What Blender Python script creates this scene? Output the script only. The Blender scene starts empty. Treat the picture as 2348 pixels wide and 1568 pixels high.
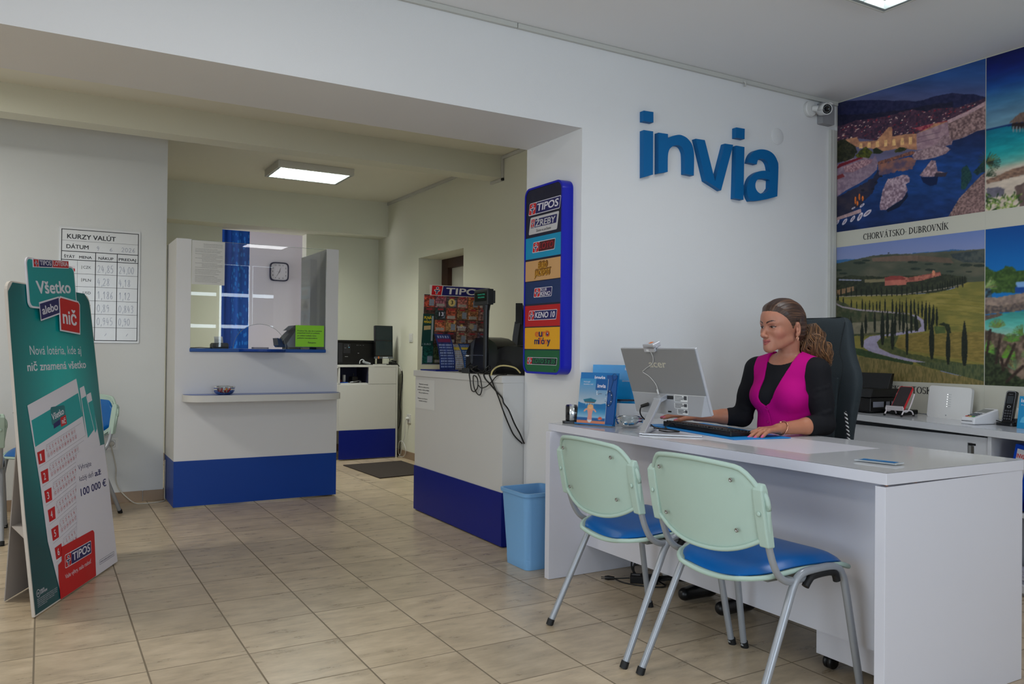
EXPOSURE = 0.0
DAY_A, DAY_B, DAY_C, DAY_L = 64.0, 92.0, 28.0, 70.0
LAMP_F, LAMP_R = 10.0, 35.0
PRINT = 1.1
import bpy, bmesh, math, random
import numpy as np
from mathutils import Vector, Matrix

SC = bpy.context.scene
COL = SC.collection
PI = math.pi
R = math.radians

# ------------------------------------------------------------------ camera
cam_d = bpy.data.cameras.new('camera')
cam_d.sensor_fit = 'HORIZONTAL'
cam_d.sensor_width = 36.0
cam_d.lens = 36.0 * 1850.3 / 2348.0
cam_d.clip_start = 0.05
cam_d.clip_end = 200
cam = bpy.data.objects.new('camera', cam_d)
COL.objects.link(cam)
yaw, pitch, roll = R(30.218), R(0.524), R(0.614)
fwd = Vector((math.sin(yaw) * math.cos(pitch), math.cos(yaw) * math.cos(pitch), math.sin(pitch)))
rgt0 = Vector((math.cos(yaw), -math.sin(yaw), 0))
up0 = rgt0.cross(fwd)
rgt = rgt0 * math.cos(roll) + up0 * math.sin(roll)
upv = up0 * math.cos(roll) - rgt0 * math.sin(roll)
m = Matrix((rgt, upv, -fwd)).transposed().to_4x4()
m.translation = Vector((0, 0, 1.15))
cam.matrix_world = m
SC.camera = cam

# ------------------------------------------------------------------ exposure, world, daylight
SC.view_settings.view_transform = 'Standard'
SC.view_settings.look = 'None'
SC.view_settings.exposure = EXPOSURE
SC.view_settings.gamma = 1.0
SC.view_settings.use_curve_mapping = False
SC.cycles.use_denoising = True
SC.cycles.max_bounces = 7
SC.cycles.diffuse_bounces = 4
SC.cycles.glossy_bounces = 3
SC.cycles.transmission_bounces = 6
SC.cycles.transparent_max_bounces = 8
SC.cycles.sample_clamp_indirect = 4.0
SC.cycles.blur_glossy = 0.5
SC.cycles.caustics_reflective = False
SC.cycles.caustics_refractive = False

W = bpy.data.worlds.new('world')
SC.world = W
W.use_nodes = True
bg = W.node_tree.nodes['Background']
bg.inputs[0].default_value = (0.72, 0.84, 1.0, 1)
bg.inputs[1].default_value = 1.2


def area_light(name, loc, rot, sx, sy, power, color):
    d = bpy.data.lights.new(name, 'AREA')
    d.shape = 'RECTANGLE'
    d.size, d.size_y = sx, sy
    d.energy = power
    d.color = color
    o = bpy.data.objects.new(name, d)
    COL.objects.link(o)
    o.location = loc
    o.rotation_euler = rot
    return o


# daylight pressing in through the street window behind the camera (lamps stand outside the panes)
XL_ = -2.4
DAY = (0.80, 0.89, 1.0)
area_light('daylight_street_window', (2.95, -2.95, 1.75), (R(90), 0, 0), 1.7, 1.9, DAY_A, DAY)
area_light('added_daylight_front', (0.1, -2.95, 1.5), (R(90), 0, 0), 2.6, 2.3, DAY_B, DAY)  # added daylight at an unseen second window, brightens the whole room
area_light('added_daylight_left', (XL_ - .35, 0.6, 1.35), (0, R(-90), 0), 2.2, 2.2, DAY_L, DAY)  # added daylight from an unseen opening, lifts the faces turned left
# added light, no window built, brightening the little room behind the currency booth
area_light('added_light_rear_room', (0.35, 9.55, 1.7), (R(90), 0, R(-90)), 0.8, 1.5, DAY_C, (0.95, 0.93, 1.0))
# added fill lights at ceiling height, out of view, without lamp bodies
for i_, (x_, y_) in enumerate(((0.45, 2.05), (-1.55, 2.05), (3.04, -0.75), (0.45, -0.75))):
    area_light('front_added_light', (x_, y_, 2.735), (0, 0, 0), 0.62, 0.6, LAMP_F, (0.97, 0.97, 1.0))
area_light('rear_added_light', (-1.3, 4.95, 2.70), (0, 0, 0), 0.62, 0.45, LAMP_R, (1.0, 0.98, 0.90))


# ------------------------------------------------------------------ helpers
def lin(c):
    if isinstance(c, str):
        c = tuple(int(c[i:i + 2], 16) for i in (0, 2, 4))
    return tuple((x / 255 / 12.92) if x / 255 <= 0.04045 else ((x / 255 + 0.055) / 1.055) ** 2.4 for x in c)


MATS = {}


def mat(name, col, rough=0.5, metal=0.0, bump=0.0, bscale=300.0, var=0.0, vscale=6.0, spec=0.5, coat=0.0,
        trans=0.0, ior=1.45, emit=None, estr=0.0, alpha=1.0, stretch=None):
    """A node material: Principled, its colour varied by noise, its surface roughened by a bump noise."""
    if name in MATS:
        return MATS[name]
    M_ = bpy.data.materials.new(name)
    M_.use_nodes = True
    nt = M_.node_tree
    b = nt.nodes['Principled BSDF']
    c = lin(col) + (1,)
    b.inputs['Base Color'].default_value = c
    b.inputs['Roughness'].default_value = rough
    b.inputs['Metallic'].default_value = metal
    b.inputs['Specular IOR Level'].default_value = spec
    b.inputs['Coat Weight'].default_value = coat
    b.inputs['Transmission Weight'].default_value = trans
    b.inputs['IOR'].default_value = ior
    b.inputs['Alpha'].default_value = alpha
    if emit is not None:
        b.inputs['Emission Color'].default_value = lin(emit) + (1,)
        b.inputs['Emission Strength'].default_value = estr
    tc = nt.nodes.new('ShaderNodeTexCoord')
    src = tc.outputs['Object']
    if stretch:
        mp = nt.nodes.new('ShaderNodeMapping')
        mp.inputs['Scale'].default_value = stretch
        nt.links.new(src, mp.inputs[0])
        src = mp.outputs[0]
    if var > 0:
        n = nt.nodes.new('ShaderNodeTexNoise')
        n.inputs['Scale'].default_value = vscale
        n.inputs['Detail'].default_value = 4
        nt.links.new(src, n.inputs['Vector'])
        mx = nt.nodes.new('ShaderNodeMix')
        mx.data_type = 'RGBA'
        mx.inputs[6].default_value = tuple(x * (1 - var) for x in c[:3]) + (1,)
        mx.inputs[7].default_value = tuple(min(1, x * (1 + var)) for x in c[:3]) + (1,)
        nt.links.new(n.outputs['Fac'], mx.inputs[0])
        nt.links.new(mx.outputs[2], b.inputs['Base Color'])
    if bump > 0:
        n2 = nt.nodes.new('ShaderNodeTexNoise')
        n2.inputs['Scale'].default_value = bscale
        n2.inputs['Detail'].default_value = 2
        nt.links.new(src, n2.inputs['Vector'])
        bp = nt.nodes.new('ShaderNodeBump')
        bp.inputs['Strength'].default_value = bump
        bp.inputs['Distance'].default_value = 0.002
        nt.links.new(n2.outputs['Fac'], bp.inputs['Height'])
        nt.links.new(bp.outputs[0], b.inputs['Normal'])
    MATS[name] = M_
    return M_


def glass(name, tint=(0.97, 0.99, 0.99), rough=0.0, refl=1.0, fr=1.5):
    """Thin clear sheet: mirror reflection by Fresnel over plain see-through."""
    if name in MATS:
        return MATS[name]
    M_ = bpy.data.materials.new(name)
    M_.use_nodes = True
    nt = M_.node_tree
    nt.nodes.clear()
    out = nt.nodes.new('ShaderNodeOutputMaterial')
    g = nt.nodes.new('ShaderNodeBsdfGlossy')
    g.inputs['Roughness'].default_value = rough
    t = nt.nodes.new('ShaderNodeBsdfTransparent')
    t.inputs['Color'].default_value = tint + (1,)
    f = nt.nodes.new('ShaderNodeFresnel')
    f.inputs['IOR'].default_value = fr
    k = nt.nodes.new('ShaderNodeMath')
    k.operation = 'MULTIPLY'
    k.inputs[1].default_value = refl
    mx = nt.nodes.new('ShaderNodeMixShader')
    nt.links.new(f.outputs[0], k.inputs[0])
    nt.links.new(k.outputs[0], mx.inputs[0])
    nt.links.new(t.outputs[0], mx.inputs[1])
    nt.links.new(g.outputs[0], mx.inputs[2])
    nt.links.new(mx.outputs[0], out.inputs[0])
    MATS[name] = M_
    return M_


def attr_mat(name, rough=0.5, spec=0.5, bump=0.0, bscale=400.0, coat=0.0, sss=0.0):
    """Printed colours read from the mesh's own colour attribute."""
    if name in MATS:
        return MATS[name]
    M_ = mat(name, (128, 128, 128), rough=rough, spec=spec, bump=bump, bscale=bscale, coat=coat)
    nt = M_.node_tree
    a = nt.nodes.new('ShaderNodeAttribute')
    a.attribute_name = 'Col'
    nt.links.new(a.outputs['Color'], nt.nodes['Principled BSDF'].inputs['Base Color'])
    if sss > 0:
        b = nt.nodes['Principled BSDF']
        b.inputs['Subsurface Weight'].default_value = sss
        b.inputs['Subsurface Radius'].default_value = (1.0, 0.35, 0.2)
        b.inputs['Subsurface Scale'].default_value = 0.004
    return M_


def V3(*a):
    return Vector(a)


class Fr:
    """A flat frame: origin, right, up and outward normal; p(s, t, lift) is a point on it."""

    def __init__(s, O, ex, ey, n=None):
        s.O = Vector(O); s.ex = Vector(ex).normalized(); s.ey = Vector(ey).normalized()
        s.n = Vector(n).normalized() if n else s.ex.cross(s.ey).normalized()

    def p(s, a, b, l=0.0):
        return s.O + s.ex * a + s.ey * b + s.n * l

    def sub(s, a, b, l=0.0, rot=0.0):
        c, q = math.cos(rot), math.sin(rot)
        return Fr(s.p(a, b, l), s.ex * c + s.ey * q, s.ey * c - s.ex * q, s.n)


_TXT = {}


def text_geo(t, bold=0.0, res=3):
    k = (t, bold, res)
    if k not in _TXT:
        cu = bpy.data.curves.new('lettering', 'FONT')
        cu.body = t
        cu.offset = bold
        cu.resolution_u = res
        o = bpy.data.objects.new('lettering', cu)
        COL.objects.link(o)
        me = bpy.data.meshes.new_from_object(o.evaluated_get(bpy.context.evaluated_depsgraph_get()))
        v = np.array([tuple(x.co)[:2] for x in me.vertices]) if len(me.vertices) else np.zeros((1, 2))
        f = [tuple(p.vertices) for p in me.polygons]
        bpy.data.objects.remove(o)
        bpy.data.curves.remove(cu)
        bpy.data.meshes.remove(me)
        _TXT[k] = (v, f, v[:, 0].min(), v[:, 0].max())
    return _TXT[k]


_H = {}


def cap_h():
    if not _H:
        v = text_geo('H')[0]
        _H['h'] = v[:, 1].max()
    return _H['h']


def rrect(x0, y0, x1, y1, r, n=5, which=(1, 1, 1, 1)):
    """Rounded rectangle, counter-clockwise from bottom left; which = corners rounded (bl, br, tr, tl)."""
    pts = []
    for (cx, cy, a0, w, px_, py_) in ((x0 + r, y0 + r, 180, which[0], x0, y0), (x1 - r, y0 + r, 270, which[1], x1, y0),
                                      (x1 - r, y1 - r, 0, which[2], x1, y1), (x0 + r, y1 - r, 90, which[3], x0, y1)):
        if w and r > 0:
            for i in range(n + 1):
                a = R(a0 + 90 * i / n)
                pts.append((cx + r * math.cos(a), cy + r * math.sin(a)))
        else:
            pts.append((px_, py_))
    return pts


def ell(cx, cy, rx, ry, n=24, a0=0, a1=360):
    full = (a1 - a0) == 360
    return [(cx + rx * math.cos(R(a0 + (a1 - a0) * i / (n if full else n - 1))),
             cy + ry * math.sin(R(a0 + (a1 - a0) * i / (n if full else n - 1)))) for i in range(n)]


class MB:
    """Collects shapes; build() links them as ONE mesh object."""

    def __init__(s, M=None):
        s.v = []; s.f = []; s.m = []; s.sm = []; s.M = M

    def add(s, verts, faces, mat=0, smooth=False):
        k = len(s.v)
        if s.M is not None:
            verts = [s.M @ Vector(p) for p in verts]
        s.v.extend(tuple(p) for p in verts)
        for f in faces:
            s.f.append(tuple(i + k for i in f)); s.m.append(mat); s.sm.append(smooth)
        return s

    def box(s, x0, x1, y0, y1, z0, z1, mat=0):
        v = [(x0, y0, z0), (x1, y0, z0), (x1, y1, z0), (x0, y1, z0), (x0, y0, z1), (x1, y0, z1), (x1, y1, z1), (x0, y1, z1)]
        return s.add(v, [(0, 3, 2, 1), (4, 5, 6, 7), (0, 1, 5, 4), (1, 2, 6, 5), (2, 3, 7, 6), (3, 0, 4, 7)], mat)

    def hexa(s, b4, t4, mat=0):
        return s.add(list(b4) + list(t4), [(0, 3, 2, 1), (4, 5, 6, 7), (0, 1, 5, 4), (1, 2, 6, 5), (2, 3, 7, 6), (3, 0, 4, 7)], mat)

    def prism(s, fr, pts, l0, l1, mat=0, side=None, smooth=False):
        """Outline pts (counter-clockwise) on frame fr, solid from lift l0 to l1."""
        n = len(pts)
        v = [fr.p(a, b, l0) for a, b in pts] + [fr.p(a, b, l1) for a, b in pts]
        s.add(v, [tuple(range(n - 1, -1, -1)), tuple(range(n, 2 * n))], mat)
        s.add(v, [(i, (i + 1) % n, n + (i + 1) % n, n + i) for i in range(n)], mat if side is None else side, smooth)
        return s

    def poly(s, fr, pts, lift=0.0005, mat=0):
        return s.add([fr.p(a, b, lift) for a, b in pts], [tuple(range(len(pts)))], mat)

    def ring(s, fr, outer, inner, lift=0.0005, mat=0):
        n = len(outer)
        v = [fr.p(a, b, lift) for a, b in outer] + [fr.p(a, b, lift) for a, b in inner]
        return s.add(v, [(i, (i + 1) % n, n + (i + 1) % n, n + i) for i in range(n)], mat)

    def text(s, fr, t, a, b, h, mat=0, w=None, bold=0.0, shear=0.0, lift=0.001, align='l', rot=0.0, maxw=None):
        """Lettering of cap height h with its baseline starting at (a, b); w stretches it to that width."""
        v, f, x0, x1 = text_geo(t, 0.0)
        k = h / cap_h()
        kx = k
        wd = max(1e-6, (x1 - x0))
        if w is not None:
            kx = w / wd
        elif maxw is not None and wd * k > maxw:
            kx = maxw / wd
        off = {'l': 0, 'c': -wd * kx / 2, 'r': -wd * kx}[align]
        c, q = math.cos(rot), math.sin(rot)
        P = []
        for x, y in v:
            X = (x - x0) * kx + off + shear * y * k
            Y = y * k
            P.append(fr.p(a + X * c - Y * q, b + X * q + Y * c, lift))
        bold = min(bold, .04)
        if bold <= .012:
            return s.add(P, f, mat)
        for i_, (dx, dy) in enumerate(((-1, -.7), (1, -.7), (-1, .7), (1, .7))):       # heavier weight
            dv = fr.ex * (dx * bold * kx * .55) + fr.ey * (dy * bold * k * .55) + fr.n * (2e-5 * i_)
            s.add([p + dv for p in P], f, mat)
        return s

    def tube(s, pts, r, mat=0, n=8, caps=True, closed=False, flat=1.0, smooth=True):
        """Round bar along pts; r a number or one per point."""
        pts = [Vector(p) for p in pts]
        N = len(pts)
        rr = r if isinstance(r, (list, tuple)) else [r] * N
        rings = []
        ref = None
        for i in range(N):
            if closed:
                d = pts[(i + 1) % N] - pts[i - 1]
            else:
                d = pts[min(N - 1, i + 1)] - pts[max(0, i - 1)]
            d = d.normalized() if d.length > 1e-9 else Vector((0, 0, 1))
            if ref is None:
                ref = Vector((0, 0, 1)) if abs(d.z) < 0.9 else Vector((1, 0, 0))
            a = (ref - d * ref.dot(d))
            if a.length < 1e-6:
                a = d.orthogonal()
            a.normalize()
            b = d.cross(a)
            ref = a
            rings.append([pts[i] + (a * math.cos(2 * PI * k / n) + b * math.sin(2 * PI * k / n) * flat) * rr[i] for k in range(n)])
        v = [p for g in rings for p in g]
        f = []
        M_ = N if closed else N - 1
        for i in range(M_):
            j = (i + 1) % N
            for k in range(n):
                f.append((i * n + k, i * n + (k + 1) % n, j * n + (k + 1) % n, j * n + k))
        s.add(v, f, mat, smooth)
        if caps and not closed:
            s.add([v[k] for k in range(n)], [tuple(range(n - 1, -1, -1))], mat)
            s.add(v[-n:], [tuple(range(n))], mat)
        return s

    def lathe(s, prof, c=(0, 0, 0), n=32, mat=0, smooth=True, closed=False):
        """Profile of (radius, z) turned about the vertical through c."""
        v = []
        for r_, z in prof:
            for k in range(n):
                a = 2 * PI * k / n
                v.append((c[0] + r_ * math.cos(a), c[1] + r_ * math.sin(a), c[2] + z))
        f = []
        m_ = len(prof)
        for i in range(m_ if closed else m_ - 1):
            j = (i + 1) % m_
            for k in range(n):
                f.append((i * n + k, i * n + (k + 1) % n, j * n + (k + 1) % n, j * n + k))
        s.add(v, f, mat, smooth)
        if not closed:
            if prof[0][0] > 1e-6:
                s.add(v[:n], [tuple(range(n - 1, -1, -1))], mat)
            if prof[-1][0] > 1e-6:
                s.add(v[-n:], [tuple(range(n))], mat)
        return s

    def grid(s, P, mat=0, smooth=True, thick=None, edge=None):
        """Sheet through a 2-D array of points; thick gives it a back face offset along its normals."""
        P = np.asarray(P, float)
        a, b = P.shape[:2]
        v = [tuple(P[i, j]) for i in range(a) for j in range(b)]
        f = [(i * b + j, i * b + j + 1, (i + 1) * b + j + 1, (i + 1) * b + j) for i in range(a - 1) for j in range(b - 1)]
        if thick is None:
            return s.add(v, f, mat, smooth)
        du = np.gradient(P, axis=0); dv = np.gradient(P, axis=1)
        nn = np.cross(du, dv)
        nn /= (np.linalg.norm(nn, axis=2, keepdims=True) + 1e-12)
        Q = P + nn * thick
        v2 = [tuple(Q[i, j]) for i in range(a) for j in range(b)]
        s.add(v, f, mat, smooth)
        s.add(v2, [tuple(reversed(q)) for q in f], mat, smooth)
        loop = [j for j in range(b)] + [i * b + b - 1 for i in range(1, a)] + [(a - 1) * b + j for j in range(b - 2, -1, -1)] + [i * b for i in range(a - 2, 0, -1)]
        n = len(loop)
        vv = [v[i] for i in loop] + [v2[i] for i in loop]
        s.add(vv, [(i, (i + 1) % n, n + (i + 1) % n, n + i) for i in range(n)], mat if edge is None else edge, False)
        return s

    def build(s, name, mats, parent=None, bevel=0.0, seg=2, origin=None, angle=None):
        me = bpy.data.meshes.new(name)
        V_ = np.array(s.v, float).reshape(-1, 3)
        if parent is None:
            if origin is None:
                lo, hi = V_.min(0), V_.max(0)
                origin = ((lo[0] + hi[0]) / 2, (lo[1] + hi[1]) / 2, lo[2])
            V_ = V_ - np.array(origin)
        me.from_pydata([tuple(x) for x in V_], [], s.f)
        if not isinstance(mats, (list, tuple)):
            mats = [mats]
        for q in mats:
            me.materials.append(q)
        me.polygons.foreach_set('material_index', s.m)
        me.polygons.foreach_set('use_smooth', s.sm)
        me.update()
        if angle is not None:
            me.set_sharp_from_angle(angle=R(angle))
        o = bpy.data.objects.new(name, me)
        COL.objects.link(o)
        if parent is not None:
            o.parent = parent
            o.location = -wloc(parent)
        else:
            o.location = origin
        if bevel > 0:
            bv = o.modifiers.new('edges', 'BEVEL')
            bv.width = bevel
            bv.segments = seg
            bv.limit_method = 'ANGLE'
            bv.angle_limit = R(40)
        return o


def wloc(o):
    v = Vector((0, 0, 0))
    while o is not None:
        v = v + o.location
        o = o.parent
    return v


def tag(o, label, cat, group=None, kind=None):
    o['label'] = label
    o['category'] = cat
    if group:
        o['group'] = group
    if kind:
        o['kind'] = kind
    return o


def thing(name, label, cat, loc=(0, 0, 0), group=None):
    o = bpy.data.objects.new(name, None)
    COL.objects.link(o)
    o.location = loc
    o.empty_display_size = 0.05
    return tag(o, label, cat, group)


def struct(o, label, cat):
    o['kind'] = 'structure'
    o['label'] = label
    o['category'] = cat
    return o


def copy_tree(o, parent=None):
    c = o.copy()
    COL.objects.link(c)
    c.parent = parent
    for ch in [x for x in o.children]:
        copy_tree(ch, c)
    return c


def smoothpath(pts, n=6, closed=False):
    """Catmull-Rom through pts."""
    P = [Vector(p) for p in pts]
    N = len(P)
    out = []
    for i in range(N if closed else N - 1):
        p0 = P[i - 1] if (closed or i > 0) else P[0]
        p1 = P[i]
        p2 = P[(i + 1) % N]
        p3 = P[(i + 2) % N] if (closed or i + 2 < N) else P[-1]
        for k in range(n):
            t = k / n
            out.append(0.5 * ((2 * p1) + (p2 - p0) * t + (2 * p0 - 5 * p1 + 4 * p2 - p3) * t * t + (3 * p1 - p0 - 3 * p2 + p3) * t ** 3))
    if not closed:
        out.append(P[-1])
    return out

# ------------------------------------------------------------------ structure
ZC = 2.79          # ceiling of the shop
ZR = 2.765         # ceiling of the rear rooms
YW = 3.50          # face of the wall with the blue letters
YB = 4.06          # its back face
XJ = 2.454         # right side of the wide opening
XM = 4.48          # wall carrying the holiday prints
XR = 3.31          # right wall of the rear room
XL = -2.4
YF = -2.6          # street wall behind the camera

paint = mat('white_wall_paint', (226, 226, 226), rough=0.75, bump=0.25, bscale=260, var=0.02, vscale=2.0, spec=0.25)
paint_rear = mat('cream_wall_paint', (222, 222, 206), rough=0.75, bump=0.25, bscale=260, var=0.02, vscale=2.0, spec=0.25)
paint_ceil = mat('ceiling_paint', (236, 236, 236), rough=0.85, bump=0.15, bscale=180, var=0.015, vscale=1.5, spec=0.2)
grout_s = mat('skirting_tile', (150, 128, 106), rough=0.45, var=0.12, vscale=9)
brown_wood = mat('dark_brown_wood', (62, 34, 22), rough=0.45, var=0.2, vscale=20, stretch=(1, 1, 0.1))
white_lam = mat('white_laminate', (222, 222, 224), rough=0.35, var=0.01, spec=0.4)


def floor_material():
    M_ = bpy.data.materials.new('beige_floor_tiles')
    M_.use_nodes = True
    nt = M_.node_tree
    L = nt.links.new
    b = nt.nodes['Principled BSDF']
    tc = nt.nodes.new('ShaderNodeTexCoord')
    sp = nt.nodes.new('ShaderNodeSeparateXYZ')
    L(tc.outputs['Object'], sp.inputs[0])

    def math_(op, a, b_=None, c=None):
        n = nt.nodes.new('ShaderNodeMath')
        n.operation = op
        for i, x in enumerate((a, b_, c)):
            if x is None:
                continue
            if isinstance(x, (int, float)):
                n.inputs[i].default_value = x
            else:
                L(x, n.inputs[i])
        return n.outputs[0]
    S = 0.3470
    ux = math_('DIVIDE', math_('SUBTRACT', sp.outputs[0], 0.6845), S)
    uy = math_('DIVIDE', math_('SUBTRACT', sp.outputs[1], 3.8026), S)
    fx = math_('FRACT', ux)
    fy = math_('FRACT', uy)
    ex = math_('MINIMUM', fx, math_('SUBTRACT', 1.0, fx))
    ey = math_('MINIMUM', fy, math_('SUBTRACT', 1.0, fy))
    # grout: wide joints across X, finer across Y
    gx = nt.nodes.new('ShaderNodeMapRange'); L(ex, gx.inputs[0]); gx.inputs[1].default_value = 0.006; gx.inputs[2].default_value = 0.012; gx.inputs[3].default_value = 1; gx.inputs[4].default_value = 0
    gy = nt.nodes.new('ShaderNodeMapRange'); L(ey, gy.inputs[0]); gy.inputs[1].default_value = 0.005; gy.inputs[2].default_value = 0.010; gy.inputs[3].default_value = 0.9; gy.inputs[4].default_value = 0
    g = math_('MAXIMUM', gx.outputs[0], gy.outputs[0])
    idx = nt.nodes.new('ShaderNodeCombineXYZ')
    L(math_('FLOOR', ux), idx.inputs[0]); L(math_('FLOOR', uy), idx.inputs[1])
    wn = nt.nodes.new('ShaderNodeTexWhiteNoise')
    wn.noise_dimensions = '3D'
    L(idx.outputs[0], wn.inputs['Vector'])
    # streaks run along X within each tile, shifted tile by tile
    off = nt.nodes.new('ShaderNodeVectorMath'); off.operation = 'MULTIPLY_ADD'
    L(wn.outputs['Color'], off.inputs[0]); off.inputs[1].default_value = (40, 40, 40); L(tc.outputs['Object'], off.inputs[2])
    mp = nt.nodes.new('ShaderNodeMapping'); mp.inputs['Scale'].default_value = (4, 13, 5)
    L(off.outputs[0], mp.inputs[0])
    n1 = nt.nodes.new('ShaderNodeTexNoise'); n1.inputs['Scale'].default_value = 1.6; n1.inputs['Detail'].default_value = 7; n1.inputs['Roughness'].default_value = 0.68
    L(mp.outputs[0], n1.inputs['Vector'])
    n2 = nt.nodes.new('ShaderNodeTexNoise'); n2.inputs['Scale'].default_value = 7; n2.inputs['Detail'].default_value = 3
    L(off.outputs[0], n2.inputs['Vector'])
    cr = nt.nodes.new('ShaderNodeValToRGB')
    e = cr.color_ramp.elements
    e[0].position = 0.30; e[0].color = lin((156, 140, 118)) + (1,)
    e[1].position = 0.72; e[1].color = lin((212, 193, 166)) + (1,)
    m1 = cr.color_ramp.elements.new(0.5); m1.color = lin((189, 170, 143)) + (1,)
    L(math_('ADD', math_('MULTIPLY', n1.outputs['Fac'], 0.7), math_('MULTIPLY', n2.outputs['Fac'], 0.3)), cr.inputs[0])
    tv = nt.nodes.new('ShaderNodeHueSaturation')
    L(cr.outputs[0], tv.inputs['Color'])
    L(math_('ADD', math_('MULTIPLY', wn.outputs['Value'], 0.14), 0.93), tv.inputs['Value'])
    mx = nt.nodes.new('ShaderNodeMix'); mx.data_type = 'RGBA'
    L(g, mx.inputs[0]); L(tv.outputs[0], mx.inputs[6]); mx.inputs[7].default_value = lin((120, 106, 86)) + (1,)
    L(mx.outputs[2], b.inputs['Base Color'])
    rg = math_('ADD', math_('MULTIPLY', n1.outputs['Fac'], 0.2), math_('MULTIPLY_ADD', g, 0.3, 0.20))
    L(rg, b.inputs['Roughness'])
    bp = nt.nodes.new('ShaderNodeBump'); bp.inputs['Strength'].default_value = 0.35; bp.inputs['Distance'].default_value = 0.0015
    L(math_('SUBTRACT', math_('MULTIPLY', n1.outputs['Fac'], 0.12), g), bp.inputs['Height'])
    L(bp.outputs[0], b.inputs['Normal'])
    return M_


mb = MB(); mb.box(XL - .2, XM + .2, YF - .2, 11, -0.12, 0)
struct(mb.build('floor', floor_material(), origin=(0, 0, 0)), 'beige stone-look tiled floor with thin dark joints', 'floor')

mb = MB()
mb.box(XL - .2, XM + .2, YF - .2, YW + .01, ZC, ZC + .15)
struct(mb.build('ceiling', paint_ceil), 'flat grey white ceiling of the front office', 'ceiling')
mb = MB()
mb.box(XL - .2, XM + .2, YB - .01, 11, ZR, ZR + .15)
struct(mb.build('ceiling_rear', mat('rear_ceiling_paint', (232, 230, 216), rough=0.85, spec=0.2, var=0.01)), 'cream ceiling of the rear room carrying the louvred lamp', 'ceiling')

# wall with the letters: solid right of the opening, lintel over it
mb = MB()
mb.box(XJ, XM + .2, YW, YB, 0, ZC + .15)
mb.box(XL - .2, XJ, YW, YB, 2.325, ZC + .15)
struct(mb.build('wall_back', paint), 'white wall with wide opening, lintel and blue raised letters', 'wall')
# wall with the prints
mb = MB(); mb.box(XM, XM + .2, YF, YW, 0, ZC + .1)
struct(mb.build('wall_right', paint), 'right wall covered by the large holiday prints', 'wall')
# left wall of both rooms
mb = MB(); mb.box(XL - .2, XL, YF, -.5, 0, ZC + .1); mb.box(XL - .2, XL, 1.7, 10.9, 0, ZC + .1); mb.box(XL - .2, XL, -.5, 1.7, 2.45, ZC + .1)
struct(mb.build('wall_left', paint), 'white wall at the far left', 'wall')
# wall behind the lottery stand
mb = MB(); mb.box(XL, .797, 6.53, 6.70, 0, ZR)
struct(mb.build('wall_board', mat('pale_wall_paint', (212, 214, 214), rough=0.75, bump=0.25, bscale=260, var=0.02, spec=0.25)), 'pale wall carrying the exchange rate board', 'wall')
# cross beam of the rear room
mb = MB(); mb.box(XL, XR, 5.87, 6.05, 2.582, ZR)
struct(mb.build('trim_1', paint_rear), 'cream ceiling beam crossing the rear room', 'beam')
# right wall of the rear room with the door recess
mb = MB()
mb.box(XR, XM, YB, 6.578, 0, ZR)
mb.box(XR, XM, 7.594, 8.95, 0, ZR)
mb.box(XR, XM, 6.578, 7.594, 2.07, ZR)
struct(mb.build('wall_rear_right', paint_rear), 'cream right wall of the rear room with a door recess', 'wall')
# back wall of the rear room with the doorway, and the lowered beam over it
mb = MB()
mb.box(XL, 1.60, 8.74, 8.90, 0, ZR)
mb.box(2.48, XR + .3, 8.74, 8.90, 0, ZR)
mb.box(1.60, 2.48, 8.74, 8.90, 2.385, ZR)
struct(mb.build('wall_rear', paint_rear), 'cream rear wall with a doorway behind the booth', 'wall')
mb = MB(); mb.box(XL, XR, 8.45, 8.74, 2.385, ZR)
struct(mb.build('trim_2', paint_rear), 'lowered cream beam along the rear wall', 'beam')
# little bright room beyond the doorway
mb = MB()
mb.box(0.2, 3.4, 9.75, 9.95, 0, ZR)
mb.box(3.0, 3.2, 8.90, 9.75, 0, ZR)
mb.box(0.0, 0.2, 8.90, 9.4, 0, ZR)
struct(mb.build('wall_beyond', mat('white_room_paint', (234, 230, 236), rough=0.7, bump=0.2, bscale=260, spec=0.25)), 'white wall of the small bright room carrying the clock', 'wall')

# skirting tiles
def skirting(name, boxes, label):
    q = MB()
    for bx in boxes:
        q.box(*bx)
    struct(q.build(name, grout_s, bevel=0.002), label, 'skirting')
skirting('baseboard_left', [(XL, -1.25, 6.518, 6.53, 0, .078), (-1.246, -.93, 6.518, 6.53, 0, .078), (-.926, -.61, 6.518, 6.53, 0, .078), (-.606, -.29, 6.518, 6.53, 0, .078),
                            (-.286, .03, 6.518, 6.53, 0, .078), (.034, .35, 6.518, 6.53, 0, .078), (.354, .656, 6.518, 6.53, 0, .078), (.66, .797, 6.518, 6.53, 0, .078),
                            (.797, .808, 6.518, 6.70, 0, .078)], 'brown tile skirting below the exchange rate board')
skirting('baseboard_right', [(3.298, XR, 7.594, 7.9, 0, .078), (3.298, XR, 7.904, 8.22, 0, .078), (3.298, XR, 8.224, 8.74, 0, .078), (3.298, XR, 4.06, 6.578, 0, .078)], 'brown tile skirting along the rear right wall')
skirting('baseboard_rear', [(XL, 1.2, 8.728, 8.74, 0, .078), (2.48, XR, 8.728, 8.74, 0, .078)], 'brown tile skirting along the rear wall')

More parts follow.
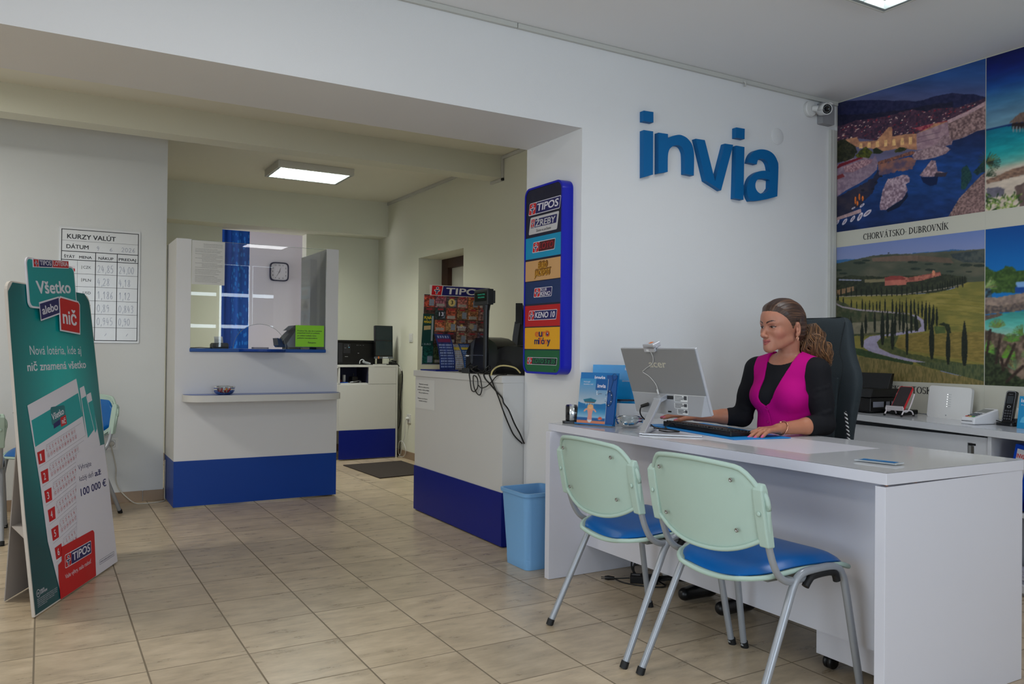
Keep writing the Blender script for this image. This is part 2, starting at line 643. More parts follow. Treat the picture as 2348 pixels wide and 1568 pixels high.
# street wall with the poster window, an added second window and the window furniture
mb = MB()
mb.box(XL, -1.3, YF - .2, YF, 0, ZC); mb.box(1.5, 2.1, YF - .2, YF, 0, ZC); mb.box(3.8, XM, YF - .2, YF, 0, ZC)
mb.box(-1.3, 1.5, YF - .2, YF, 2.65, ZC); mb.box(2.1, 3.8, YF - .2, YF, 2.65, ZC)
mb.box(2.1, 3.8, YF - .2, YF, 0, .85); mb.box(-1.3, 1.5, YF - .2, YF, 0, .35)
struct(mb.build('wall_front', paint), 'street wall with the poster window and an added window', 'wall')


def window(name, x0, x1, z0, z1, nx, nz, label):
    fr = MB()
    y0, y1 = YF - .13, YF - .07
    t = .05
    fr.box(x0, x0 + t, y0, y1, z0, z1); fr.box(x1 - t, x1, y0, y1, z0, z1)
    fr.box(x0, x1, y0, y1, z0, z0 + t); fr.box(x0, x1, y0, y1, z1 - t, z1)
    for i in range(1, nx):
        x = x0 + (x1 - x0) * i / nx
        fr.box(x - .022, x + .022, y0, y1, z0, z1)
    for i in range(1, nz):
        z = z0 + (z1 - z0) * i / nz
        fr.box(x0, x1, y0, y1, z - .022, z + .022)
    o = struct(fr.build(name, mat('white_window_frame', (235, 235, 235), rough=.4)), label, 'window')
    p = MB(); p.box(x0 + .02, x1 - .02, YF - .104, YF - .098, z0 + .02, z1 - .02)
    q = p.build('window_pane', glass('window_glass'), o)
    return o


w1 = window('window_1', 2.1, 3.8, .85, 2.65, 3, 1, 'street window backed with posters')
for r_ in range(3):
    for c_ in range(3):
        q = MB(); q.box(2.19 + c_ * .535, 2.65 + c_ * .535, YF - .065, YF - .063, .97 + r_ * .56, 1.47 + r_ * .56)
        q.build('poster_back', mat('poster_back_grey', (150, 150, 148), rough=.8), w1)
q = MB(); q.grid([[(3.62 + .2 * i / 20, YF - .03 + .012 * math.sin(i * 1.3), 2.68 - 1.9 * j / 6) for i in range(21)] for j in range(7)], thick=.002)
q.build('side_drape', mat('net_curtain_white', (232, 232, 236), rough=.9), w1)
fr_ = MB()
for y_ in (-.5, .56, 1.64):
    fr_.box(XL - .13, XL - .07, y_, y_ + .06, 0, 2.45)
for z_ in (.0, .95, 2.39):
    fr_.box(XL - .13, XL - .07, -.5, 1.7, z_, z_ + .06)
dg = struct(fr_.build('added_glazed_door', mat('white_window_frame', (235, 235, 235), rough=.4)), 'added glazed white door letting daylight through the left wall', 'door')  # unseen door, invented to let daylight in from the left
q = MB(); q.box(XL - .104, XL - .098, -.47, 1.67, .03, 2.42); q.build('door_glass', glass('window_glass'), dg)
window('added_window', -1.3, 1.5, .35, 2.65, 2, 1, 'added large clear window letting in daylight behind the camera')  # unseen window, invented to bring more daylight into the room

# ------------------------------------------------------------------ lamps of the rooms
lamp_body = mat('lamp_white_metal', (206, 204, 196), rough=0.45)
louvre_m = mat('polished_louvre', (225, 230, 230), rough=0.22, metal=0.85)
louvre_w = mat('louvre_grey', (150, 160, 158), rough=0.3)


def louvre_lamp(name, label, x0, x1, y0, y1, zc, h, nx, ny, power, color):
    """Surface lamp: tray, tubes above a parabolic louvre grid (rows along X, cross blades along Y)."""
    t = thing(name, label, 'lamp', ((x0 + x1) / 2, (y0 + y1) / 2, zc - h))
    w = 0.012
    b = MB()
    b.box(x0, x1, y0, y0 + w, zc - h, zc); b.box(x0, x1, y1 - w, y1, zc - h, zc)
    b.box(x0, x0 + w, y0 + w, y1 - w, zc - h, zc); b.box(x1 - w, x1, y0 + w, y1 - w, zc - h, zc)
    b.box(x0 + w, x1 - w, y0 + w, y1 - w, zc - .008, zc)
    b.build('housing', lamp_body, t, bevel=.003)
    m_ = .03
    X0, X1, Y0, Y1 = x0 + m_, x1 - m_, y0 + m_, y1 - m_
    lv = MB()
    for (a0, a1, b0, b1) in ((x0 + w, X0, y0 + w, y1 - w), (X1, x1 - w, y0 + w, y1 - w), (X0, X1, y0 + w, Y0), (X0, X1, Y1, y1 - w)):
        lv.box(a0, a1, b0, b1, zc - h + .002, zc - h + .005)
    zb, zt = zc - h + .003, zc - h + .036
    for i in range(ny + 1):
        y = Y0 + (Y1 - Y0) * i / ny
        lv.hexa([(X0, y - .001, zb), (X1, y - .001, zb), (X1, y + .001, zb), (X0, y + .001, zb)],
                [(X0, y - .007, zt), (X1, y - .007, zt), (X1, y + .007, zt), (X0, y + .007, zt)])
    for i in range(nx + 1):
        x = X0 + (X1 - X0) * i / nx
        lv.hexa([(x - .0012, Y0, zb), (x + .0012, Y0, zb), (x + .0012, Y1, zb), (x - .0012, Y1, zb)],
                [(x - .012, Y0, zt), (x + .012, Y0, zt), (x + .012, Y1, zt), (x - .012, Y1, zt)])
    lv.build('louvre', louvre_w, t)
    area_light(name + '_light', ((X0 + X1) / 2, (Y0 + Y1) / 2, zt + .003), (0, 0, 0), X1 - X0 - .01, Y1 - Y0 - .01, power, color)
    return t


louvre_lamp('louvre_lamp', 'lit rectangular louvred lamp on the cream ceiling of the rear room', 1.74, 2.42, 7.02, 7.52, ZR, .062, 9, 4, LAMP_R * 2.2, (0.98, 1.0, 0.90))
louvre_lamp('louvre_lamp', 'lit louvred lamp just showing at the top edge of the front ceiling', 2.70, 3.38, 1.72, 2.385, ZC, .05, 4, 4, LAMP_F * 1.6, (0.97, 0.98, 1.0))

# ------------------------------------------------------------------ cable trunking, camera, little wall things
trunk = mat('white_trunking', (196, 196, 190), rough=.5)
mb = MB(); mb.box(.9, 2.04, YW - .02, YW, ZC - .026, ZC - .001); mb.box(2.044, XM - .001, YW - .02, YW, ZC - .026, ZC - .001)
tag(mb.build('cable_trunking', trunk, bevel=.002), 'long white cable trunking along the ceiling edge above the blue letters', 'trunking')
mb = MB(); mb.box(4.408, 4.468, YW - .018, YW, 0.9, 2.60)
mb.box(4.43, 4.448, YW - .021, YW - .018, 0.9, 2.60)
tag(mb.build('cable_trunking', trunk, bevel=.002), 'vertical white cable trunking in the corner beside the holiday prints', 'trunking')
mb = MB(); mb.box(XR - .016, XR, 6.06, 8.445, 2.735, 2.764); mb.box(XR - .003, XR, 6.06, 8.445, 2.764, 2.765)
tag(mb.build('cable_trunking', trunk, bevel=.002), 'white cable trunking along the rear right wall beside the ceiling lamp', 'trunking')
mb = MB(); mb.box(XR - .016, XR, 4.07, 5.868, 2.735, 2.762); mb.box(XR - .016, XR, 5.84, 5.868, 2.556, 2.735); mb.box(XR - .016, XR, 5.84, 6.06, 2.556, 2.580)
tag(mb.build('cable_trunking', trunk, bevel=.002), 'stepped white cable trunking turning down under the cross beam', 'trunking')

# camera on the wall
t = thing('security_camera', 'white round security camera beneath the ceiling in the corner', 'camera', (4.24, YW, 2.64))
cam_w = mat('white_plastic', (214, 214, 212), rough=.35)
blk = mat('black_plastic', (16, 16, 18), rough=.35, bump=.1, bscale=500)
mb = MB(Matrix.Translation((4.212, YW, 2.702)) @ Matrix.Rotation(R(90), 4, 'X'))
mb.lathe([(.0, .0), (.048, .0), (.05, .004), (.05, .022), (.044, .028), (.02, .03), (0, .03)], n=32)
for a in (30, 150, 270):
    mb.tube([(.036 * math.cos(R(a)), .036 * math.sin(R(a)), .027), (.036 * math.cos(R(a)), .036 * math.sin(R(a)), .0295)], .005, n=8)
mb.build('mount_plate', cam_w, t, angle=35)
d = Vector((-.42, -.86, -.20)).normalized()
P0 = Vector((4.258, YW - .075, 2.690))
mb = MB(); mb.tube([(4.214, YW - .028, 2.702), (4.23, YW - .05, 2.700), P0 - d * .02], [.016, .02, .022], n=14)
mb.build('bracket', cam_w, t)
rot = Vector((0, 0, 1)).rotation_difference(d).to_matrix().to_4x4()
mb = MB(Matrix.Translation(P0) @ rot)
mb.lathe([(0, -.04), (.026, -.038), (.033, -.03), (.035, .0), (.035, .055), (.0345, .06), (.030, .06), (.029, .055), (.0, .055)], n=32)
mb.build('camera_body', cam_w, t, angle=40)
mb = MB(Matrix.Translation(P0) @ rot)
mb.lathe([(0, .0555), (.0285, .0555), (.0285, .057), (.014, .057), (.013, .0565), (0, .0565)], n=32)
for k in range(14):
    a = 2 * PI * k / 14
    mb.lathe([(0, .0571), (.0022, .0571), (.002, .0585), (0, .059)], c=(.021 * math.cos(a), .021 * math.sin(a), 0), n=8, mat=1)
mb.build('lens_window', [mat('lens_black', (8, 8, 10), rough=.12), mat('infrared_diode', (190, 195, 200), rough=.2)], t)
mb = MB(Matrix.Translation(P0) @ rot)
q = [(math.cos(R(a)) * .039, math.sin(R(a)) * .039, z) for z in (.005, .082) for a in range(20, 165, 12)]
n_ = len(q) // 2
mb.add(q, [(i, i + 1, n_ + i + 1, n_ + i) for i in range(n_ - 1)], smooth=True)
vis = mb.build('sun_visor', cam_w, t); sm = vis.modifiers.new('sheet', 'SOLIDIFY'); sm.thickness = .002
mb = MB(); fr = Fr((4.295, YW, 2.62), (1, 0, 0), (0, 0, 1), (0, -1, 0))
mb.prism(fr, rrect(0, 0, .112, .135, .008), 0, .045)
tag(mb.build('junction_box', mat('grey_box_plastic', (150, 150, 152), rough=.5), bevel=.003), 'grey junction box behind the security camera', 'junction box')
mb = MB(Matrix.Translation((3.93, YW, 2.49)) @ Matrix.Rotation(R(90), 4, 'X'))
mb.lathe([(0, 0), (.052, 0), (.052, .003), (.049, .0045), (.004, .0045), (.004, .003), (0, .003)], n=40)
tag(mb.build('blanking_cover', mat('cover_white', (222, 222, 222), rough=.6), angle=30), 'round white blanking cover on the wall right of the raised letters', 'cover')
mb = MB(); mb.tube(smoothpath([(3.61, YW, 2.772), (3.612, YW - .03, 2.768), (3.618, YW - .034, 2.752), (3.626, YW - .024, 2.745), (3.628, YW - .012, 2.75)], 5), .004, n=8)
tag(mb.build('wall_hook', trunk), 'tiny white hook under the ceiling trunking', 'hook')

# ------------------------------------------------------------------ raised blue letters
LET = {
 'i1dot': [(2.8419, 2.413), (2.9115, 2.4147), (2.9108, 2.4736), (2.8412, 2.4709)],
 'i1': [(2.8455, 2.1035), (2.912, 2.1263), (2.9106, 2.3661), (2.8424, 2.3639)],
 'n': [(2.9507, 2.1376), (3.0182, 2.1541), (3.018, 2.2346), (3.0235, 2.2692), (3.0364, 2.2906), (3.0621, 2.3071), (3.0895, 2.3137), (3.1165, 2.31), (3.1332, 2.2923), (3.1426, 2.2621), (3.1453, 2.1585), (3.2129, 2.1562), (3.2142, 2.2485), (3.2105, 2.2998), (3.1933, 2.3377), (3.1588, 2.3644), (3.121, 2.3745), (3.0948, 2.3736), (3.0651, 2.3653), (3.0372, 2.3546), (3.0182, 2.3406), (3.0172, 2.3669), (2.9481, 2.3648)],
 'v': [(3.3051, 2.138), (3.4266, 2.0943), (3.5214, 2.3752), (3.454, 2.3731), (3.379, 2.1418), (3.2954, 2.3716), (3.225, 2.3698)],
 'i2dot': [(3.5438, 2.4207), (3.6142, 2.4216), (3.6152, 2.4843), (3.544, 2.4822)],
 'i2': [(3.5364, 2.0597), (3.6091, 2.0577), (3.6139, 2.3747), (3.5452, 2.3743)],
 'a': [(3.6484, 2.2859), (3.7186, 2.2838), (3.726, 2.3079), (3.7404, 2.3201), (3.7644, 2.3231), (3.7947, 2.3197), (3.8192, 2.2983), (3.8337, 2.2527), (3.7997, 2.2554), (3.7438, 2.2456), (3.6972, 2.2242), (3.6637, 2.1943), (3.6432, 2.1497), (3.6394, 2.1162), (3.6507, 2.0812), (3.6695, 2.0578), (3.7288, 2.0651), (3.806, 2.0822), (3.8985, 2.109), (3.9062, 2.2875), (3.8952, 2.3294), (3.864, 2.3637), (3.8157, 2.3806), (3.7595, 2.3805), (3.7126, 2.3687), (3.6789, 2.3472), (3.6581, 2.3173)],
 'ahole': [(3.8325, 2.2016), (3.8313, 2.1554), (3.8055, 2.1281), (3.7625, 2.1112), (3.7324, 2.1171), (3.7126, 2.1362), (3.7081, 2.16), (3.7189, 2.1855), (3.7444, 2.1994), (3.7916, 2.2049)],
}


def outline_solid(name, loops, fr, depth, mats, parent=None, lift=0.0):
    """A solid with holes: filled 2-D curve loops given thickness, laid on frame fr."""
    cu = bpy.data.curves.new(name, 'CURVE')
    cu.dimensions = '2D'
    cu.fill_mode = 'BOTH'
    cu.extrude = depth / 2
    for lp in loops:
        sp = cu.splines.new('POLY')
        sp.points.add(len(lp) - 1)
        for i, (a, b) in enumerate(lp):
            sp.points[i].co = (a, b, 0, 1)
        sp.use_cyclic_u = True
    o = bpy.data.objects.new(name, cu)
    COL.objects.link(o)
    me = bpy.data.meshes.new_from_object(o.evaluated_get(bpy.context.evaluated_depsgraph_get()))
    V_ = [fr.p(v.co.x, v.co.y, lift + depth / 2 + v.co.z) for v in me.vertices]
    F_ = [tuple(p.vertices) for p in me.polygons]
    bpy.data.objects.remove(o); bpy.data.curves.remove(cu); bpy.data.meshes.remove(me)
    q = MB(); q.add(V_, F_)
    return q


blue_let = mat('raised_letter_blue', (0, 98, 158), rough=.5, spec=.35)
FW = Fr((0, YW, 0), (1, 0, 0), (0, 0, 1), (0, -1, 0))


def fine(lp, n=3, corner=40):
    """Rounds the gently bending stretches of an outline, keeps its sharp corners."""
    P = [Vector(p) for p in lp]; N = len(P); out = []
    sharp = []
    for i in range(N):
        a = (P[i] - P[i - 1]); b = (P[(i + 1) % N] - P[i])
        sharp.append(a.angle(b) > R(corner))
    for i in range(N):
        p1, p2 = P[i], P[(i + 1) % N]
        p0 = P[i - 1] if not sharp[i] else p1 * 2 - p2
        p3 = P[(i + 2) % N] if not sharp[(i + 1) % N] else p2 * 2 - p1
        for k in range(n):
            t = k / n
            out.append(tuple(0.5 * ((2 * p1) + (p2 - p0) * t + (2 * p0 - 5 * p1 + 4 * p2 - p3) * t * t + (3 * p1 - p0 - 3 * p2 + p3) * t ** 3)))
    return out


for k, (key, loops, lab) in enumerate((('i', ['i1', 'i1dot'], 'first raised blue letter i of the wall sign'), ('n', ['n'], 'raised blue letter n of the wall sign'),
                                       ('v', ['v'], 'raised blue letter v of the wall sign'), ('i', ['i2', 'i2dot'], 'second raised blue letter i, next to the letter a'),
                                       ('a', ['a', 'ahole'], 'raised blue letter a ending the wall sign'))):
    if key == 'i':
        q = MB()
        t = thing('letter_i', lab, 'letter', (LET[loops[0]][0][0] + .03, YW - .018, LET[loops[0]][0][1]), 'raised blue letters of the wall sign')
        outline_solid('stem', [LET[loops[0]]], FW, .033, None).build('stem', blue_let, t, bevel=.0012)
        outline_solid('dot', [LET[loops[1]]], FW, .033, None).build('dot', blue_let, t, bevel=.0012)
    else:
        lps = [fine(LET[x]) if key != 'v' else LET[x] for x in loops]
        tag(outline_solid('letter_' + key, lps, FW, .033, None).build('letter_' + key, blue_let), lab, 'letter', 'raised blue letters of the wall sign')

# ------------------------------------------------------------------ the holiday prints
H_ = np.array([[37.02419, 13.61946, 4355.3336], [303.93968, -821.22826, 1783.29185], [0.38504, 0.00408, 1.0]])   # print plane (Y, z) -> artwork drawing sheet


def vnoise(x, y, seed=0):
    xi = np.floor(x).astype(np.int64); yi = np.floor(y).astype(np.int64)
    fx = x - xi; fy = y - yi
    fx = fx * fx * (3 - 2 * fx); fy = fy * fy * (3 - 2 * fy)

    def h(a, b):
        n = (a * 374761393 + b * 668265263 + seed * 974634777) & 0x7fffffff
        n = ((n ^ (n >> 13)) * 1274126177) & 0x7fffffff
        return ((n ^ (n >> 16)) & 0xffff) / 65535.0
    return (h(xi, yi) * (1 - fx) + h(xi + 1, yi) * fx) * (1 - fy) + (h(xi, yi + 1) * (1 - fx) + h(xi + 1, yi + 1) * fx) * fy


def fbm(x, y, seed=0, o=4):
    s = 0; a = .5; t = 0
    for k in range(o):
        s = s + a * vnoise(x * 2 ** k, y * 2 ** k, seed + k); t += a; a *= .5
    return s / t


def inside(U, V, pts):
    r = np.zeros(U.shape, bool)
    n = len(pts)
    for i in range(n):
        x1, y1 = pts[i]; x2, y2 = pts[(i + 1) % n]
        if y1 == y2:
            continue
        c = ((V >= min(y1, y2)) & (V < max(y1, y2)))
        r ^= c & (U < (x2 - x1) * (V - y1) / (y2 - y1) + x1)
    return r


class Canvas:
    """Printed picture: one colour per vertex of a fine sheet; U, V are drawing-sheet coordinates."""

    def __init__(s, U, V):
        s.U, s.V = U, V
        s.c = np.zeros(U.shape + (3,))

    def col(s, m, c, nz=0.0, sc=8, seed=0, stretch=(1, 1), c2=None):
        U, V = s.U[m], s.V[m]
        c = np.array(c, float)
        f = fbm(U / sc * stretch[0], V / sc * stretch[1], seed)[:, None] if (nz or c2 is not None) else 0
        if c2 is not None:
            f = np.clip((f - .3) / .4, 0, 1)
            s.c[m] = c * (1 - f) + np.array(c2, float) * f
        else:
            s.c[m] = c * (1 + (f - .5) * 2 * nz)

    def poly(s, pts, c, **k):
        wob = k.pop('wob', 0)
        U, V = s.U, s.V
        if wob:
            U = U + (fbm(s.U / 7, s.V / 7, 91) - .5) * 2 * wob
            V = V + (fbm(s.U / 7, s.V / 7, 57) - .5) * 2 * wob
        s.col(inside(U, V, pts), c, **k)

    def grad(s, m, stops, axis=1):
        q = (s.V if axis == 1 else s.U)[m]
        xs = [a for a, b in stops]
        s.c[m] = np.stack([np.interp(q, xs, [b[i] for a, b in stops]) for i in range(3)], -1)

    def line(s, pts, w, c, **k):
        for (x1, y1), (x2, y2) in zip(pts[:-1], pts[1:]):
            dx, dy = x2 - x1, y2 - y1
            L2 = dx * dx + dy * dy + 1e-9
            t = np.clip(((s.U - x1) * dx + (s.V - y1) * dy) / L2, 0, 1)
            m_ = np.hypot(s.U - x1 - t * dx, s.V - y1 - t * dy) < w
            s.col(m_, c, **k)

    def spot(s, x, y, rx, ry, c, **k):
        s.col(((s.U - x) / rx) ** 2 + ((s.V - y) / ry) ** 2 < 1, c, **k)


def print_grid(y0, y1, z0, z1, step):
    ny = int(round(abs(y1 - y0) / step)) + 1; nz = int(round((z1 - z0) / step)) + 1
    Y, Z = np.meshgrid(np.linspace(y0, y1, ny), np.linspace(z0, z1, nz), indexing='ij')
    w = H_[2, 0] * Y + H_[2, 1] * Z + 1
    U = (H_[0, 0] * Y + H_[0, 1] * Z + H_[0, 2]) / w
    V = (H_[1, 0] * Y + H_[1, 1] * Z + H_[1, 2]) / w
    return Y, Z, Canvas(U, V)


def sheet_object(name, P, colors, m_, parent=None, gain=1.0):
    a, b = P.shape[:2]
    q = MB(); q.grid(P)
    for i in range(len(q.sm)):
        q.sm[i] = False
    o = q.build(name, m_, parent)
    at = o.data.color_attributes.new('Col', 'FLOAT_COLOR', 'POINT')
    q_ = np.pad(colors, ((1, 1), (1, 1), (0, 0)), mode='edge')      # print softness
    colors = sum(q_[i:i + a, j:j + b] * w_ for i, j, w_ in ((1, 1, .36), (0, 1, .16), (2, 1, .16), (1, 0, .16), (1, 2, .16)))
    c = np.clip(colors.reshape(-1, 3) / 255 * gain, 0, 1)
    c = np.where(c <= .04045, c / 12.92, ((c + .055) / 1.055) ** 2.4)
    at.data.foreach_set('color', np.concatenate([c, np.ones((len(c), 1))], 1).astype(np.float32).ravel())
    return o


def cr(o, s):
    return lambda L: [(o[0] + x / s, o[1] + y / s) for x, y in L]


rnd = random.Random(4)
print_m = attr_mat('photo_print', rough=.45, spec=.35)
cream = mat('print_cream_border', (196, 194, 180), rough=.5, spec=.3)
XP = XM - .004


def serif(mbx, fr, t, a, b, h, mat=0, w=None, lift=.0008):
    """Small roman capitals drawn stroke by stroke with foot serifs."""
    G = {'C': (.72, ['arcC']), 'H': (.80, [('v', .16), ('v', .64), ('h', .16, .64, .5)]), 'O': (.80, ['arcO']), 'R': (.76, [('v', .16), 'bowlR']), 'V': (.78, ['V']),
         'A': (.78, ['A']), 'Á': (.78, ['A', 'acc']), 'T': (.72, [('v', .36), ('h', .04, .68, .96)]), 'S': (.58, ['S']), 'K': (.76, [('v', .16), 'K']), 'D': (.80, [('v', .16), 'D']),
         'U': (.78, ['U']), 'B': (.68, [('v', .16), 'B']), 'N': (.82, [('v2', .14), ('v2', .68), 'N']), 'Í': (.34, [('v', .17), 'acc1']), '-': (.42, [('h', .06, .34, .42)]), ' ': (.30, [])}
    tot = sum(G[c][0] for c in t)
    kx = (w / tot) if w else h
    x = 0

    def st(p, q, wd):
        p = Vector(p); q = Vector(q); d = (q - p).normalized(); n_ = Vector((-d.y, d.x)) * wd / 2
        pts = [p + n_, p - n_, q - n_, q + n_]
        mbx.poly(fr, [(a + (x + u.x) * kx, b + u.y * h) for u in pts][::-1], lift, mat)

    def arc(cx, cy, rx, ry, a0, a1, wt=.15, wn=.06, n=10):
        for i in range(n):
            u0, u1 = R(a0 + (a1 - a0) * i / n), R(a0 + (a1 - a0) * (i + 1) / n)
            um = (u0 + u1) / 2
            st((cx + rx * math.cos(u0), cy + ry * math.sin(u0)), (cx + rx * math.cos(u1), cy + ry * math.sin(u1)), wn + (wt - wn) * abs(math.cos(um)))

    def srf(cx, y):
        st((cx - .15, y), (cx + .15, y), .055)
    for c in t:
        for s_ in G[c][1]:
            if s_ == 'arcC': arc(.38, .5, .30, .48, 45, 315); st((.62, .98), (.62, .68), .05)
            elif s_ == 'arcO': arc(.40, .5, .32, .48, 0, 360, n=18)
            elif s_ == 'bowlR': arc(.18, .74, .38, .23, -90, 90); st((.36, .5), (.68, .02), .13); srf(.66, .02)
            elif s_ == 'V': st((.12, .97), (.38, .03), .14); st((.66, .97), (.40, .03), .06); srf(.12, .97); srf(.66, .97)
            elif s_ == 'A': st((.14, .03), (.38, .97), .06); st((.64, .03), (.40, .97), .14); st((.22, .34), (.58, .34), .05); srf(.13, .02); srf(.65, .02)
            elif s_ == 'acc': st((.36, 1.06), (.52, 1.26), .08)
            elif s_ == 'acc1': st((.14, 1.06), (.28, 1.26), .08)
            elif s_ == 'S': arc(.29, .74, .20, .23, 30, 270, .12); arc(.29, .26, .21, .25, 90, -150, .14); st((.50, .95), (.50, .74), .04); st((.07, .05), (.07, .28), .04)
            elif s_ == 'K': st((.20, .46), (.62, .97), .06); st((.32, .58), (.66, .03), .14); srf(.62, .97); srf(.66, .02)
            elif s_ == 'D': arc(.18, .5, .50, .47, -90, 90)
            elif s_ == 'U': st((.18, .97), (.18, .3), .15); st((.62, .97), (.62, .3), .06); arc(.40, .3, .22, .28, 180, 360, .15); srf(.18, .97); srf(.62, .97)
            elif s_ == 'B': arc(.18, .74, .32, .23, -90, 90); arc(.18, .27, .38, .25, -90, 90)
            elif s_ == 'N': st((.14, .97), (.68, .03), .14)
            elif s_[0] in ('v', 'v2'):
                st((s_[1], .02), (s_[1], .98), .15 if s_[0] == 'v' else .06); srf(s_[1], .02); srf(s_[1], .98)
            elif s_[0] == 'h': st((s_[1], s_[3]), (s_[2], s_[3]), .07)
        x += G[c][0]


# --- panel nearest the corner
FP = Fr((XP, 3.487, 0), (0, -1, 0), (0, 0, 1), (-1, 0, 0))
panel = thing('mural_panel', 'wall print panel with walled sea town above and cypress hills below', 'mural', (XP, 3.0, .86), 'holiday print panels')
mb = MB(); mb.box(XP - .001, XM - .0005, 2.524, 3.487, .80, 2.788)
serif(mb, Fr((XP - .001, 3.487, 0), (0, -1, 0), (0, 0, 1), (-1, 0, 0)), 'CHORVÁTSKO- DUBROVNÍK', .20, 1.865, .038, 1, .555)
serif(mb, Fr((XP - .001, 3.487, 0), (0, -1, 0), (0, 0, 1), (-1, 0, 0)), 'TOSKÁNSKO - TOSKÁN', .20, .915, .040, 1, .53)
mb.build('backing_sheet', [cream, mat('print_black', (22, 22, 24), rough=.5)], panel)

ST = .0026
Y, Z, c = print_grid(3.484, 2.526, 1.937, 2.782, ST)
U, V = c.U, c.V
k = cr((1880, 80), 3.267)
lean = (U - 1880) * -.28        # the drawing sheet's horizontals rise to the right
allm = np.ones(U.shape, bool)
c.grad(allm, [(120, (26, 62, 120)), (175, (44, 78, 132)), (215, (72, 84, 128)), (260, (96, 92, 120))])
c.c *= (1 + (fbm(U / 60, V / 14, 3) - .5) * .35)[..., None]
c.poly(k([(120, 500), (330, 490), (480, 488), (560, 495), (650, 492), (720, 500), (780, 490), (850, 465), (920, 450), (990, 435), (1080, 445), (1160, 445), (1205, 458), (1270, 470), (1270, 720), (120, 720)]), (26, 32, 64), c2=(44, 44, 78), sc=6, wob=.6)
c.poly(k([(120, 600), (400, 590), (640, 560), (800, 530), (1000, 500), (1000, 640), (120, 720)]), (24, 27, 48), c2=(38, 36, 58), sc=5, wob=3)
town = k([(120, 690), (200, 668), (280, 640), (400, 628), (520, 606), (620, 575), (700, 562), (800, 575), (850, 552), (950, 548), (1040, 545), (1110, 520), (1200, 490), (1262, 462), (1262, 640), (960, 700), (740, 745), (530, 770), (440, 790), (280, 775), (120, 800)])
c.poly(town, (86, 56, 74), c2=(52, 40, 58), sc=4, wob=2)
tm = inside(U, V, town)
for i in range(900):
    x = 1920 + rnd.random() * 345; y = 150 + rnd.random() * 175
    s_ = rnd.random()
    cc = [(178, 132, 132), (200, 168, 158), (128, 34, 52), (150, 52, 62), (96, 44, 60), (214, 186, 170)][int(s_ * 6)]
    m_ = tm & (abs(U - x) < .9 + rnd.random() * 1.8) & (abs(V - y - (U - x) * -.25) < .5 + rnd.random() * .8)
    c.c[m_] = cc
c.poly(k([(700, 700), (960, 640), (1100, 585), (1250, 520), (1262, 600), (960, 680), (760, 720)]), (128, 38, 60), c2=(176, 96, 100), sc=3)
c.poly(k([(960, 640), (1100, 575), (1262, 490), (1262, 712), (1180, 722), (1080, 772), (1000, 792), (965, 765)]), (96, 74, 76), c2=(168, 136, 132), sc=4, wob=1.5)
c.poly(k([(960, 640), (1100, 578), (1262, 488), (1262, 520), (1100, 604), (965, 665)]), (176, 144, 148), nz=.2, sc=5)
walls = k([(120, 800), (280, 765), (300, 800), (430, 792), (520, 690), (545, 690), (548, 762), (640, 745), (730, 740), (830, 690), (860, 665), (960, 650), (975, 760), (900, 805), (860, 850), (730, 862), (600, 850), (480, 872), (380, 850), (280, 840), (120, 835)])
c.poly(walls, (196, 140, 104), c2=(150, 104, 84), sc=9)
for i in range(9):
    x0 = 300 + i * 62
    c.poly(k([(x0, 815 - i * 8), (x0 + 22, 812 - i * 8), (x0 + 24, 850 - i * 5), (x0 - 2, 852 - i * 5)]), (226, 178, 120), nz=.15, sc=5)
c.poly(k([(728, 742), (860, 690), (960, 652), (975, 760), (900, 805), (860, 852), (730, 862)]), (142, 112, 124), c2=(170, 140, 146), sc=7)
for yy in (760, 800):
    c.line(k([(735, yy + 10), (900, yy - 30)]), .5, (96, 76, 92))
sea = k([(430, 965), (600, 905), (700, 880), (860, 850), (1000, 795), (1080, 772), (1180, 722), (1265, 705), (1265, 1400), (120, 1500), (120, 1180), (300, 1100)])
m_ = inside(U, V, sea)
c.grad(m_, [(285, (28, 32, 62)), (335, (24, 46, 92)), (380, (24, 62, 122)), (430, (24, 58, 112)), (540, (16, 34, 76))])
c.c[m_] *= (1 + (fbm(U / 22, V / 9, 8) - .5) * .5)[m_][:, None]
c.poly(k([(440, 975), (560, 935), (680, 915), (730, 940), (700, 1000), (560, 1030), (450, 1060)]), (150, 100, 84), c2=(84, 72, 96), sc=14, wob=4)
c.poly(k([(120, 1220), (300, 1130), (400, 1075), (440, 1010), (450, 1060), (400, 1180), (300, 1290), (120, 1400)]), (54, 48, 62), c2=(34, 36, 58), sc=14, wob=4)
for x, y, ry in ((270, 1240, 9), (300, 1215, 8), (325, 1225, 6), (285, 1262, 6)):
    c.spot(*k([(x, y)])[0], 2.2, ry, (206, 108, 44), nz=.3, sc=3)
c.poly(k([(430, 960), (470, 940), (600, 900), (700, 870), (720, 890), (600, 925), (520, 950), (445, 975)]), (150, 96, 74), c2=(90, 60, 60), sc=3, wob=1)
c.poly(k([(695, 905), (720, 872), (800, 852), (880, 818), (940, 832), (985, 858), (945, 892), (860, 922), (780, 938), (710, 938)]), (120, 96, 104), c2=(178, 150, 152), sc=4, wob=1)
c.poly(k([(880, 815), (940, 745), (1000, 790), (990, 825), (940, 835)]), (112, 88, 96), c2=(160, 132, 136), sc=4, wob=1)
c.poly(k([(120, 800), (180, 783), (270, 828), (282, 872), (255, 932), (120, 962)]), (30, 34, 24), c2=(60, 58, 40), sc=4, wob=3)
c.poly(k([(270, 905), (300, 868), (345, 838), (400, 880), (372, 922), (290, 925)]), (92, 96, 30), c2=(46, 52, 26), sc=4, wob=2)
c.poly(k([(400, 855), (430, 845), (480, 875), (450, 892), (405, 888)]), (36, 44, 30), wob=1)
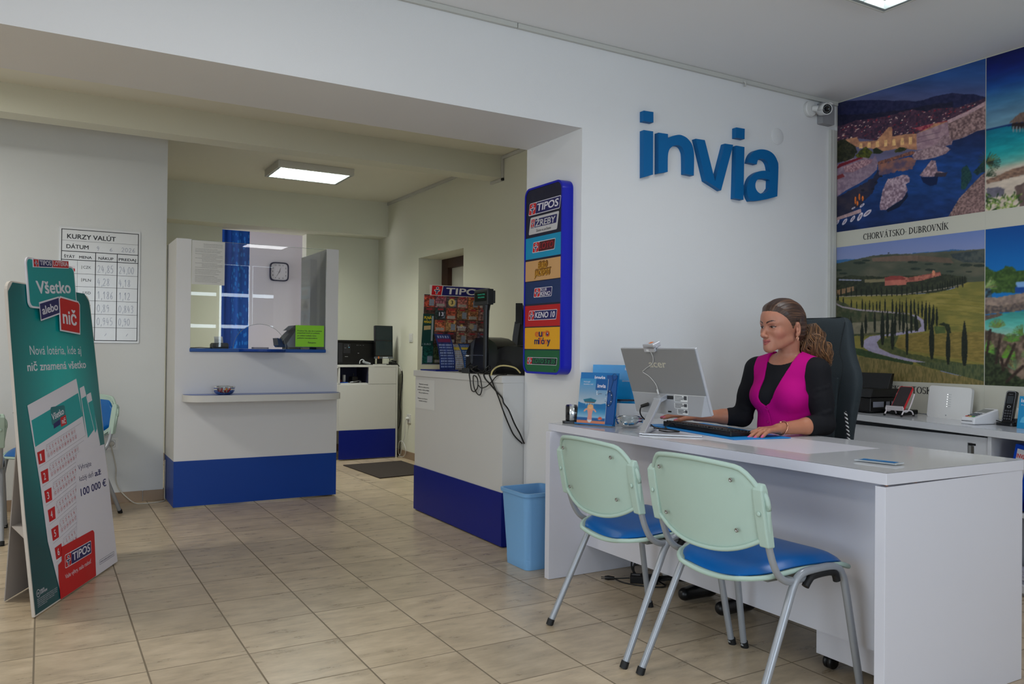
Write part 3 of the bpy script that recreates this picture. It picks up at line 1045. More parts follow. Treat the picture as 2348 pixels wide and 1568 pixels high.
c.poly(k([(560, 870), (600, 842), (660, 850), (640, 872), (570, 885)]), (40, 46, 26), c2=(70, 70, 34), sc=3, wob=2)
c.poly(k([(120, 980), (250, 925), (330, 918), (400, 930), (420, 900), (438, 960), (430, 1010), (380, 1060), (300, 1112), (200, 1165), (120, 1222)]), (120, 100, 118), c2=(150, 128, 142), sc=6)
c.poly(k([(120, 1005), (150, 968), (300, 918), (330, 922), (170, 985), (120, 1010)]), (112, 28, 42), nz=.15)
c.poly(k([(180, 990), (330, 935), (400, 935), (390, 960), (250, 1030), (190, 1030)]), (186, 148, 150), c2=(128, 90, 104), sc=3)
c.poly(k([(120, 1060), (175, 1040), (190, 1062), (120, 1090)]), (122, 52, 56))
c.poly(k([(450, 1282), (470, 1180), (492, 1120), (512, 1080), (560, 1070), (620, 1050), (660, 1052), (680, 1072), (675, 1105), (650, 1118), (660, 1170), (620, 1232), (560, 1270), (500, 1312), (455, 1314)]), (112, 90, 104), c2=(182, 158, 168), sc=4, wob=1.5)
c.poly(k([(500, 1312), (560, 1272), (620, 1235), (660, 1175), (665, 1210), (600, 1290), (510, 1330)]), (16, 26, 50), wob=1)
c.poly(k([(750, 1052), (790, 1000), (838, 938), (872, 944), (886, 1020), (960, 1035), (945, 1060), (860, 1062), (770, 1064)]), (112, 90, 100), c2=(184, 154, 160), sc=4, wob=1)
c.poly(k([(870, 1035), (962, 1030), (945, 1062), (860, 1064)]), (52, 46, 60), wob=.5)
c.poly(k([(760, 1066), (890, 1064), (880, 1120), (830, 1132), (780, 1110)]), (14, 30, 66), wob=1)
for x, y in ((462, 1060), (425, 1105), (400, 1155), (325, 1165)):
    c.spot(*k([(x, y)])[0], 4, 2.4, (24, 28, 42))
c.poly(k([(966, 1362), (1050, 1222), (1120, 1150), (1185, 1078), (1265, 1010), (1265, 1345)]), (88, 68, 68), c2=(150, 120, 116), sc=3, wob=2)
c.poly(k([(1062, 1150), (1060, 1010), (1098, 974), (1130, 1008), (1142, 1062), (1092, 1162)]), (20, 50, 58), c2=(36, 74, 66), sc=3, wob=3)
c.poly(k([(1150, 1030), (1210, 960), (1262, 900), (1262, 1010), (1190, 1050)]), (18, 38, 46), c2=(34, 62, 56), sc=3, wob=3)
for a in range(-70, 80, 18):
    p0 = (1262, 935)
    c.line(k([p0, (p0[0] - 70 * math.cos(R(a)), p0[1] - 70 * math.sin(R(a)))]), .7, (46, 62, 48))
c.poly(k([(120, 1372), (310, 1302), (316, 1330), (140, 1388), (120, 1396)]), (168, 138, 138), nz=.15, sc=5)
for bx, by, an, sz in ((190, 1400, -55, 9), (250, 1378, -55, 9), (135, 1405, -55, 7), (305, 1362, -60, 11), (360, 1335, -40, 12), (320, 1278, -40, 7), (255, 1298, -30, 5)):
    x, y = k([(bx, by)])[0]; an = R(an)
    d_ = np.stack([(U - x) * math.cos(an) + (V - y) * math.sin(an), -(U - x) * math.sin(an) + (V - y) * math.cos(an)])
    c.col((d_[0] / sz) ** 2 + (d_[1] / (sz * .36)) ** 2 < 1, (206, 196, 204), nz=.2, sc=3)
    c.col((d_[0] / (sz * .6)) ** 2 + (d_[1] / (sz * .18)) ** 2 < 1, (128, 118, 136))
P = np.stack([np.full(Y.shape, XP - .0016), Y, Z], -1)
o = sheet_object('town_photo', P, c.c, print_m, panel, PRINT)
o['label'] = 'printed photograph of a walled seaside town at dusk'

Y, Z, c = print_grid(3.484, 2.526, .982, 1.837, ST)
U, V = c.U, c.V
k = cr((1880, 500), 3.267)
allm = np.ones(U.shape, bool)
c.grad(allm, [(530, (98, 118, 168)), (560, (112, 126, 170)), (590, (122, 132, 170))])
c.poly(k([(120, 315), (190, 308), (270, 308), (270, 345), (120, 350)]), (56, 98, 140), nz=.1)
c.poly(k([(700, 262), (900, 248), (1000, 234), (1090, 240), (1240, 236), (1240, 290), (700, 290)]), (54, 90, 134), nz=.1)
c.poly(k([(110, 345), (270, 310), (400, 282), (520, 270), (700, 268), (900, 252), (1090, 242), (1240, 232), (1240, 520), (110, 520)]), (88, 86, 72), c2=(66, 72, 60), sc=16, wob=1, stretch=(.4, 1))
c.poly(k([(390, 300), (560, 282), (740, 280), (735, 322), (560, 325), (400, 325)]), (104, 86, 74), nz=.12)
c.poly(k([(740, 280), (980, 300), (1010, 340), (735, 322)]), (92, 78, 66), nz=.12)
c.poly(k([(980, 270), (1240, 235), (1240, 335), (1080, 330), (1000, 300)]), (46, 56, 60), c2=(72, 78, 74), sc=8)
for a, b, w_ in ((700, 330, 5), (820, 345, 4), (960, 345, 4), (1100, 352, 6), (1200, 356, 6), (720, 380, 5), (830, 388, 5), (980, 400, 4), (1120, 402, 3), (300, 335, 6), (350, 318, 4), (140, 390, 4), (180, 415, 4)):
    c.spot(*k([(a, b)])[0], w_ * 2.4, w_ * .55, (40, 50, 44), nz=.2)
c.line(k([(515, 270), (519, 262)]), .5, (40, 46, 40)); c.spot(*k([(519, 261)])[0], 2.2, 1, (40, 46, 40))
c.poly(k([(110, 452), (240, 430), (500, 440), (920, 420), (1100, 440), (1110, 480), (900, 560), (500, 580), (110, 590)]), (54, 58, 42), c2=(38, 44, 34), sc=5, wob=2)
c.poly(k([(340, 460), (500, 455), (500, 475), (340, 485)]), (120, 112, 84), nz=.1)
c.poly(k([(130, 540), (260, 510), (260, 545), (130, 580)]), (124, 98, 72), nz=.1)
c.line(k([(150, 462), (310, 466)]), 1.6, (128, 132, 150))
field = k([(110, 590), (300, 585), (640, 575), (860, 560), (1000, 530), (1110, 480), (1240, 474), (1240, 1100), (110, 1250)])
c.poly(field, (128, 118, 58), c2=(104, 102, 50), sc=14, stretch=(.5, 1.6))
c.poly(k([(720, 590), (900, 560), (1030, 540), (1060, 600), (1240, 650), (1240, 720), (900, 690), (740, 650)]), (112, 106, 48), c2=(138, 126, 66), sc=12, stretch=(.4, 1.6))
for yy in (560, 600, 640, 690, 720, 790, 830):
    c.line(k([(880, yy), (1050, yy + 8), (1240, yy + 30)]), .55, (96, 94, 46))
c.poly(k([(110, 590), (150, 620), (300, 690), (560, 705), (740, 740), (780, 800), (730, 850), (330, 880), (110, 900)]), (52, 62, 42), c2=(84, 82, 60), sc=9, wob=2)
c.poly(k([(190, 785), (340, 780), (560, 760), (720, 800), (640, 850), (360, 862), (240, 870)]), (118, 112, 92), nz=.16, sc=8)
c.poly(k([(640, 880), (830, 860), (1240, 850), (1240, 1090), (900, 1030), (600, 980), (560, 920)]), (134, 116, 60), c2=(110, 96, 48), sc=7, stretch=(.6, 1.6))
for yy in range(880, 1090, 26):
    c.line(k([(640, yy - 20), (900, yy - 6), (1240, yy + 10)]), .4, (104, 92, 46))
c.poly(k([(430, 920), (520, 890), (600, 870), (560, 960), (660, 1010), (870, 1050), (1100, 1090), (1240, 1100), (1240, 1170), (800, 1090), (520, 1010), (440, 960)]), (62, 72, 42), c2=(84, 88, 52), sc=5, wob=1.5)
road = (150, 142, 164)
c.line(k([(118, 590), (122, 640), (170, 665), (300, 688), (560, 708), (650, 716)]), 1.8, (146, 134, 140))
c.poly(k([(650, 708), (735, 732), (790, 770), (800, 820), (790, 848), (690, 862), (560, 882), (470, 885), (430, 930), (450, 975), (540, 1018), (680, 1055), (800, 1080), (780, 1090), (640, 1068), (500, 1032), (380, 1000), (330, 968), (335, 915), (380, 885), (480, 872), (640, 850), (735, 838), (765, 810), (755, 770), (710, 738)]), road, nz=.1, sc=5)
c.line(k([(120, 590), (300, 582), (640, 572), (860, 540), (1000, 515), (1060, 498)]), .9, (140, 130, 118))
c.poly(k([(240, 965), (330, 985), (480, 1030), (700, 1080), (700, 1120), (400, 1060), (250, 1010)]), (48, 66, 38), nz=.2, sc=4, wob=2)
c.poly(k([(110, 1010), (260, 1030), (480, 1060), (760, 1110), (1000, 1170), (1240, 1215), (1240, 1260), (110, 1260)]), (132, 116, 72), c2=(96, 90, 52), sc=5, stretch=(2.2, .5))
c.poly(k([(720, 1080), (900, 1080), (1240, 1100), (1240, 1225), (1000, 1165), (780, 1110)]), (58, 70, 46), c2=(84, 90, 58), sc=5, stretch=(2, .6))
c.poly(k([(490, 445), (600, 432), (660, 445), (650, 500), (490, 506)]), (168, 98, 84), nz=.12)
c.poly(k([(488, 448), (540, 432), (620, 434), (650, 460), (492, 468)]), (128, 58, 54), nz=.12)
c.poly(k([(640, 450), (720, 436), (850, 412), (905, 402), (912, 430), (850, 445), (760, 470), (650, 482)]), (170, 104, 88), c2=(120, 66, 58), sc=4)
c.poly(k([(845, 402), (852, 388), (868, 400), (868, 430), (848, 432)]), (196, 126, 96))


def cyp(x, yt, yb, w_):
    x0, y0 = k([(x, yt)])[0]; y1 = k([(x, yb)])[0][1]; w_ = w_ / 3.267 / 2
    n_ = 9
    pts = [(x0 + w_ * math.sin(PI * min(1, (i / n_) ** .55 * .98)) ** .7 * 1.0, y1 - (y1 - y0) * (1 - i / n_)) for i in range(n_ + 1)][::1]
    prof = [0, .35, .6, .8, .95, 1, 1, .92, .75, .4]
    L_ = [(x0 - w_ * prof[i], y0 + (y1 - y0) * i / 9) for i in range(10)]
    R_ = [(x0 + w_ * prof[i], y0 + (y1 - y0) * i / 9) for i in range(9, -1, -1)]
    c.poly(L_ + R_, (26, 32, 24), nz=.35, sc=2.5, wob=.5)


for i in range(26):
    x = 125 + i * 38
    cyp(x, 535 - i * 2.5 + rnd.random() * 8 - (20 if x < 300 else 0), 590 - (x > 640) * (x - 640) * .16 - rnd.random() * 6, 11)
for i in range(11):
    cyp(905 + i * 18.5, 480 - i * 5.5, 536 - i * 4.5, 12)
for a in ((140, 560, 620, 14), (180, 590, 640, 10), (240, 605, 670, 10), (280, 620, 680, 8), (322, 600, 690, 12), (345, 625, 696, 9), (376, 612, 690, 10), (402, 625, 700, 9), (430, 618, 695, 11), (454, 612, 700, 11), (492, 598, 705, 13),
          (548, 600, 712, 14), (577, 618, 740, 13), (602, 600, 845, 17), (620, 620, 720, 12), (652, 592, 790, 17), (686, 600, 760, 17), (711, 600, 720, 14), (741, 625, 735, 13), (770, 616, 745, 16), (800, 618, 755, 15), (826, 628, 770, 14), (855, 640, 800, 18), (880, 662, 810, 18),
          (415, 690, 855, 18), (348, 712, 865, 20), (236, 730, 935, 28), (320, 770, 968, 26), (473, 682, 950, 32), (510, 680, 892, 24), (548, 715, 985, 28), (568, 700, 880, 18), (630, 692, 862, 20), (657, 765, 1025, 22), (690, 670, 858, 20), (722, 690, 850, 22), (735, 760, 850, 16), (795, 650, 848, 24), (823, 640, 838, 18),
          (842, 745, 1058, 38), (852, 660, 800, 20), (965, 810, 1098, 34), (1087, 762, 1105, 46)):
    cyp(*a)
c.poly(k([(890, 800), (930, 780), (975, 800), (988, 860), (960, 870), (940, 810)]), (34, 42, 26), nz=.3, sc=3, wob=1)
c.poly(k([(860, 810), (940, 812), (945, 862), (870, 866)]), (70, 84, 46), nz=.2)
P = np.stack([np.full(Y.shape, XP - .0016), Y, Z], -1)
o = sheet_object('hills_photo', P, c.c, print_m, panel, PRINT)
o['label'] = 'printed photograph of cypress trees along a winding lane'

# --- panel nearer the viewer
panel = thing('mural_panel', 'wall print panel with thatched sea hut above and palm bay below', 'mural', (XP, 2.05, .86), 'holiday print panels')
mb = MB(); mb.box(XP - .001, XM - .0005, 1.56, 2.5236, .80, 2.788)
mb.build('backing_sheet', cream, panel)
Y, Z, c = print_grid(2.522, 1.57, 1.937, 2.782, .0042)
U, V = c.U, c.V
k = cr((2240, 80), 3.267)
yy = V - (2262 - U) * .14
allm = np.ones(U.shape, bool)
s0 = c.V.copy(); c.V = V + (U - 2262) * .22
c.grad(allm, [(110, (4, 10, 56)), (160, (6, 26, 98)), (200, (18, 66, 134)), (235, (60, 112, 152)), (262, (84, 124, 152)), (300, (104, 140, 156))])
c.c *= (1 + (fbm(U / 40, c.V / 9, 5) - .5) * .3)[..., None]
hz = c.V > 301
c.grad(hz, [(301, (0, 104, 126)), (330, (0, 128, 142)), (360, (30, 146, 148)), (384, (96, 160, 150)), (392, (160, 168, 150)), (400, (186, 172, 156)), (520, (196, 180, 166))])
c.c[hz] *= (1 + (fbm(U / 20, c.V / 5, 6) - .5) * .3)[hz][:, None]
c.col((c.V > 296.5) & (c.V < 301), (8, 40, 96))
c.V = s0
c.poly(k([(246, 662), (285, 620), (330, 584), (420, 560), (560, 640), (560, 660), (353, 654)]), (120, 98, 88), c2=(92, 74, 66), sc=4, stretch=(2, .5))
c.poly(k([(262, 664), (420, 650), (420, 700), (268, 706)]), (34, 24, 26))
for x in (278, 302, 326, 350, 380):
    c.line(k([(x, 690), (x, 728)]), 1.2, (120, 134, 140))
c.poly(k([(75, 1085), (170, 1050), (260, 1010), (353, 985), (470, 960), (470, 1010), (330, 1055), (200, 1085), (75, 1115)]), (150, 118, 98), c2=(96, 74, 64), sc=4, stretch=(.5, 2), wob=2)
c.poly(k([(75, 1150), (150, 1140), (215, 1160), (200, 1200), (75, 1230)]), (96, 92, 104), nz=.2, wob=3)
c.poly(k([(285, 1140), (353, 1110), (460, 1080), (460, 1300), (330, 1290)]), (92, 76, 72), nz=.3, wob=3)
for i in range(70):
    x = 70 + rnd.random() * 250; y = 1205 + rnd.random() * 115; a = R(rnd.random() * 180)
    c.line(k([(x, y), (x + 34 * math.cos(a), y - 30 * abs(math.sin(a)))]), 1.4, rnd.choice([(52, 84, 30), (110, 132, 66), (28, 52, 24), (140, 156, 88), (36, 62, 30)]))
for a in range(-60, 80, 12):
    c.line(k([(72, 955), (72 + 110 * math.cos(R(a)), 955 - 100 * math.sin(R(a)) * .8)]), 1.0, rnd.choice([(44, 56, 40), (86, 92, 54), (30, 40, 34)]))
    c.line(k([(72, 1060), (72 + 80 * math.cos(R(a)), 1060 - 75 * abs(math.sin(R(a))) * .7)]), .8, (48, 66, 50))
P = np.stack([np.full(Y.shape, XP - .0016), Y, Z], -1)
sheet_object('beach_photo', P, c.c, print_m, panel, PRINT)['label'] = 'printed photograph of a turquoise lagoon with thatched hut'

Y, Z, c = print_grid(2.522, 1.57, .982, 1.837, .0042)
U, V = c.U, c.V
k = cr((2240, 500), 3.733)
allm = np.ones(U.shape, bool)
c.grad(allm, [(515, (0, 64, 132)), (590, (0, 90, 158)), (650, (12, 104, 172))])
c.poly(k([(60, 400), (110, 430), (150, 462), (190, 450), (250, 415), (310, 412), (345, 450), (403, 446), (560, 430), (560, 600), (330, 640), (60, 640)]), (36, 62, 26), c2=(66, 92, 40), sc=5, wob=3)
c.poly(k([(335, 548), (403, 545), (560, 545), (560, 600), (345, 590)]), (110, 150, 196))
c.poly(k([(330, 590), (560, 590), (560, 650), (330, 640)]), (12, 62, 130))
c.poly(k([(60, 600), (128, 604), (130, 680), (60, 690)]), (70, 108, 128), c2=(30, 36, 40), sc=4)
c.poly(k([(60, 680), (180, 680), (280, 660), (403, 640), (560, 640), (560, 760), (403, 780), (220, 800), (60, 810)]), (112, 98, 92), c2=(150, 130, 116), sc=6)
c.poly(k([(60, 740), (200, 755), (403, 715), (560, 720), (560, 800), (403, 790), (220, 810), (60, 830)]), (70, 64, 64), c2=(122, 104, 92), sc=4, wob=2)
m_ = inside(U, V, k([(60, 840), (220, 815), (403, 795), (560, 790), (560, 1010), (240, 1010), (60, 960)]))
c.grad(m_, [(712, (40, 120, 116)), (745, (84, 168, 156)), (775, (150, 168, 150))])
c.c[m_] *= (1 + (fbm(U / 16, V / 4, 6) - .5) * .25)[m_][:, None]
c.poly(k([(60, 835), (215, 812), (225, 832), (60, 880)]), (92, 76, 66), nz=.3, sc=3)
c.poly(k([(60, 950), (240, 1000), (403, 1000), (560, 980), (560, 1440), (60, 1440)]), (66, 56, 46), c2=(132, 112, 96), sc=9, wob=3)
c.poly(k([(60, 1160), (180, 1100), (200, 1240), (300, 1330), (403, 1380), (560, 1380), (560, 1450), (60, 1450)]), (28, 36, 22), c2=(62, 72, 46), sc=4, wob=3)
for (px_, py_, L_, d0, d1, n_, cc) in ((180, 940, 75, 20, 170, 14, (96, 134, 66)), (300, 1060, 75, 10, 165, 14, (84, 130, 52)), (215, 1190, 120, -10, 60, 12, (96, 140, 48)), (66, 1130, 90, -20, 70, 12, (104, 140, 60)), (66, 600, 110, 0, 60, 9, (116, 140, 84)),
                                       (400, 1000, 90, 90, 200, 10, (80, 120, 56)), (330, 1300, 90, 50, 150, 10, (112, 120, 84)), (480, 1200, 100, 20, 170, 14, (86, 126, 50))):
    for i in range(n_):
        a = R(d0 + (d1 - d0) * i / (n_ - 1))
        c.line(k([(px_, py_), (px_ + L_ * math.cos(a), py_ - L_ * math.sin(a))]), 1.0, tuple(q * (.75 + .4 * rnd.random()) for q in cc))
for (p0, p1) in (((120, 960), (90, 1160)), ((200, 1040), (170, 1240)), ((330, 1080), (250, 1260)), ((215, 1200), (230, 1300)), ((400, 1270), (260, 1400))):
    c.line(k([p0, p1]), 3.2, (50, 38, 32), nz=.4, sc=3)
P = np.stack([np.full(Y.shape, XP - .0016), Y, Z], -1)
sheet_object('bay_photo', P, c.c, print_m, panel, PRINT)['label'] = 'printed photograph of a bay framed by fan palms'

# ------------------------------------------------------------------ printed graphics shared by several signs
G_RED = mat('print_red', (196, 14, 26), rough=.45, spec=.4)
G_NAVY = mat('print_navy', (28, 26, 92), rough=.45, spec=.4)
G_WHITE = mat('print_white', (222, 218, 226), rough=.45, spec=.4)
G_BLACK = mat('print_black', (22, 22, 24), rough=.5)
G_TEAL = mat('print_teal', (0, 156, 158), rough=.4, spec=.4)
G_DNAVY = mat('print_dark_navy', (12, 14, 46), rough=.4)


def skew(pts, k, y0):
    return [(x + k * (y - y0), y) for x, y in pts]


def little_man(mbx, fr, x, y, w, h, k, red, white, navy, lift=.0012):
    """The red badge with the stylised figure: ring head over a T-shaped body."""
    mbx.poly(fr, skew(rrect(x, y, x + w, y + h, w * .12, 3), k, y), lift, red)
    cx = x + w * .5
    S = lambda p: skew(p, k, y)
    L = lift + .0004
    mbx.poly(fr, S(ell(cx, y + h * .78, w * .20, h * .13, 14)), L, white)
    body = [(cx - w * .13, y + h * .06), (cx + w * .13, y + h * .06), (cx + w * .15, y + h * .36), (cx + w * .36, y + h * .40), (cx + w * .38, y + h * .60), (cx - w * .38, y + h * .60), (cx - w * .36, y + h * .40), (cx - w * .15, y + h * .36)]
    mbx.poly(fr, S(body), L, white)
    L += .0004
    mbx.poly(fr, S(ell(cx, y + h * .78, w * .12, h * .08, 12)), L, navy)
    b2 = [(cx - w * .07, y + h * .10), (cx + w * .07, y + h * .10), (cx + w * .08, y + h * .43), (cx + w * .29, y + h * .45), (cx + w * .29, y + h * .54), (cx - w * .29, y + h * .54), (cx - w * .29, y + h * .45), (cx - w * .08, y + h * .43)]
    mbx.poly(fr, S(b2), L, navy)


def badge(mbx, fr, x, y, w, h, k, word, wsz, ix, lift=.001, redw=.22, field=None, letter=None, bold=.035, tw=None):
    """White-edged slanted badge: figure at left, word on a dark field."""
    red, white, navy = ix
    e = h * .055
    mbx.poly(fr, skew(rrect(x, y, x + w, y + h, h * .12, 4), k, y), lift, white)
    f = navy if field is None else field
    mbx.poly(fr, skew(rrect(x + w * redw + e * .6, y + e, x + w - e, y + h - e, h * .08, 3), k, y), lift + .0004, f)
    little_man(mbx, fr, x + e, y + e, w * redw - e * .6, h - 2 * e, k, red, white, navy, lift + .0004)
    a = x + w * redw + w * .05
    mbx.text(fr, word, a + k * h * .22, y + h * .24, h * wsz, white if letter is None else letter, w=tw or (w - (a - x) - w * .06), bold=bold, shear=k, lift=lift + .001)


# ------------------------------------------------------------------ lottery A-board
ph = R(6.0)
eA = Vector((.4172, .9088, 0)); nhA = Vector((.9088, -.4172, 0))
e2A = Vector((0, 0, 1)) * math.cos(ph) - nhA * math.sin(ph)
FA = Fr((-.010, 3.934, .006), eA, e2A)
t = thing('advertising_stand', 'tall teal cardboard lottery stand leaning on the tiled floor at the left', 'advertising stand', (.17, 4.35, 0))
mb = MB()
card = [(0, 0), (.886, 0), (.872, .62), (.862, 1.0), (.852, 1.34)] + [(.80 + .05 * math.cos(R(a)), 1.355 + .055 * math.sin(R(a))) for a in range(10, 91, 16)] + \
       [(.66, 1.42), (.18, 1.422)] + [(.075 + .05 * math.cos(R(a)), 1.372 + .05 * math.sin(R(a))) for a in range(90, 181, 15)] + [(.018, 1.2), (.006, .8), (-.006, .4)]
mb.prism(FA, card, -.012, 0, 0)
# printed face: a deep teal that lightens towards the middle (the print's own gradient)
pan = mb.build('front_panel', mat('cardboard_white_edge', (214, 206, 196), rough=.7), t)
NS, NT = 90, 140
SS, TT = np.meshgrid(np.linspace(0, 1, NS), np.linspace(0, 1, NT), indexing='ij')
left = np.interp(TT, [0, .3, .58, .86, .97, 1], [.006, .0, .008, .02, .03, .075])
right = np.interp(TT, [0, .44, .7, .94, .975, 1], [.880, .866, .856, .846, .836, .79])
xs = left + (right - left) * SS
ys = .006 + TT * 1.41
f = np.clip(1.15 - np.hypot((xs - .46) / .55, (ys - .95) / .75) * .95, 0, 1)
f = np.maximum(f, np.clip(1 - np.abs(xs - .42) / .5, 0, 1) * .25)
cc = np.array([0, 62, 70])[None, None] * (1 - f[..., None]) + np.array([0, 178, 174])[None, None] * f[..., None]
P = np.stack([np.array(FA.p(0, 0, .0006))[i] + xs * FA.ex[i] + ys * FA.ey[i] for i in range(3)], -1)
sheet_object('printed_face', P, cc, attr_mat('stand_print', rough=.33, spec=.45), pan)
mb = MB()
# ticket copies, back to front
for dx, dy, l, sc in ((.152, .0, .0012, .93), (.078, .008, .0016, .965)):
    mb.poly(FA, [(.60 + dx - .02, .60), (.755 + dx * .35, .63), (.602 + dx, .982 - dx * .5), (.55 + dx, .972 - dx * .5)], l, 2)
    mb.poly(FA, [(.62 + dx - .03, .68), (.71 + dx * .5, .715), (.614 + dx, .918 - dx * .35), (.56 + dx, .908 - dx * .35)], l + .0003, 3)
mb.poly(FA, [(.0994, .884), (.148, .52), (.1653, .279), (.2313, .050), (.62, .10), (.66, .62), (.63, .7937), (.6122, .918), (.5993, .982)], .0020, 2)
mb.poly(FA, [(.1218, .817), (.1341, .700), (.630, .794), (.6045, .911)], .0023, 3)
# little logo on the ticket
mb.poly(FA, rrect(.303, .778, .447, .862, .012, 3), .0026, 4)
mb.text(FA, 'Všetko', .312, .80, .030, 2, w=.122, bold=.03, rot=.18, lift=.003)
mb.poly(FA, [(.318, .762), (.386, .775), (.386, .80), (.318, .784)], .0029, 1)
mb.poly(FA, [(.392, .806), (.449, .815), (.452, .772), (.390, .763)], .0029, 0)
mb.text(FA, 'nič', .402, .777, .024, 2, w=.038, bold=.03, lift=.0034)
for i in range(6):
    # one row of the ticket: red number square, two lines of boxed digits, ruled lines
    x = .1438 + .0152 * i; y = .6747 - .0877 * i
    mb.poly(FA, [(x + .006, y - .054), (x + .0655, y - .050), (x + .068, y + .006), (x, y)], .0026, 0)
    mb.text(FA, str(i + 1), x + .024, y - .040, .030, 2, w=.017 if i else .011, bold=.02, rot=.1, lift=.003)
    rot = .176
    ca, sa = math.cos(rot), math.sin(rot)
    x1 = x + .086; y1 = y - .008
    for r_ in range(2):
        for c_ in range(11):
            a = x1 + r_ * .006 + c_ * .0293 * ca + .0; b = y1 - r_ * .0285 + c_ * .0293 * sa
            if a > .50 and b < .58 or a > .60 or (b < .22 and a > .40):
                continue
            mb.ring(FA, [(a, b), (a + .018, b + .003), (a + .017, b + .026), (a - .001, b + .023)], [(a + .0008, b + .001), (a + .0172, b + .004), (a + .0162, b + .025), (a, b + .022)], .0024, 6)
            n_ = c_ + 1 + 11 * r_
            mb.text(FA, str(n_), a + .002, b + .004, .0135, 0, maxw=.0145, rot=rot, lift=.0026, bold=.01)
    for (a0, b0, a1, b1) in ((x1, y1 + .028, x1 + .375, y1 + .028 + .375 * .178), (x + .006, y - .067, x + .5, y - .067 + .494 * .178)):
        if i > 3:
            a1 = min(a1, .5); b1 = b0 + (a1 - a0) * .178
        mb.poly(FA, [(a0, b0), (a1, b1), (a1, b1 + .0012), (a0, b0 + .0012)], .0023, 6)
# white message panel and red corner panel
mb.poly(FA, [(.4369, .20), (.60, .0), (.884, .002), (.868, .40), (.8549, .6273), (.5461, .6235)] + [(.5461 - .034 * math.sin(R(a)), .5905 + .033 * math.cos(R(a))) for a in range(15, 90, 15)] + [(.505, .57)], .0030, 2)
mb.text(FA, 'Vyhrajte', .5237, .5400, .0245, 5, w=.151, lift=.0034)
mb.text(FA, 'každý deň', .5273, .4840, .0245, 5, w=.158, lift=.0034)
mb.text(FA, 'až', .706, .4810, .028, 1, w=.074, lift=.0034, bold=.035)
mb.text(FA, '100 000 €', .529, .4125, .0350, 1, w=.302, lift=.0034, bold=.03)
mb.ring(FA, rrect(.663, .042, .850, .0645, .003, 2), rrect(.6645, .0435, .8485, .063, .002, 2), .0034, 5)
mb.text(FA, 'www.vsetkoalebonic.sk', .671, .049, .0105, 5, w=.17, lift=.0034, bold=.01)
mb.poly(FA, [(.228, .003), (.609, .003)] + [(.635, .214)] + [(.610 + .0252 * math.cos(R(a)), .203 + .0252 * math.sin(R(a))) for a in range(20, 91, 14)] + [(.2836, .226), (.272, .165), (.236, .156), (.228, .10)], .0040, 0)
badge(mb, FA, .297, .1225, .283, .061, .13, 'TIPOS', .58, (0, 2, 1), lift=.0044)
mb.text(FA, 'Vaše výhry, naša radosť', .2896, .0775, .0190, 2, w=.277, lift=.0046, bold=.01)
mb.ring(FA, ell(.045, .0868, .0155, .0165, 18), ell(.045, .0868, .0135, .0145, 18), .001, 2)
mb.text(FA, '18+', .036, .082, .0095, 2, w=.018, lift=.001)
mb.text(FA, 'HRAJTE', .064, .0885, .0085, 2, w=.035, lift=.001, bold=.02)
mb.text(FA, 'ZODPOVEDNE', .064, .0775, .0085, 2, w=.059, lift=.001, bold=.02)
for i in range(5):
    mb.text(FA, ['Účasť na hazardnej hre môže byť škodlivá a návyková', 'Zákaz účasti osôb mladších ako 18 rokov na hrách', 'Hranie hazardných hier so sebou prináša riziko', 'vzniku závislosti, hrajte zodpovedne', 'Viac informácií na predajnom mieste'][i], .031, .0610 - i * .0078, .0042, 2, w=(.182, .18, .178, .15, .082)[i], lift=.001)
mb.text(FA, 'Nová lotéria, kde aj', .1674, 1.1036, .040, 2, w=.518, lift=.0012)
mb.text(FA, 'nič znamená všetko', .1332, 1.0325, .037, 2, w=.592, lift=.0012, bold=.025)
mb.build('printed_motif', [G_RED, G_NAVY, G_WHITE, G_TEAL, mat('print_deep_teal', (0, 108, 116), rough=.4), mat('print_dark_text', (52, 50, 92), rough=.5), mat('print_grey_line', (150, 140, 148), rough=.5)], pan)
# raised header card
mb = MB()
hdr = skew(rrect(.180, 1.312, .664, 1.540, .03, 5), .03, 1.312)
mb.prism(FA, hdr, .004, .011, 0)
mb.poly(FA, skew(rrect(.188, 1.320, .656, 1.532, .026, 5), .03, 1.312), .0115, 1)
mb.text(FA, 'Všetko', .262, 1.380, .056, 0, w=.345, bold=.06, lift=.0122, rot=.075)
mb.poly(FA, [(.268, 1.255), (.470, 1.296), (.470, 1.380), (.266, 1.340)], .013, 0)
mb.poly(FA, [(.274, 1.262), (.465, 1.302), (.465, 1.372), (.272, 1.333)], .0134, 2)
mb.text(FA, 'alebo', .292, 1.285, .036, 0, w=.158, bold=.035, lift=.014, rot=.19)
mb.prism(FA, [(.452, 1.214), (.664, 1.200), (.692, 1.352), (.676, 1.368), (.484, 1.382), (.466, 1.370)], .011, .0140, 0)
mb.poly(FA, [(.460, 1.220), (.658, 1.207), (.684, 1.350), (.672, 1.361), (.486, 1.374), (.473, 1.366)], .0144, 3)
mb.text(FA, 'nič', .486, 1.252, .066, 0, w=.145, bold=.06, lift=.015, rot=-.05)
mb.prism(FA, [(.244, 1.497), (.603, 1.526), (.607, 1.565), (.2465, 1.536)], .011, .0145, 0)
mb.poly(FA, [(.247, 1.501), (.292, 1.5045), (.294, 1.5365), (.249, 1.533)], .015, 3)
mb.poly(FA, [(.297, 1.505), (.425, 1.5155), (.428, 1.5475), (.299, 1.537)], .015, 2)
mb.poly(FA, [(.431, 1.516), (.600, 1.529), (.603, 1.561), (.434, 1.548)], .015, 3)
mb.text(FA, 'TIPOS', .308, 1.513, .021, 0, w=.108, bold=.03, rot=.08, lift=.0155)
mb.text(FA, 'LOTÉRIA', .441, 1.524, .021, 0, w=.152, bold=.03, rot=.08, lift=.0155)
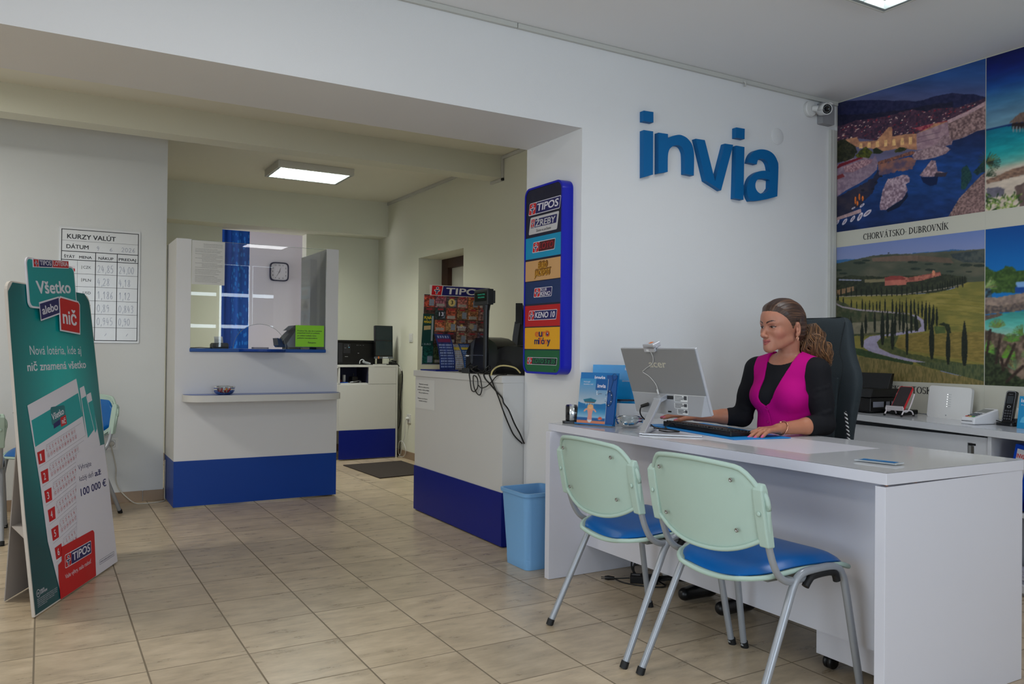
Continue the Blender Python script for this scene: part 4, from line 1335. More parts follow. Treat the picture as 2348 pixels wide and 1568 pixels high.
little_man(mb, FA, .252, 1.503, .038, .030, 0, 3, 0, 2, .0154)
mb.build('header_card', [G_WHITE, mat('header_teal', (0, 146, 148), rough=.4), G_NAVY, G_RED], t)
# rear leaning panel and the tabs joining the two
FB = Fr((-.135, 4.225, .005), eA, Vector((0, 0, 1)) * math.cos(R(3.0)) + nhA * math.sin(R(3.0)))
mb = MB()
mb.prism(FB, [(.02, 0), (.80, 0), (.79, 1.05), (.66, 1.30), (.15, 1.30), (.08, 1.25), (.03, 1.12)], -.004, 0, 0)
mb.build('rear_panel', mat('cardboard_grey', (176, 170, 166), rough=.8), t)
for zz in (.86, .33):
    mb = MB()
    p0 = FA.p(.0, zz, -.012); p1 = FB.p(.03, zz, 0)
    mb.add([p0, p0 + eA * .5, p1 + eA * .5, p1, p0 + Vector((0, 0, .003)), p0 + eA * .5 + Vector((0, 0, .003)), p1 + eA * .5 + Vector((0, 0, .003)), p1 + Vector((0, 0, .003))],
           [(0, 3, 2, 1), (4, 5, 6, 7), (0, 1, 5, 4), (1, 2, 6, 5), (2, 3, 7, 6), (3, 0, 4, 7)])
    mb.build('cross_strut', mat('cardboard_grey', (176, 170, 166), rough=.8), t)

# ------------------------------------------------------------------ exchange rate board
FBd = Fr((0, 6.527, 0), (1, 0, 0), (0, 0, 1), (0, -1, 0))
t = thing('rate_board', 'white exchange rate board with handwritten figures on the pale left wall', 'notice board', (.355, 6.525, 1.166))
mb = MB(); mb.prism(FBd, rrect(.0948, 1.166, .6160, 1.985, .004, 2), -.003, .005)
board = mb.build('board', mat('whiteboard_gloss', (214, 216, 218), rough=.16, spec=.6), t)
mb = MB()


def bar(x0, x1, z0, z1, m_=0, l=.0056):
    mb.poly(FBd, [(x0, z0), (x1, z0), (x1, z1), (x0, z1)], l, m_)


x0, x1, z0, z1 = .1078, .606, 1.1795, 1.970
for a in ((x0, x1, z1 - .005, z1), (x0, x1, z0, z0 + .005), (x0, x0 + .005, z0, z1), (x1 - .005, x1, z0, z1), (x0, x1, 1.8105, 1.8155), (x0, x1, 1.750, 1.755), (x0, x1, 1.888, 1.8895),
          (.3225, .3275, z0, 1.8155), (.4625, .4675, z0, 1.8155), (.2098, .2112, z0, 1.755)):
    bar(*a)
for zz in (1.656, 1.565, 1.467, 1.371, 1.275):
    bar(x0, x1, zz - .0011, zz + .0011)
mb.text(FBd, 'KURZY VALÚT', .1441, 1.9035, .0315, 0, w=.309, bold=.03, lift=.0058)
mb.text(FBd, 'DÁTUM', .1405, 1.8335, .0270, 0, w=.138, bold=.03, lift=.0058)
for tx, a, w_ in (('ŠTÁT', .1262, .067), ('MENA', .2216, .079), ('NÁKUP', .3435, .096), ('PREDAJ', .4755, .113)):
    mb.text(FBd, tx, a, 1.7655, .0185, 0, w=w_, bold=.03, lift=.0058)
for tx, zz in (('CZK', 1.695), ('PLN', 1.604), ('USD', 1.512), ('GBP', 1.418), ('CHF', 1.322)):
    mb.text(FBd, tx, .2471, zz, .0185, 0, w=.05, bold=.008, lift=.0058)
for zz, c_ in ((1.675, 1), (1.585, 1)):
    bar(.118, .196, zz - .004, zz + .016, 1); bar(.118, .196, zz + .016, zz + .036, 2)
bar(.118, .196, 1.49, 1.53, 1)
for k_ in range(3):
    bar(.118, .196, 1.494 + k_ * .013, 1.499 + k_ * .013, 2, .006)
bar(.235, .241, 1.69, 1.716, 3); bar(.235, .241, 1.60, 1.626, 3)
mb.build('printed_grid', [mat('board_print_black', (24, 24, 30), rough=.5), G_RED, G_WHITE, mat('print_grey', (176, 178, 180), rough=.5)], board)
# handwriting in marker: each figure a pen stroke
PEN = {'0': [[(.5, 1), (.15, .75), (.1, .3), (.45, 0), (.85, .3), (.85, .75), (.5, 1)]], '1': [[(.2, .7), (.55, 1), (.55, 0)]], '2': [[(.1, .8), (.4, 1), (.8, .8), (.6, .45), (.1, 0), (.9, .05)]],
       '3': [[(.15, .95), (.6, 1), (.75, .75), (.4, .52), (.8, .35), (.6, 0), (.15, .05)]], '4': [[(.45, 1), (.1, .4), (.9, .4)], [(.65, .75), (.6, 0)]], '5': [[(.85, 1), (.3, 1), (.2, .55), (.6, .6), (.85, .3), (.5, 0), (.1, .08)]],
       '6': [[(.7, 1), (.25, .6), (.15, .2), (.5, 0), (.8, .25), (.5, .5), (.2, .3)]], '8': [[(.5, .5), (.2, .8), (.5, 1), (.8, .8), (.5, .5), (.15, .2), (.5, 0), (.85, .2), (.5, .5)]],
       '9': [[(.8, .8), (.5, 1), (.2, .75), (.45, .5), (.8, .7), (.75, .3), (.5, 0)]], ',': [[(.35, .1), (.2, -.2)]], '.': [[(.3, .02), (.4, .02)]], '/': [[(.2, 0), (.7, .6)]], ' ': []}


def pen(s_, x, z, h, adv):
    mb = MB()
    for ch in s_:
        for stz in PEN[ch]:
            pts = smoothpath([FBd.p(x + a * adv * .8, z + b * h, .0058) for a, b in stz], 4) if len(stz) > 2 else [FBd.p(x + a * adv * .8, z + b * h, .0058) for a, b in stz]
            mb.tube(pts, .00085, n=5, smooth=False)
        x += adv * (.5 if ch in ',. ' else 1)
    mb.build('handwritten_figure', mat('marker_blue_grey', (98, 108, 146), rough=.6), board)


pen('9', .330, 1.829, .030, .022); pen('.', .362, 1.829, .03, .02); pen('6', .415, 1.829, .026, .024); pen('.', .468, 1.829, .03, .02); pen('2026', .492, 1.831, .03, .024)
for i, (a, b) in enumerate((('24,85', '24,00'), ('4,28', '4,18'), ('1,186', '1,12'), ('0,89', '0,843'), ('0,945', '0,90'))):
    zz = 1.672 - i * .0945
    pen(a, .338, zz, .052, .024); pen(b, .478, zz, .050, .023)
pen('/', .385, 1.215, .03, .03); pen('/', .525, 1.215, .03, .03)

# ------------------------------------------------------------------ lit-type lottery sign on the jamb
FS = Fr((2.384, 3.965, 1.016), (0, -1, 0), (0, 0, 1), (-1, 0, 0))
t = thing('wall_sign', 'tall blue framed sign of lottery logos on the side of the opening', 'sign', (2.42, 3.77, 1.016))
mb = MB()
blue_case = mat('sign_case_blue', (6, 22, 170), rough=.28, spec=.5)
mb.prism(FS, rrect(0, 0, .389, 1.049, .05, 8), -.0695, -.004, 0)
mb.ring(FS, rrect(0, 0, .389, 1.049, .05, 8), rrect(.011, .011, .378, 1.038, .042, 8), 0, 0)
o_, i_ = rrect(0, 0, .389, 1.049, .05, 8), rrect(.011, .011, .378, 1.038, .042, 8)
n_ = len(o_)
for lp, sgn in ((o_, 1), (i_, -1)):
    v = [FS.p(a, b, -.004) for a, b in lp] + [FS.p(a, b, 0) for a, b in lp]
    fc = [(i, (i + 1) % n_, n_ + (i + 1) % n_, n_ + i) for i in range(n_)]
    mb.add(v, fc if sgn > 0 else [tuple(reversed(q)) for q in fc])
mb.build('sign_case', blue_case, t, bevel=.002)
mb = MB()


def seg(z0_, z1_, m_, l=-.003):
    """A horizontal stretch of the rounded face between two heights."""
    full = rrect(.0115, .0115, .3775, 1.0375, .041, 8)
    pts = []
    for i in range(len(full)):
        (a, b), (c, d_) = full[i], full[(i + 1) % len(full)]
        for q, yv in ((0, z0_), (1, z1_)):
            pass
        def clipin(y): return z0_ <= y <= z1_
        if clipin(b): pts.append((a, b))
        cross = []
        for yv in (z0_, z1_):
            if (b - yv) * (d_ - yv) < 0:
                tt = (yv - b) / (d_ - b); cross.append((tt, (a + (c - a) * tt, yv)))
        pts += [p for _, p in sorted(cross)]
    mb.poly(FS, pts, l, m_)


seg(.0115, .1315, 0); seg(.1315, .1375, 1); seg(.1375, .2575, 2); seg(.2575, .2635, 1); seg(.2635, .381, 3); seg(.381, .391, 1)
seg(.391, .5145, 4); seg(.5145, .5205, 1); seg(.5205, .634, 5); seg(.634, .6455, 1); seg(.6455, .766, 6); seg(.766, 1.0375, 1)
ixs = (7, 8, 9)
L0 = -.0022
badge(mb, FS, .040, .893, .320, .069, .2, 'TIPOS', .56, ixs, L0, bold=.04)
mb.poly(FS, skew(rrect(.044, .784, .336, .880, .008, 3), .2, .784), L0, 10)
mb.poly(FS, skew(rrect(.105, .820, .328, .8665, .003, 2), .2, .820), L0 + .0004, 9)
little_man(mb, FS, .066, .826, .034, .042, .2, 7, 8, 9, L0 + .0004)
mb.text(FS, 'TIPOS', .064, .818, .006, 9, w=.034, bold=.03, lift=L0 + .0006)
mb.text(FS, 'ŽREBY', .115, .8245, .0335, 10, w=.20, bold=.045, shear=.2, lift=L0 + .001)
mb.text(FS, 'Šťastie na počkanie', .124, .7935, .0135, 11, w=.152, shear=.2, lift=L0 + .001, bold=.012)
badge(mb, FS, .085, .678, .228, .060, .18, 'LOTO', .56, (7, 8, 9), L0, redw=.27, field=12, letter=13, bold=.045)
for q, (tx, a, b, w_) in enumerate((('EURO', .150, .583, .088), ('JACKPOT', .112, .543, .160))):
    for dd in range(5, -1, -1):
        mb.text(FS, tx, a + dd * .0022, b + dd * .0016, .035, 11 if dd > 4 else 14, w=w_, bold=.075, lift=L0 + .0002 * (5 - dd))
    mb.text(FS, tx, a, b, .035, 11, w=w_, bold=.085, lift=L0 + .0014)
    mb.text(FS, tx, a + .001, b + .001, .033, 15, w=w_ - .002, bold=.03, lift=L0 + .0018)
# KLUB KENO
e = .003
mb.poly(FS, skew(rrect(.1045, .426, .288, .4785, .006, 3), .16, .426), L0, 8)
mb.poly(FS, skew(rrect(.170, .429, .2845, .4755, .004, 3), .16, .429), L0 + .0004, 9)
little_man(mb, FS, .108, .429, .058, .0465, .16, 7, 8, 9, L0 + .0004)
mb.text(FS, 'KLUB', .181, .459, .0135, 8, w=.058, bold=.03, shear=.16, lift=L0 + .001)
mb.text(FS, 'KENO', .178, .4325, .0215, 8, w=.098, bold=.035, shear=.16, lift=L0 + .001)
badge(mb, FS, .048, .2985, .288, .0545, .2, 'KENO 10', .56, ixs, L0, redw=.2, bold=.035)
cols_ = [16, 9, 16, 7]
x = .125
for ch, mi, w_ in (('e', 16, .036), ('u', 9, .033), ('r', 16, .024), ('o', 7, .040)):
    mb.text(FS, ch, x, .2065, .040 if ch != 'o' else .045, mi, w=w_, bold=.07, lift=L0 + .0004); x += w_ + .004
mb.poly(FS, ell(.2475, .2225, .019, .0175, 20), L0 + .0008, 16); mb.poly(FS, ell(.252, .2205, .010, .010, 16), L0 + .0012, 9); mb.poly(FS, ell(.2545, .224, .004, .004, 10), L0 + .0016, 8)
x = .118
for ch, mi, w_ in (('m', 9, .042), ('i', 9, .009), ('l', 16, .009), ('i', 16, .009), ('ó', 9, .029), ('n', 16, .027), ('y', 9, .030)):
    mb.text(FS, ch, x, .1650, .036, mi, w=w_, bold=.06, lift=L0 + .0004); x += w_ + .0012
badge(mb, FS, .0393, .050, .305, .041, .16, 'LOTO 5 z 35', .58, (7, 8, 9), L0, redw=.165, field=17, letter=18, bold=.03)
mb.poly(FS, ell(.325, .024, .005, .005, 8), L0, 11)
mb.build('sign_face', [mat('sign_green', (0, 92, 50), rough=.3), G_DNAVY, mat('sign_yellow', (228, 164, 12), rough=.3), mat('sign_red', (184, 8, 18), rough=.3), mat('sign_blue', (4, 42, 96), rough=.3),
                       mat('sign_tan', (206, 158, 104), rough=.3), mat('sign_cyan', (0, 144, 188), rough=.3), G_RED, G_WHITE, G_NAVY, mat('sign_silver', (196, 194, 196), rough=.4), G_BLACK,
                       mat('sign_dark_red', (74, 8, 24), rough=.3), mat('sign_letter_red', (150, 18, 36), rough=.4), mat('sign_ochre', (150, 96, 20), rough=.4), mat('sign_gold', (202, 146, 46), rough=.4),
                       mat('sign_orange', (212, 98, 34), rough=.4), mat('sign_dark_green', (4, 40, 36), rough=.3), mat('sign_letter_green', (20, 128, 78), rough=.4)], t)

# ------------------------------------------------------------------ rear rooms: booth, doorway, desks, counter
blue_lam = mat('blue_laminate', (0, 58, 146), rough=.4, var=.02, spec=.35)
dblue_lam = mat('royal_blue_laminate', (0, 24, 122), rough=.4, var=.02, spec=.35)
grey_lam = mat('pale_grey_laminate', (206, 205, 202), rough=.4, var=.01, spec=.35)
paper = mat('paper_white', (214, 214, 212), rough=.7)
dark = mat('dark_gap', (10, 10, 12), rough=.8)

t = thing('cashier_booth', 'white currency booth with blue base and glass front', 'booth', (1.4, 6.35, 0))
mb = MB()
mb.box(.811, 1.985, 6.10, 6.118, .335, 1.108)
mb.box(.811, .909, 6.10, 6.118, 1.108, 1.91); mb.box(1.889, 1.985, 6.10, 6.118, 1.108, 1.91)
mb.build('front_panel', mat('booth_white', (218, 218, 220), rough=.45, spec=.35), t)
mb = MB(); mb.box(.811, 1.985, 6.097, 6.118, .012, .335)
mb.build('base_panel', blue_lam, t, bevel=.001)
mb = MB(); mb.box(.811, .829, 6.118, 6.60, .335, 1.91)
sd = mb.build('side_panel', grey_lam, t)
mb = MB(); mb.box(.811, .829, 6.118, 6.60, .012, .335); mb.build('base_panel', blue_lam, sd)
mb = MB(); mb.box(1.889, 1.985, 6.118, 6.80, .012, 1.905)
mb.build('side_panel', mat('booth_white_shaded', (190, 192, 196), rough=.45), t)  # booth white made darker: the panel's shade is put into its colour
mb = MB(); mb.box(.829, 1.889, 6.118, 6.62, 1.085, 1.133)
mb.box(.905, 1.889, 6.088, 6.118, 1.110, 1.133)
mb.build('counter', mat('booth_blue_edge', (0, 72, 150), rough=.35), t, bevel=.001)
mb = MB(); fr = Fr((0, 0, 1.115), (1, 0, 0), (0, 1, 0))
mb.prism(fr, [(1.24, 6.10)] + [(1.41 - .17 * math.cos(R(a)), 6.10 - .15 * math.sin(R(a))) for a in range(10, 180, 10)] + [(1.58, 6.10)], 0, .016)
mb.build('pass_tray', blue_lam, t)
fr = Fr((0, 6.100, 0), (1, 0, 0), (0, 0, 1), (0, -1, 0))
mb = MB()
arch = [(1.3935 + .19 * math.cos(R(a)), 1.134 + .183 * math.sin(R(a))) for a in range(0, 181, 7)]
mb.prism(fr, [(1.888, 1.134), (1.888, 1.904), (.910, 1.904), (.910, 1.134)] + arch[::-1], -.005, 0)
mb.build('glass_pane', glass('booth_glass', (.985, .995, .99), fr=1.52, refl=1.0), t)
for lp in ([(1.3935 + .19 * math.cos(R(a)), 1.134 + .183 * math.sin(R(a))) for a in range(0, 181, 6)], [(.91, 1.904), (1.888, 1.904)]):
    mb = MB(); mb.tube([fr.p(a, b, -.0025) for a, b in lp], .0016, n=6)
    mb.build('glass_edge', mat('glass_edge_pale', (176, 190, 186), rough=.2, alpha=.55), t)
mb = MB(); fr = Fr((0, 0, .762), (1, 0, 0), (0, 1, 0))
mb.prism(fr, [(.862, 6.10), (.853, 6.03), (.862, 5.97), (.885, 5.925), (.925, 5.89), (.98, 5.872), (1.05, 5.868), (1.78, 5.868), (1.86, 5.876), (1.92, 5.90), (1.958, 5.94), (1.975, 5.99), (1.975, 6.10)], 0, .046, 0, smooth=True)
mb.poly(Fr((0, 0, .808), (1, 0, 0), (0, 1, 0)), [(.866, 6.098), (.858, 6.03), (.867, 5.972), (.889, 5.929), (.928, 5.895), (.98, 5.877), (1.05, 5.873), (1.78, 5.873), (1.858, 5.881), (1.917, 5.904), (1.953, 5.943), (1.970, 5.99), (1.970, 6.098)], .0006, 1)
mb.build('shelf', [grey_lam, mat('shelf_top_blue', (58, 92, 176), rough=.25, spec=.5)], t, bevel=.002, angle=50)

# notices stuck on the glass
FG = Fr((0, 6.0975, 0), (1, 0, 0), (0, 0, 1), (0, -1, 0))


def notice(name, label, fr, x0, z0, x1, z1, base, lines, ink):
    q = MB(); q.prism(fr, rrect(x0, z0, x1, z1, .001, 1), 0, .0012, 0)
    for (tx, a, b, h, w_, bd_) in lines:
        q.text(fr, tx, a, b, h, 1, w=w_, bold=bd_, lift=.0018)
    return tag(q.build(name, [base, ink]), label, 'notice')


ink = mat('notice_ink', (44, 44, 46), rough=.6)
ln = []
zz = 1.878
words = ['Na zmenárenskú činnosť máme povolenie', 'udelené Národnou bankou Slovenska', 'Prevádzkový poriadok pre klientov zmenárne', 'Klient je povinný skontrolovať sumu pri pokladni',
         'neskoršie reklamácie nebudú uznané', 'nákup a predaj valút', 'doklad totožnosti', 'kurzy sú platné v deň výmeny', 'bez poplatkov']
for i in range(25):
    if i in (3, 6, 12, 16, 20):
        zz -= .0045
    w_ = (.14, .16, .13, .15, .18, .17, .15, .16, .175)[i % 9]
    x_ = .935 + (.055 if i < 3 else (.045 if 6 < i < 15 and i % 3 else 0))
    ln.append((words[(i * 3) % 6], x_, zz, .0036, min(w_, 1.120 - x_), .02 if i in (0, 5, 20) else 0))
    zz -= .0103
notice('paper_notice', 'white sheet of dense printed rules taped to the booth glass', FG, .912, 1.590, 1.136, 1.903, paper, ln, ink)
notice('paper_notice', 'bright green paper notice taped low on the booth glass', FG, 1.6555, 1.153, 1.875, 1.316, mat('paper_lime', (140, 212, 44), rough=.5),
       [('Prosíme Vás, aby ste si peniaze', 1.670, 1.270, .0085, .188, .04), ('prepočítali hneď pri pokladni,', 1.670, 1.253, .0085, .172, .04), ('po odídení nedôjdu mimo', 1.670, 1.233, .0085, .145, .04), ('pokladne nezodpovedáme.', 1.670, 1.215, .0085, .155, .04), ('Ďakujeme', 1.752, 1.180, .0095, .060, .05)], ink)

# bowl of sweets on the shelf
gl_bowl = glass('bowl_glass', (.93, .955, .96), fr=1.45)


def bowl(name, label, c, r0, r1, h):
    q = MB()
    prof = [(0, .004), (r0 * .9, .004)] + [(r0 + (r1 - .004 - r0) * math.sin(R(90 * k / 6)), .006 + (h - .016) * (1 - math.cos(R(90 * k / 6)))) for k in range(7)] + [(r1 - .003, h), (r1, h), (r1 + .001, h - .013), (r1 - .003, h - .015)] + \
           [(r0 + (r1 - .002 - r0) * math.sin(R(90 * k / 6)), .001 + (h - .018) * (1 - math.cos(R(90 * k / 6)))) for k in range(6, -1, -1)] + [(r0, 0), (0, 0)]
    q.lathe(prof, c, 36)
    return tag(q.build(name, gl_bowl), label, 'bowl')


bowl('glass_bowl', 'small glass bowl of coloured sweets on the booth shelf', (1.122, 5.98, .8088), .040, .075, .058)
rnd = random.Random(8)
sw = {'red': mat('sweet_red', (176, 18, 26), rough=.25, coat=.4), 'yellow': mat('sweet_yellow', (222, 150, 30), rough=.25, coat=.4), 'purple': mat('sweet_purple', (72, 18, 58), rough=.25, coat=.4), 'pink': mat('sweet_pink', (206, 70, 72), rough=.25, coat=.4)}
spots = []
for lay, (n_, rad, zz) in enumerate(((6, .026, .0125), (9, .038, .025), (8, .042, .0375))):
    for i in range(n_):
        a = 2 * PI * i / n_ + lay * .5
        spots.append((1.122 + rad * math.cos(a), 5.98 + rad * math.sin(a), .8088 + zz))
proto = {}
for i, p in enumerate(spots):
    kn = ('red', 'yellow', 'purple', 'red', 'pink')[(i * 7 + i // 3) % 5]
    if kn not in proto:
        q = MB(); q.lathe([(.0005, -.007), (.006, -.005), (.009, 0), (.006, .005), (.0005, .007)], n=10)
        for sgn in (-1, 1):
            q.add([(sgn * .008, 0, 0), (sgn * .015, -.005, .003), (sgn * .015, .005, -.002)], [(0, 1, 2)])
        o = q.build('sweet', sw[kn], origin=(0, 0, 0)); proto[kn] = o
        tag(o, kn + ' wrapped sweet among those in the glass bowl on the booth shelf', 'sweet', kn + ' sweets in the booth bowl')
    else:
        o = proto[kn].copy(); COL.objects.link(o)
    o.location = p; o.rotation_euler = (rnd.random() * .6, rnd.random() * .6, rnd.random() * 6)

# things on the counter behind the glass
t = thing('receipt_printer', 'little black receipt printer with paper roll behind the booth glass', 'printer', (1.15, 6.33, 1.133))
mb = MB(); mb.prism(Fr((0, 6.27, 1.133), (1, 0, 0), (0, 0, 1), (0, -1, 0)), [(1.090, 0), (1.205, 0), (1.205, .030), (1.196, .042), (1.100, .042), (1.090, .030)], -.11, 0)
mb.box(1.10, 1.196, 6.262, 6.27, 1.140, 1.150)
mb.build('housing', blk, t, bevel=.002)
mb = MB(); mb.grid([[(1.108 + .062 * i / 2, 6.30 + .03 * (j / 6) ** 2, 1.170 + .052 * j / 6) for j in range(7)] for i in range(3)], thick=.0006)
mb.build('paper_slip', paper, t)
mb = MB(); mb.tube(smoothpath([(1.09, 6.30, 1.137), (1.05, 6.26, 1.137), (1.0, 6.24, 1.139), (.96, 6.28, 1.137), (.93, 6.40, 1.137)], 5), .003, n=6)
mb.build('lead', blk, t)
t = thing('banknote_counter', 'grey banknote counting machine with blue stacker behind the green notice', 'machine', (1.83, 6.33, 1.133))
greyp = mat('grey_plastic', (150, 154, 160), rough=.4); dgrey = mat('dark_grey_plastic', (58, 60, 66), rough=.35)
mb = MB(); F_ = Fr((0, 6.27, 1.133), (1, 0, 0), (0, 0, 1), (0, -1, 0))
mb.prism(F_, [(1.648, .016), (1.880, .016), (1.880, .10), (1.860, .15), (1.80, .19), (1.74, .185), (1.70, .13), (1.638, .04)], -.26, 0)
mb.build('housing', greyp, t, bevel=.008, seg=3)
mb = MB(); mb.prism(F_, [(1.605, .055), (1.63, .03), (1.70, .13), (1.72, .165), (1.69, .15), (1.66, .12)], -.20, -.03)
mb.prism(F_, [(1.655, .145), (1.70, .160), (1.735, .19), (1.70, .185)], -.20, -.02)
mb.build('guide', dgrey, t, bevel=.004)
mb = MB(); mb.prism(F_, [(1.572, .085), (1.580, .028), (1.592, .014), (1.655, .014), (1.655, .035), (1.615, .04), (1.602, .082), (1.597, .082), (1.596, .045), (1.580, .086)], -.18, -.03)
mb.build('stacker', mat('stacker_blue', (16, 52, 96), rough=.35), t, bevel=.003)
mb = MB()
for x in (1.63, 1.68, 1.855):
    mb.box(x, x + .02, 6.30, 6.32, 1.133, 1.150)
mb.box(1.66, 1.87, 6.28, 6.50, 1.1335, 1.150)
mb.build('foot', blk, t)
mb = MB(); mb.box(1.745, 1.80, 6.225, 6.262, 1.1335, 1.143); tag(mb.build('wood_block', mat('plain_wood', (128, 76, 40), rough=.5), bevel=.001), 'small brown wooden block beneath the green notice', 'block')
mb = MB(); mb.prism(Fr((0, 0, 1.1335), (1, 0, 0), (0, 1, 0)), rrect(1.40, 6.34, 1.52, 6.42, .02), 0, .012); tag(mb.build('coin_tray', mat('beige_plastic', (196, 178, 170), rough=.4), bevel=.003), 'low beige coin tray on the counter behind the booth glass', 'tray')

# clock and curtain beyond the doorway
t = thing('wall_clock', 'square dark blue rimmed clock on the white wall beyond the booth', 'clock', (2.444, 9.74, 1.94))
FC = Fr((2.4385, 9.75, 2.047), (1, 0, 0), (0, 0, 1), (0, -1, 0))


def squircle(r, n=40, p=5.0):
    o = []
    for i in range(n):
        a = 2 * PI * i / n
        c, s = math.cos(a), math.sin(a)
        o.append((r * math.copysign(abs(c) ** (2 / p), c), r * math.copysign(abs(s) ** (2 / p), s)))
    return o


mb = MB(); mb.prism(FC, squircle(.113), 0, .022, 0, smooth=True); mb.ring(FC, squircle(.113), squircle(.099), .030, 0)
v = [FC.p(a, b, .022) for a, b in squircle(.113)] + [FC.p(a, b, .030) for a, b in squircle(.113)]
mb.add(v, [(i, (i + 1) % 40, 40 + (i + 1) % 40, 40 + i) for i in range(40)], 0, True)
v = [FC.p(a, b, .022) for a, b in squircle(.099)] + [FC.p(a, b, .030) for a, b in squircle(.099)]
mb.add(v, [(40 + i, 40 + (i + 1) % 40, (i + 1) % 40, i) for i in range(40)], 0, True)
mb.build('rim', mat('clock_rim', (24, 26, 62), rough=.3), t)
mb = MB(); mb.poly(FC, squircle(.099), .0225, 0)
for i in range(12):
    a = PI / 2 - 2 * PI * (i + 1) / 12
    rr_ = .078 * (1.0 + .14 * abs(math.sin(2 * a)))
    mb.text(FC, str(i + 1), rr_ * math.cos(a), rr_ * math.sin(a) - .008, .0165, 1, align='c', lift=.023, bold=.022)
dial = mb.build('dial', [mat('clock_dial', (226, 224, 230), rough=.4), G_BLACK], t)
for nm, an, ln_, wd in (('hour_hand', 90 - 17.5, .045, .0030), ('minute_hand', 90 - 210, .068, .0024), ('second_hand', 90 - 268, .035, .0009)):
    mb = MB(); f2 = FC.sub(0, 0, .024, R(an)); mb.poly(f2, [(-.016, -wd), (ln_, -wd * .6), (ln_, wd * .6), (-.016, wd)], .0003); mb.build(nm, G_BLACK, t)
t = thing('curtain', 'long royal blue curtain hanging left in the doorway behind the booth', 'curtain', (1.72, 9.3, .02))
mb = MB(); mb.tube([(1.2, 9.29, 2.56), (2.2, 9.29, 2.56)], .012, n=10); mb.build('rail', white_lam, t)


def drape(x0, x1, y, folds, amp, ph_):
    q = MB()
    P_ = [[(x0 + (x1 - x0) * i / 60, y + amp * math.sin(folds * 2 * PI * i / 60 + ph_) * (.55 + .45 * j / 10), 2.55 - 2.52 * j / 10) for i in range(61)] for j in range(11)]
    return q.grid(P_, thick=.002)


drape(1.36, 1.83, 9.34, 6, .022, .3).build('plain_drape', mat('curtain_dark_blue', (0, 62, 148), rough=.85), t)
lace = mat('curtain_lace_blue', (10, 92, 184), rough=.8)
nt = lace.node_tree
vo = nt.nodes.new('ShaderNodeTexVoronoi'); vo.inputs['Scale'].default_value = 16
mp = nt.nodes.new('ShaderNodeMapping'); mp.inputs['Scale'].default_value = (2.2, 1, .8)
tcn = nt.nodes.new('ShaderNodeTexCoord'); nt.links.new(tcn.outputs['Object'], mp.inputs[0]); nt.links.new(mp.outputs[0], vo.inputs['Vector'])
rp = nt.nodes.new('ShaderNodeValToRGB'); rp.color_ramp.elements[0].position = .28; rp.color_ramp.elements[0].color = lin((30, 116, 204)) + (1,)
rp.color_ramp.elements[1].position = .36; rp.color_ramp.elements[1].color = lin((0, 74, 164)) + (1,)
nt.links.new(vo.outputs['Distance'], rp.inputs[0]); nt.links.new(rp.outputs[0], nt.nodes['Principled BSDF'].inputs['Base Color'])
drape(1.80, 1.99, 9.27, 2, .012, 0).build('patterned_drape', lace, t)

# door in the recess of the right wall
d_ = MB()
d_.box(3.57, 3.66, 7.45, 7.594, 0, 2.07); d_.box(3.57, 3.66, 6.578, 6.72, 0, 2.07); d_.box(3.57, 3.66, 6.72, 7.45, 1.975, 2.07)
d_ = struct(d_.build('door_1', brown_wood, bevel=.002), 'dark brown door frame in the wall recess with white leaf', 'door')
mb = MB(); mb.box(3.62, 3.66, 6.72, 7.45, .005, 1.975); mb.build('door_leaf', mat('door_white', (214, 214, 206), rough=.4), d_)
mb = MB(); mb.tube([(3.615, 6.80, 1.05), (3.58, 6.80, 1.05), (3.575, 6.88, 1.05)], .008, n=8); mb.build('door_handle', louvre_m, d_)
mb = MB(); mb.box(3.665, 3.75, 6.5, 7.7, 0, 2.2); struct(mb.build('wall_recess', paint_rear), 'closing wall behind the recessed door', 'wall')

# switch, sockets
sock_w = mat('socket_white', (216, 216, 214), rough=.35)
t = thing('light_switch', 'small white light switch on the rear right wall', 'switch', (XR, 7.76, 1.205))
mb = MB(); mb.prism(Fr((XR, 7.80, 1.215), (0, -1, 0), (0, 0, 1), (-1, 0, 0)), rrect(0, 0, .085, .088, .006, 3), 0, .009); mb.build('plate', sock_w, t, bevel=.002)
mb = MB(); mb.prism(Fr((XR, 7.80, 1.215), (0, -1, 0), (0, 0, 1), (-1, 0, 0)), rrect(.014, .014, .071, .074, .003, 3), .009, .014); mb.build('rocker', sock_w, t, bevel=.002)


def socket(label, fr, plug=True):
    t = thing('wall_socket', label, 'socket', fr.p(.045, 0, 0))
    q = MB(); q.prism(fr, rrect(0, 0, .09, .09, .007, 3), 0, .010); q.build('plate', sock_w, t, bevel=.002)
    q = MB(); q.ring(fr, rrect(.018, .018, .072, .072, .006, 3), rrect(.020, .020, .070, .070, .006, 3), .0105, 0)
    q.ring(fr, ell(.045, .045, .022, .022, 24), ell(.045, .045, .0195, .0195, 24), .011, 0); q.poly(fr, ell(.045, .045, .0195, .0195, 24), .0107, 1)
    q.build('insert', [mat('socket_shadow_line', (150, 150, 148), rough=.5), sock_w], t)
    return t


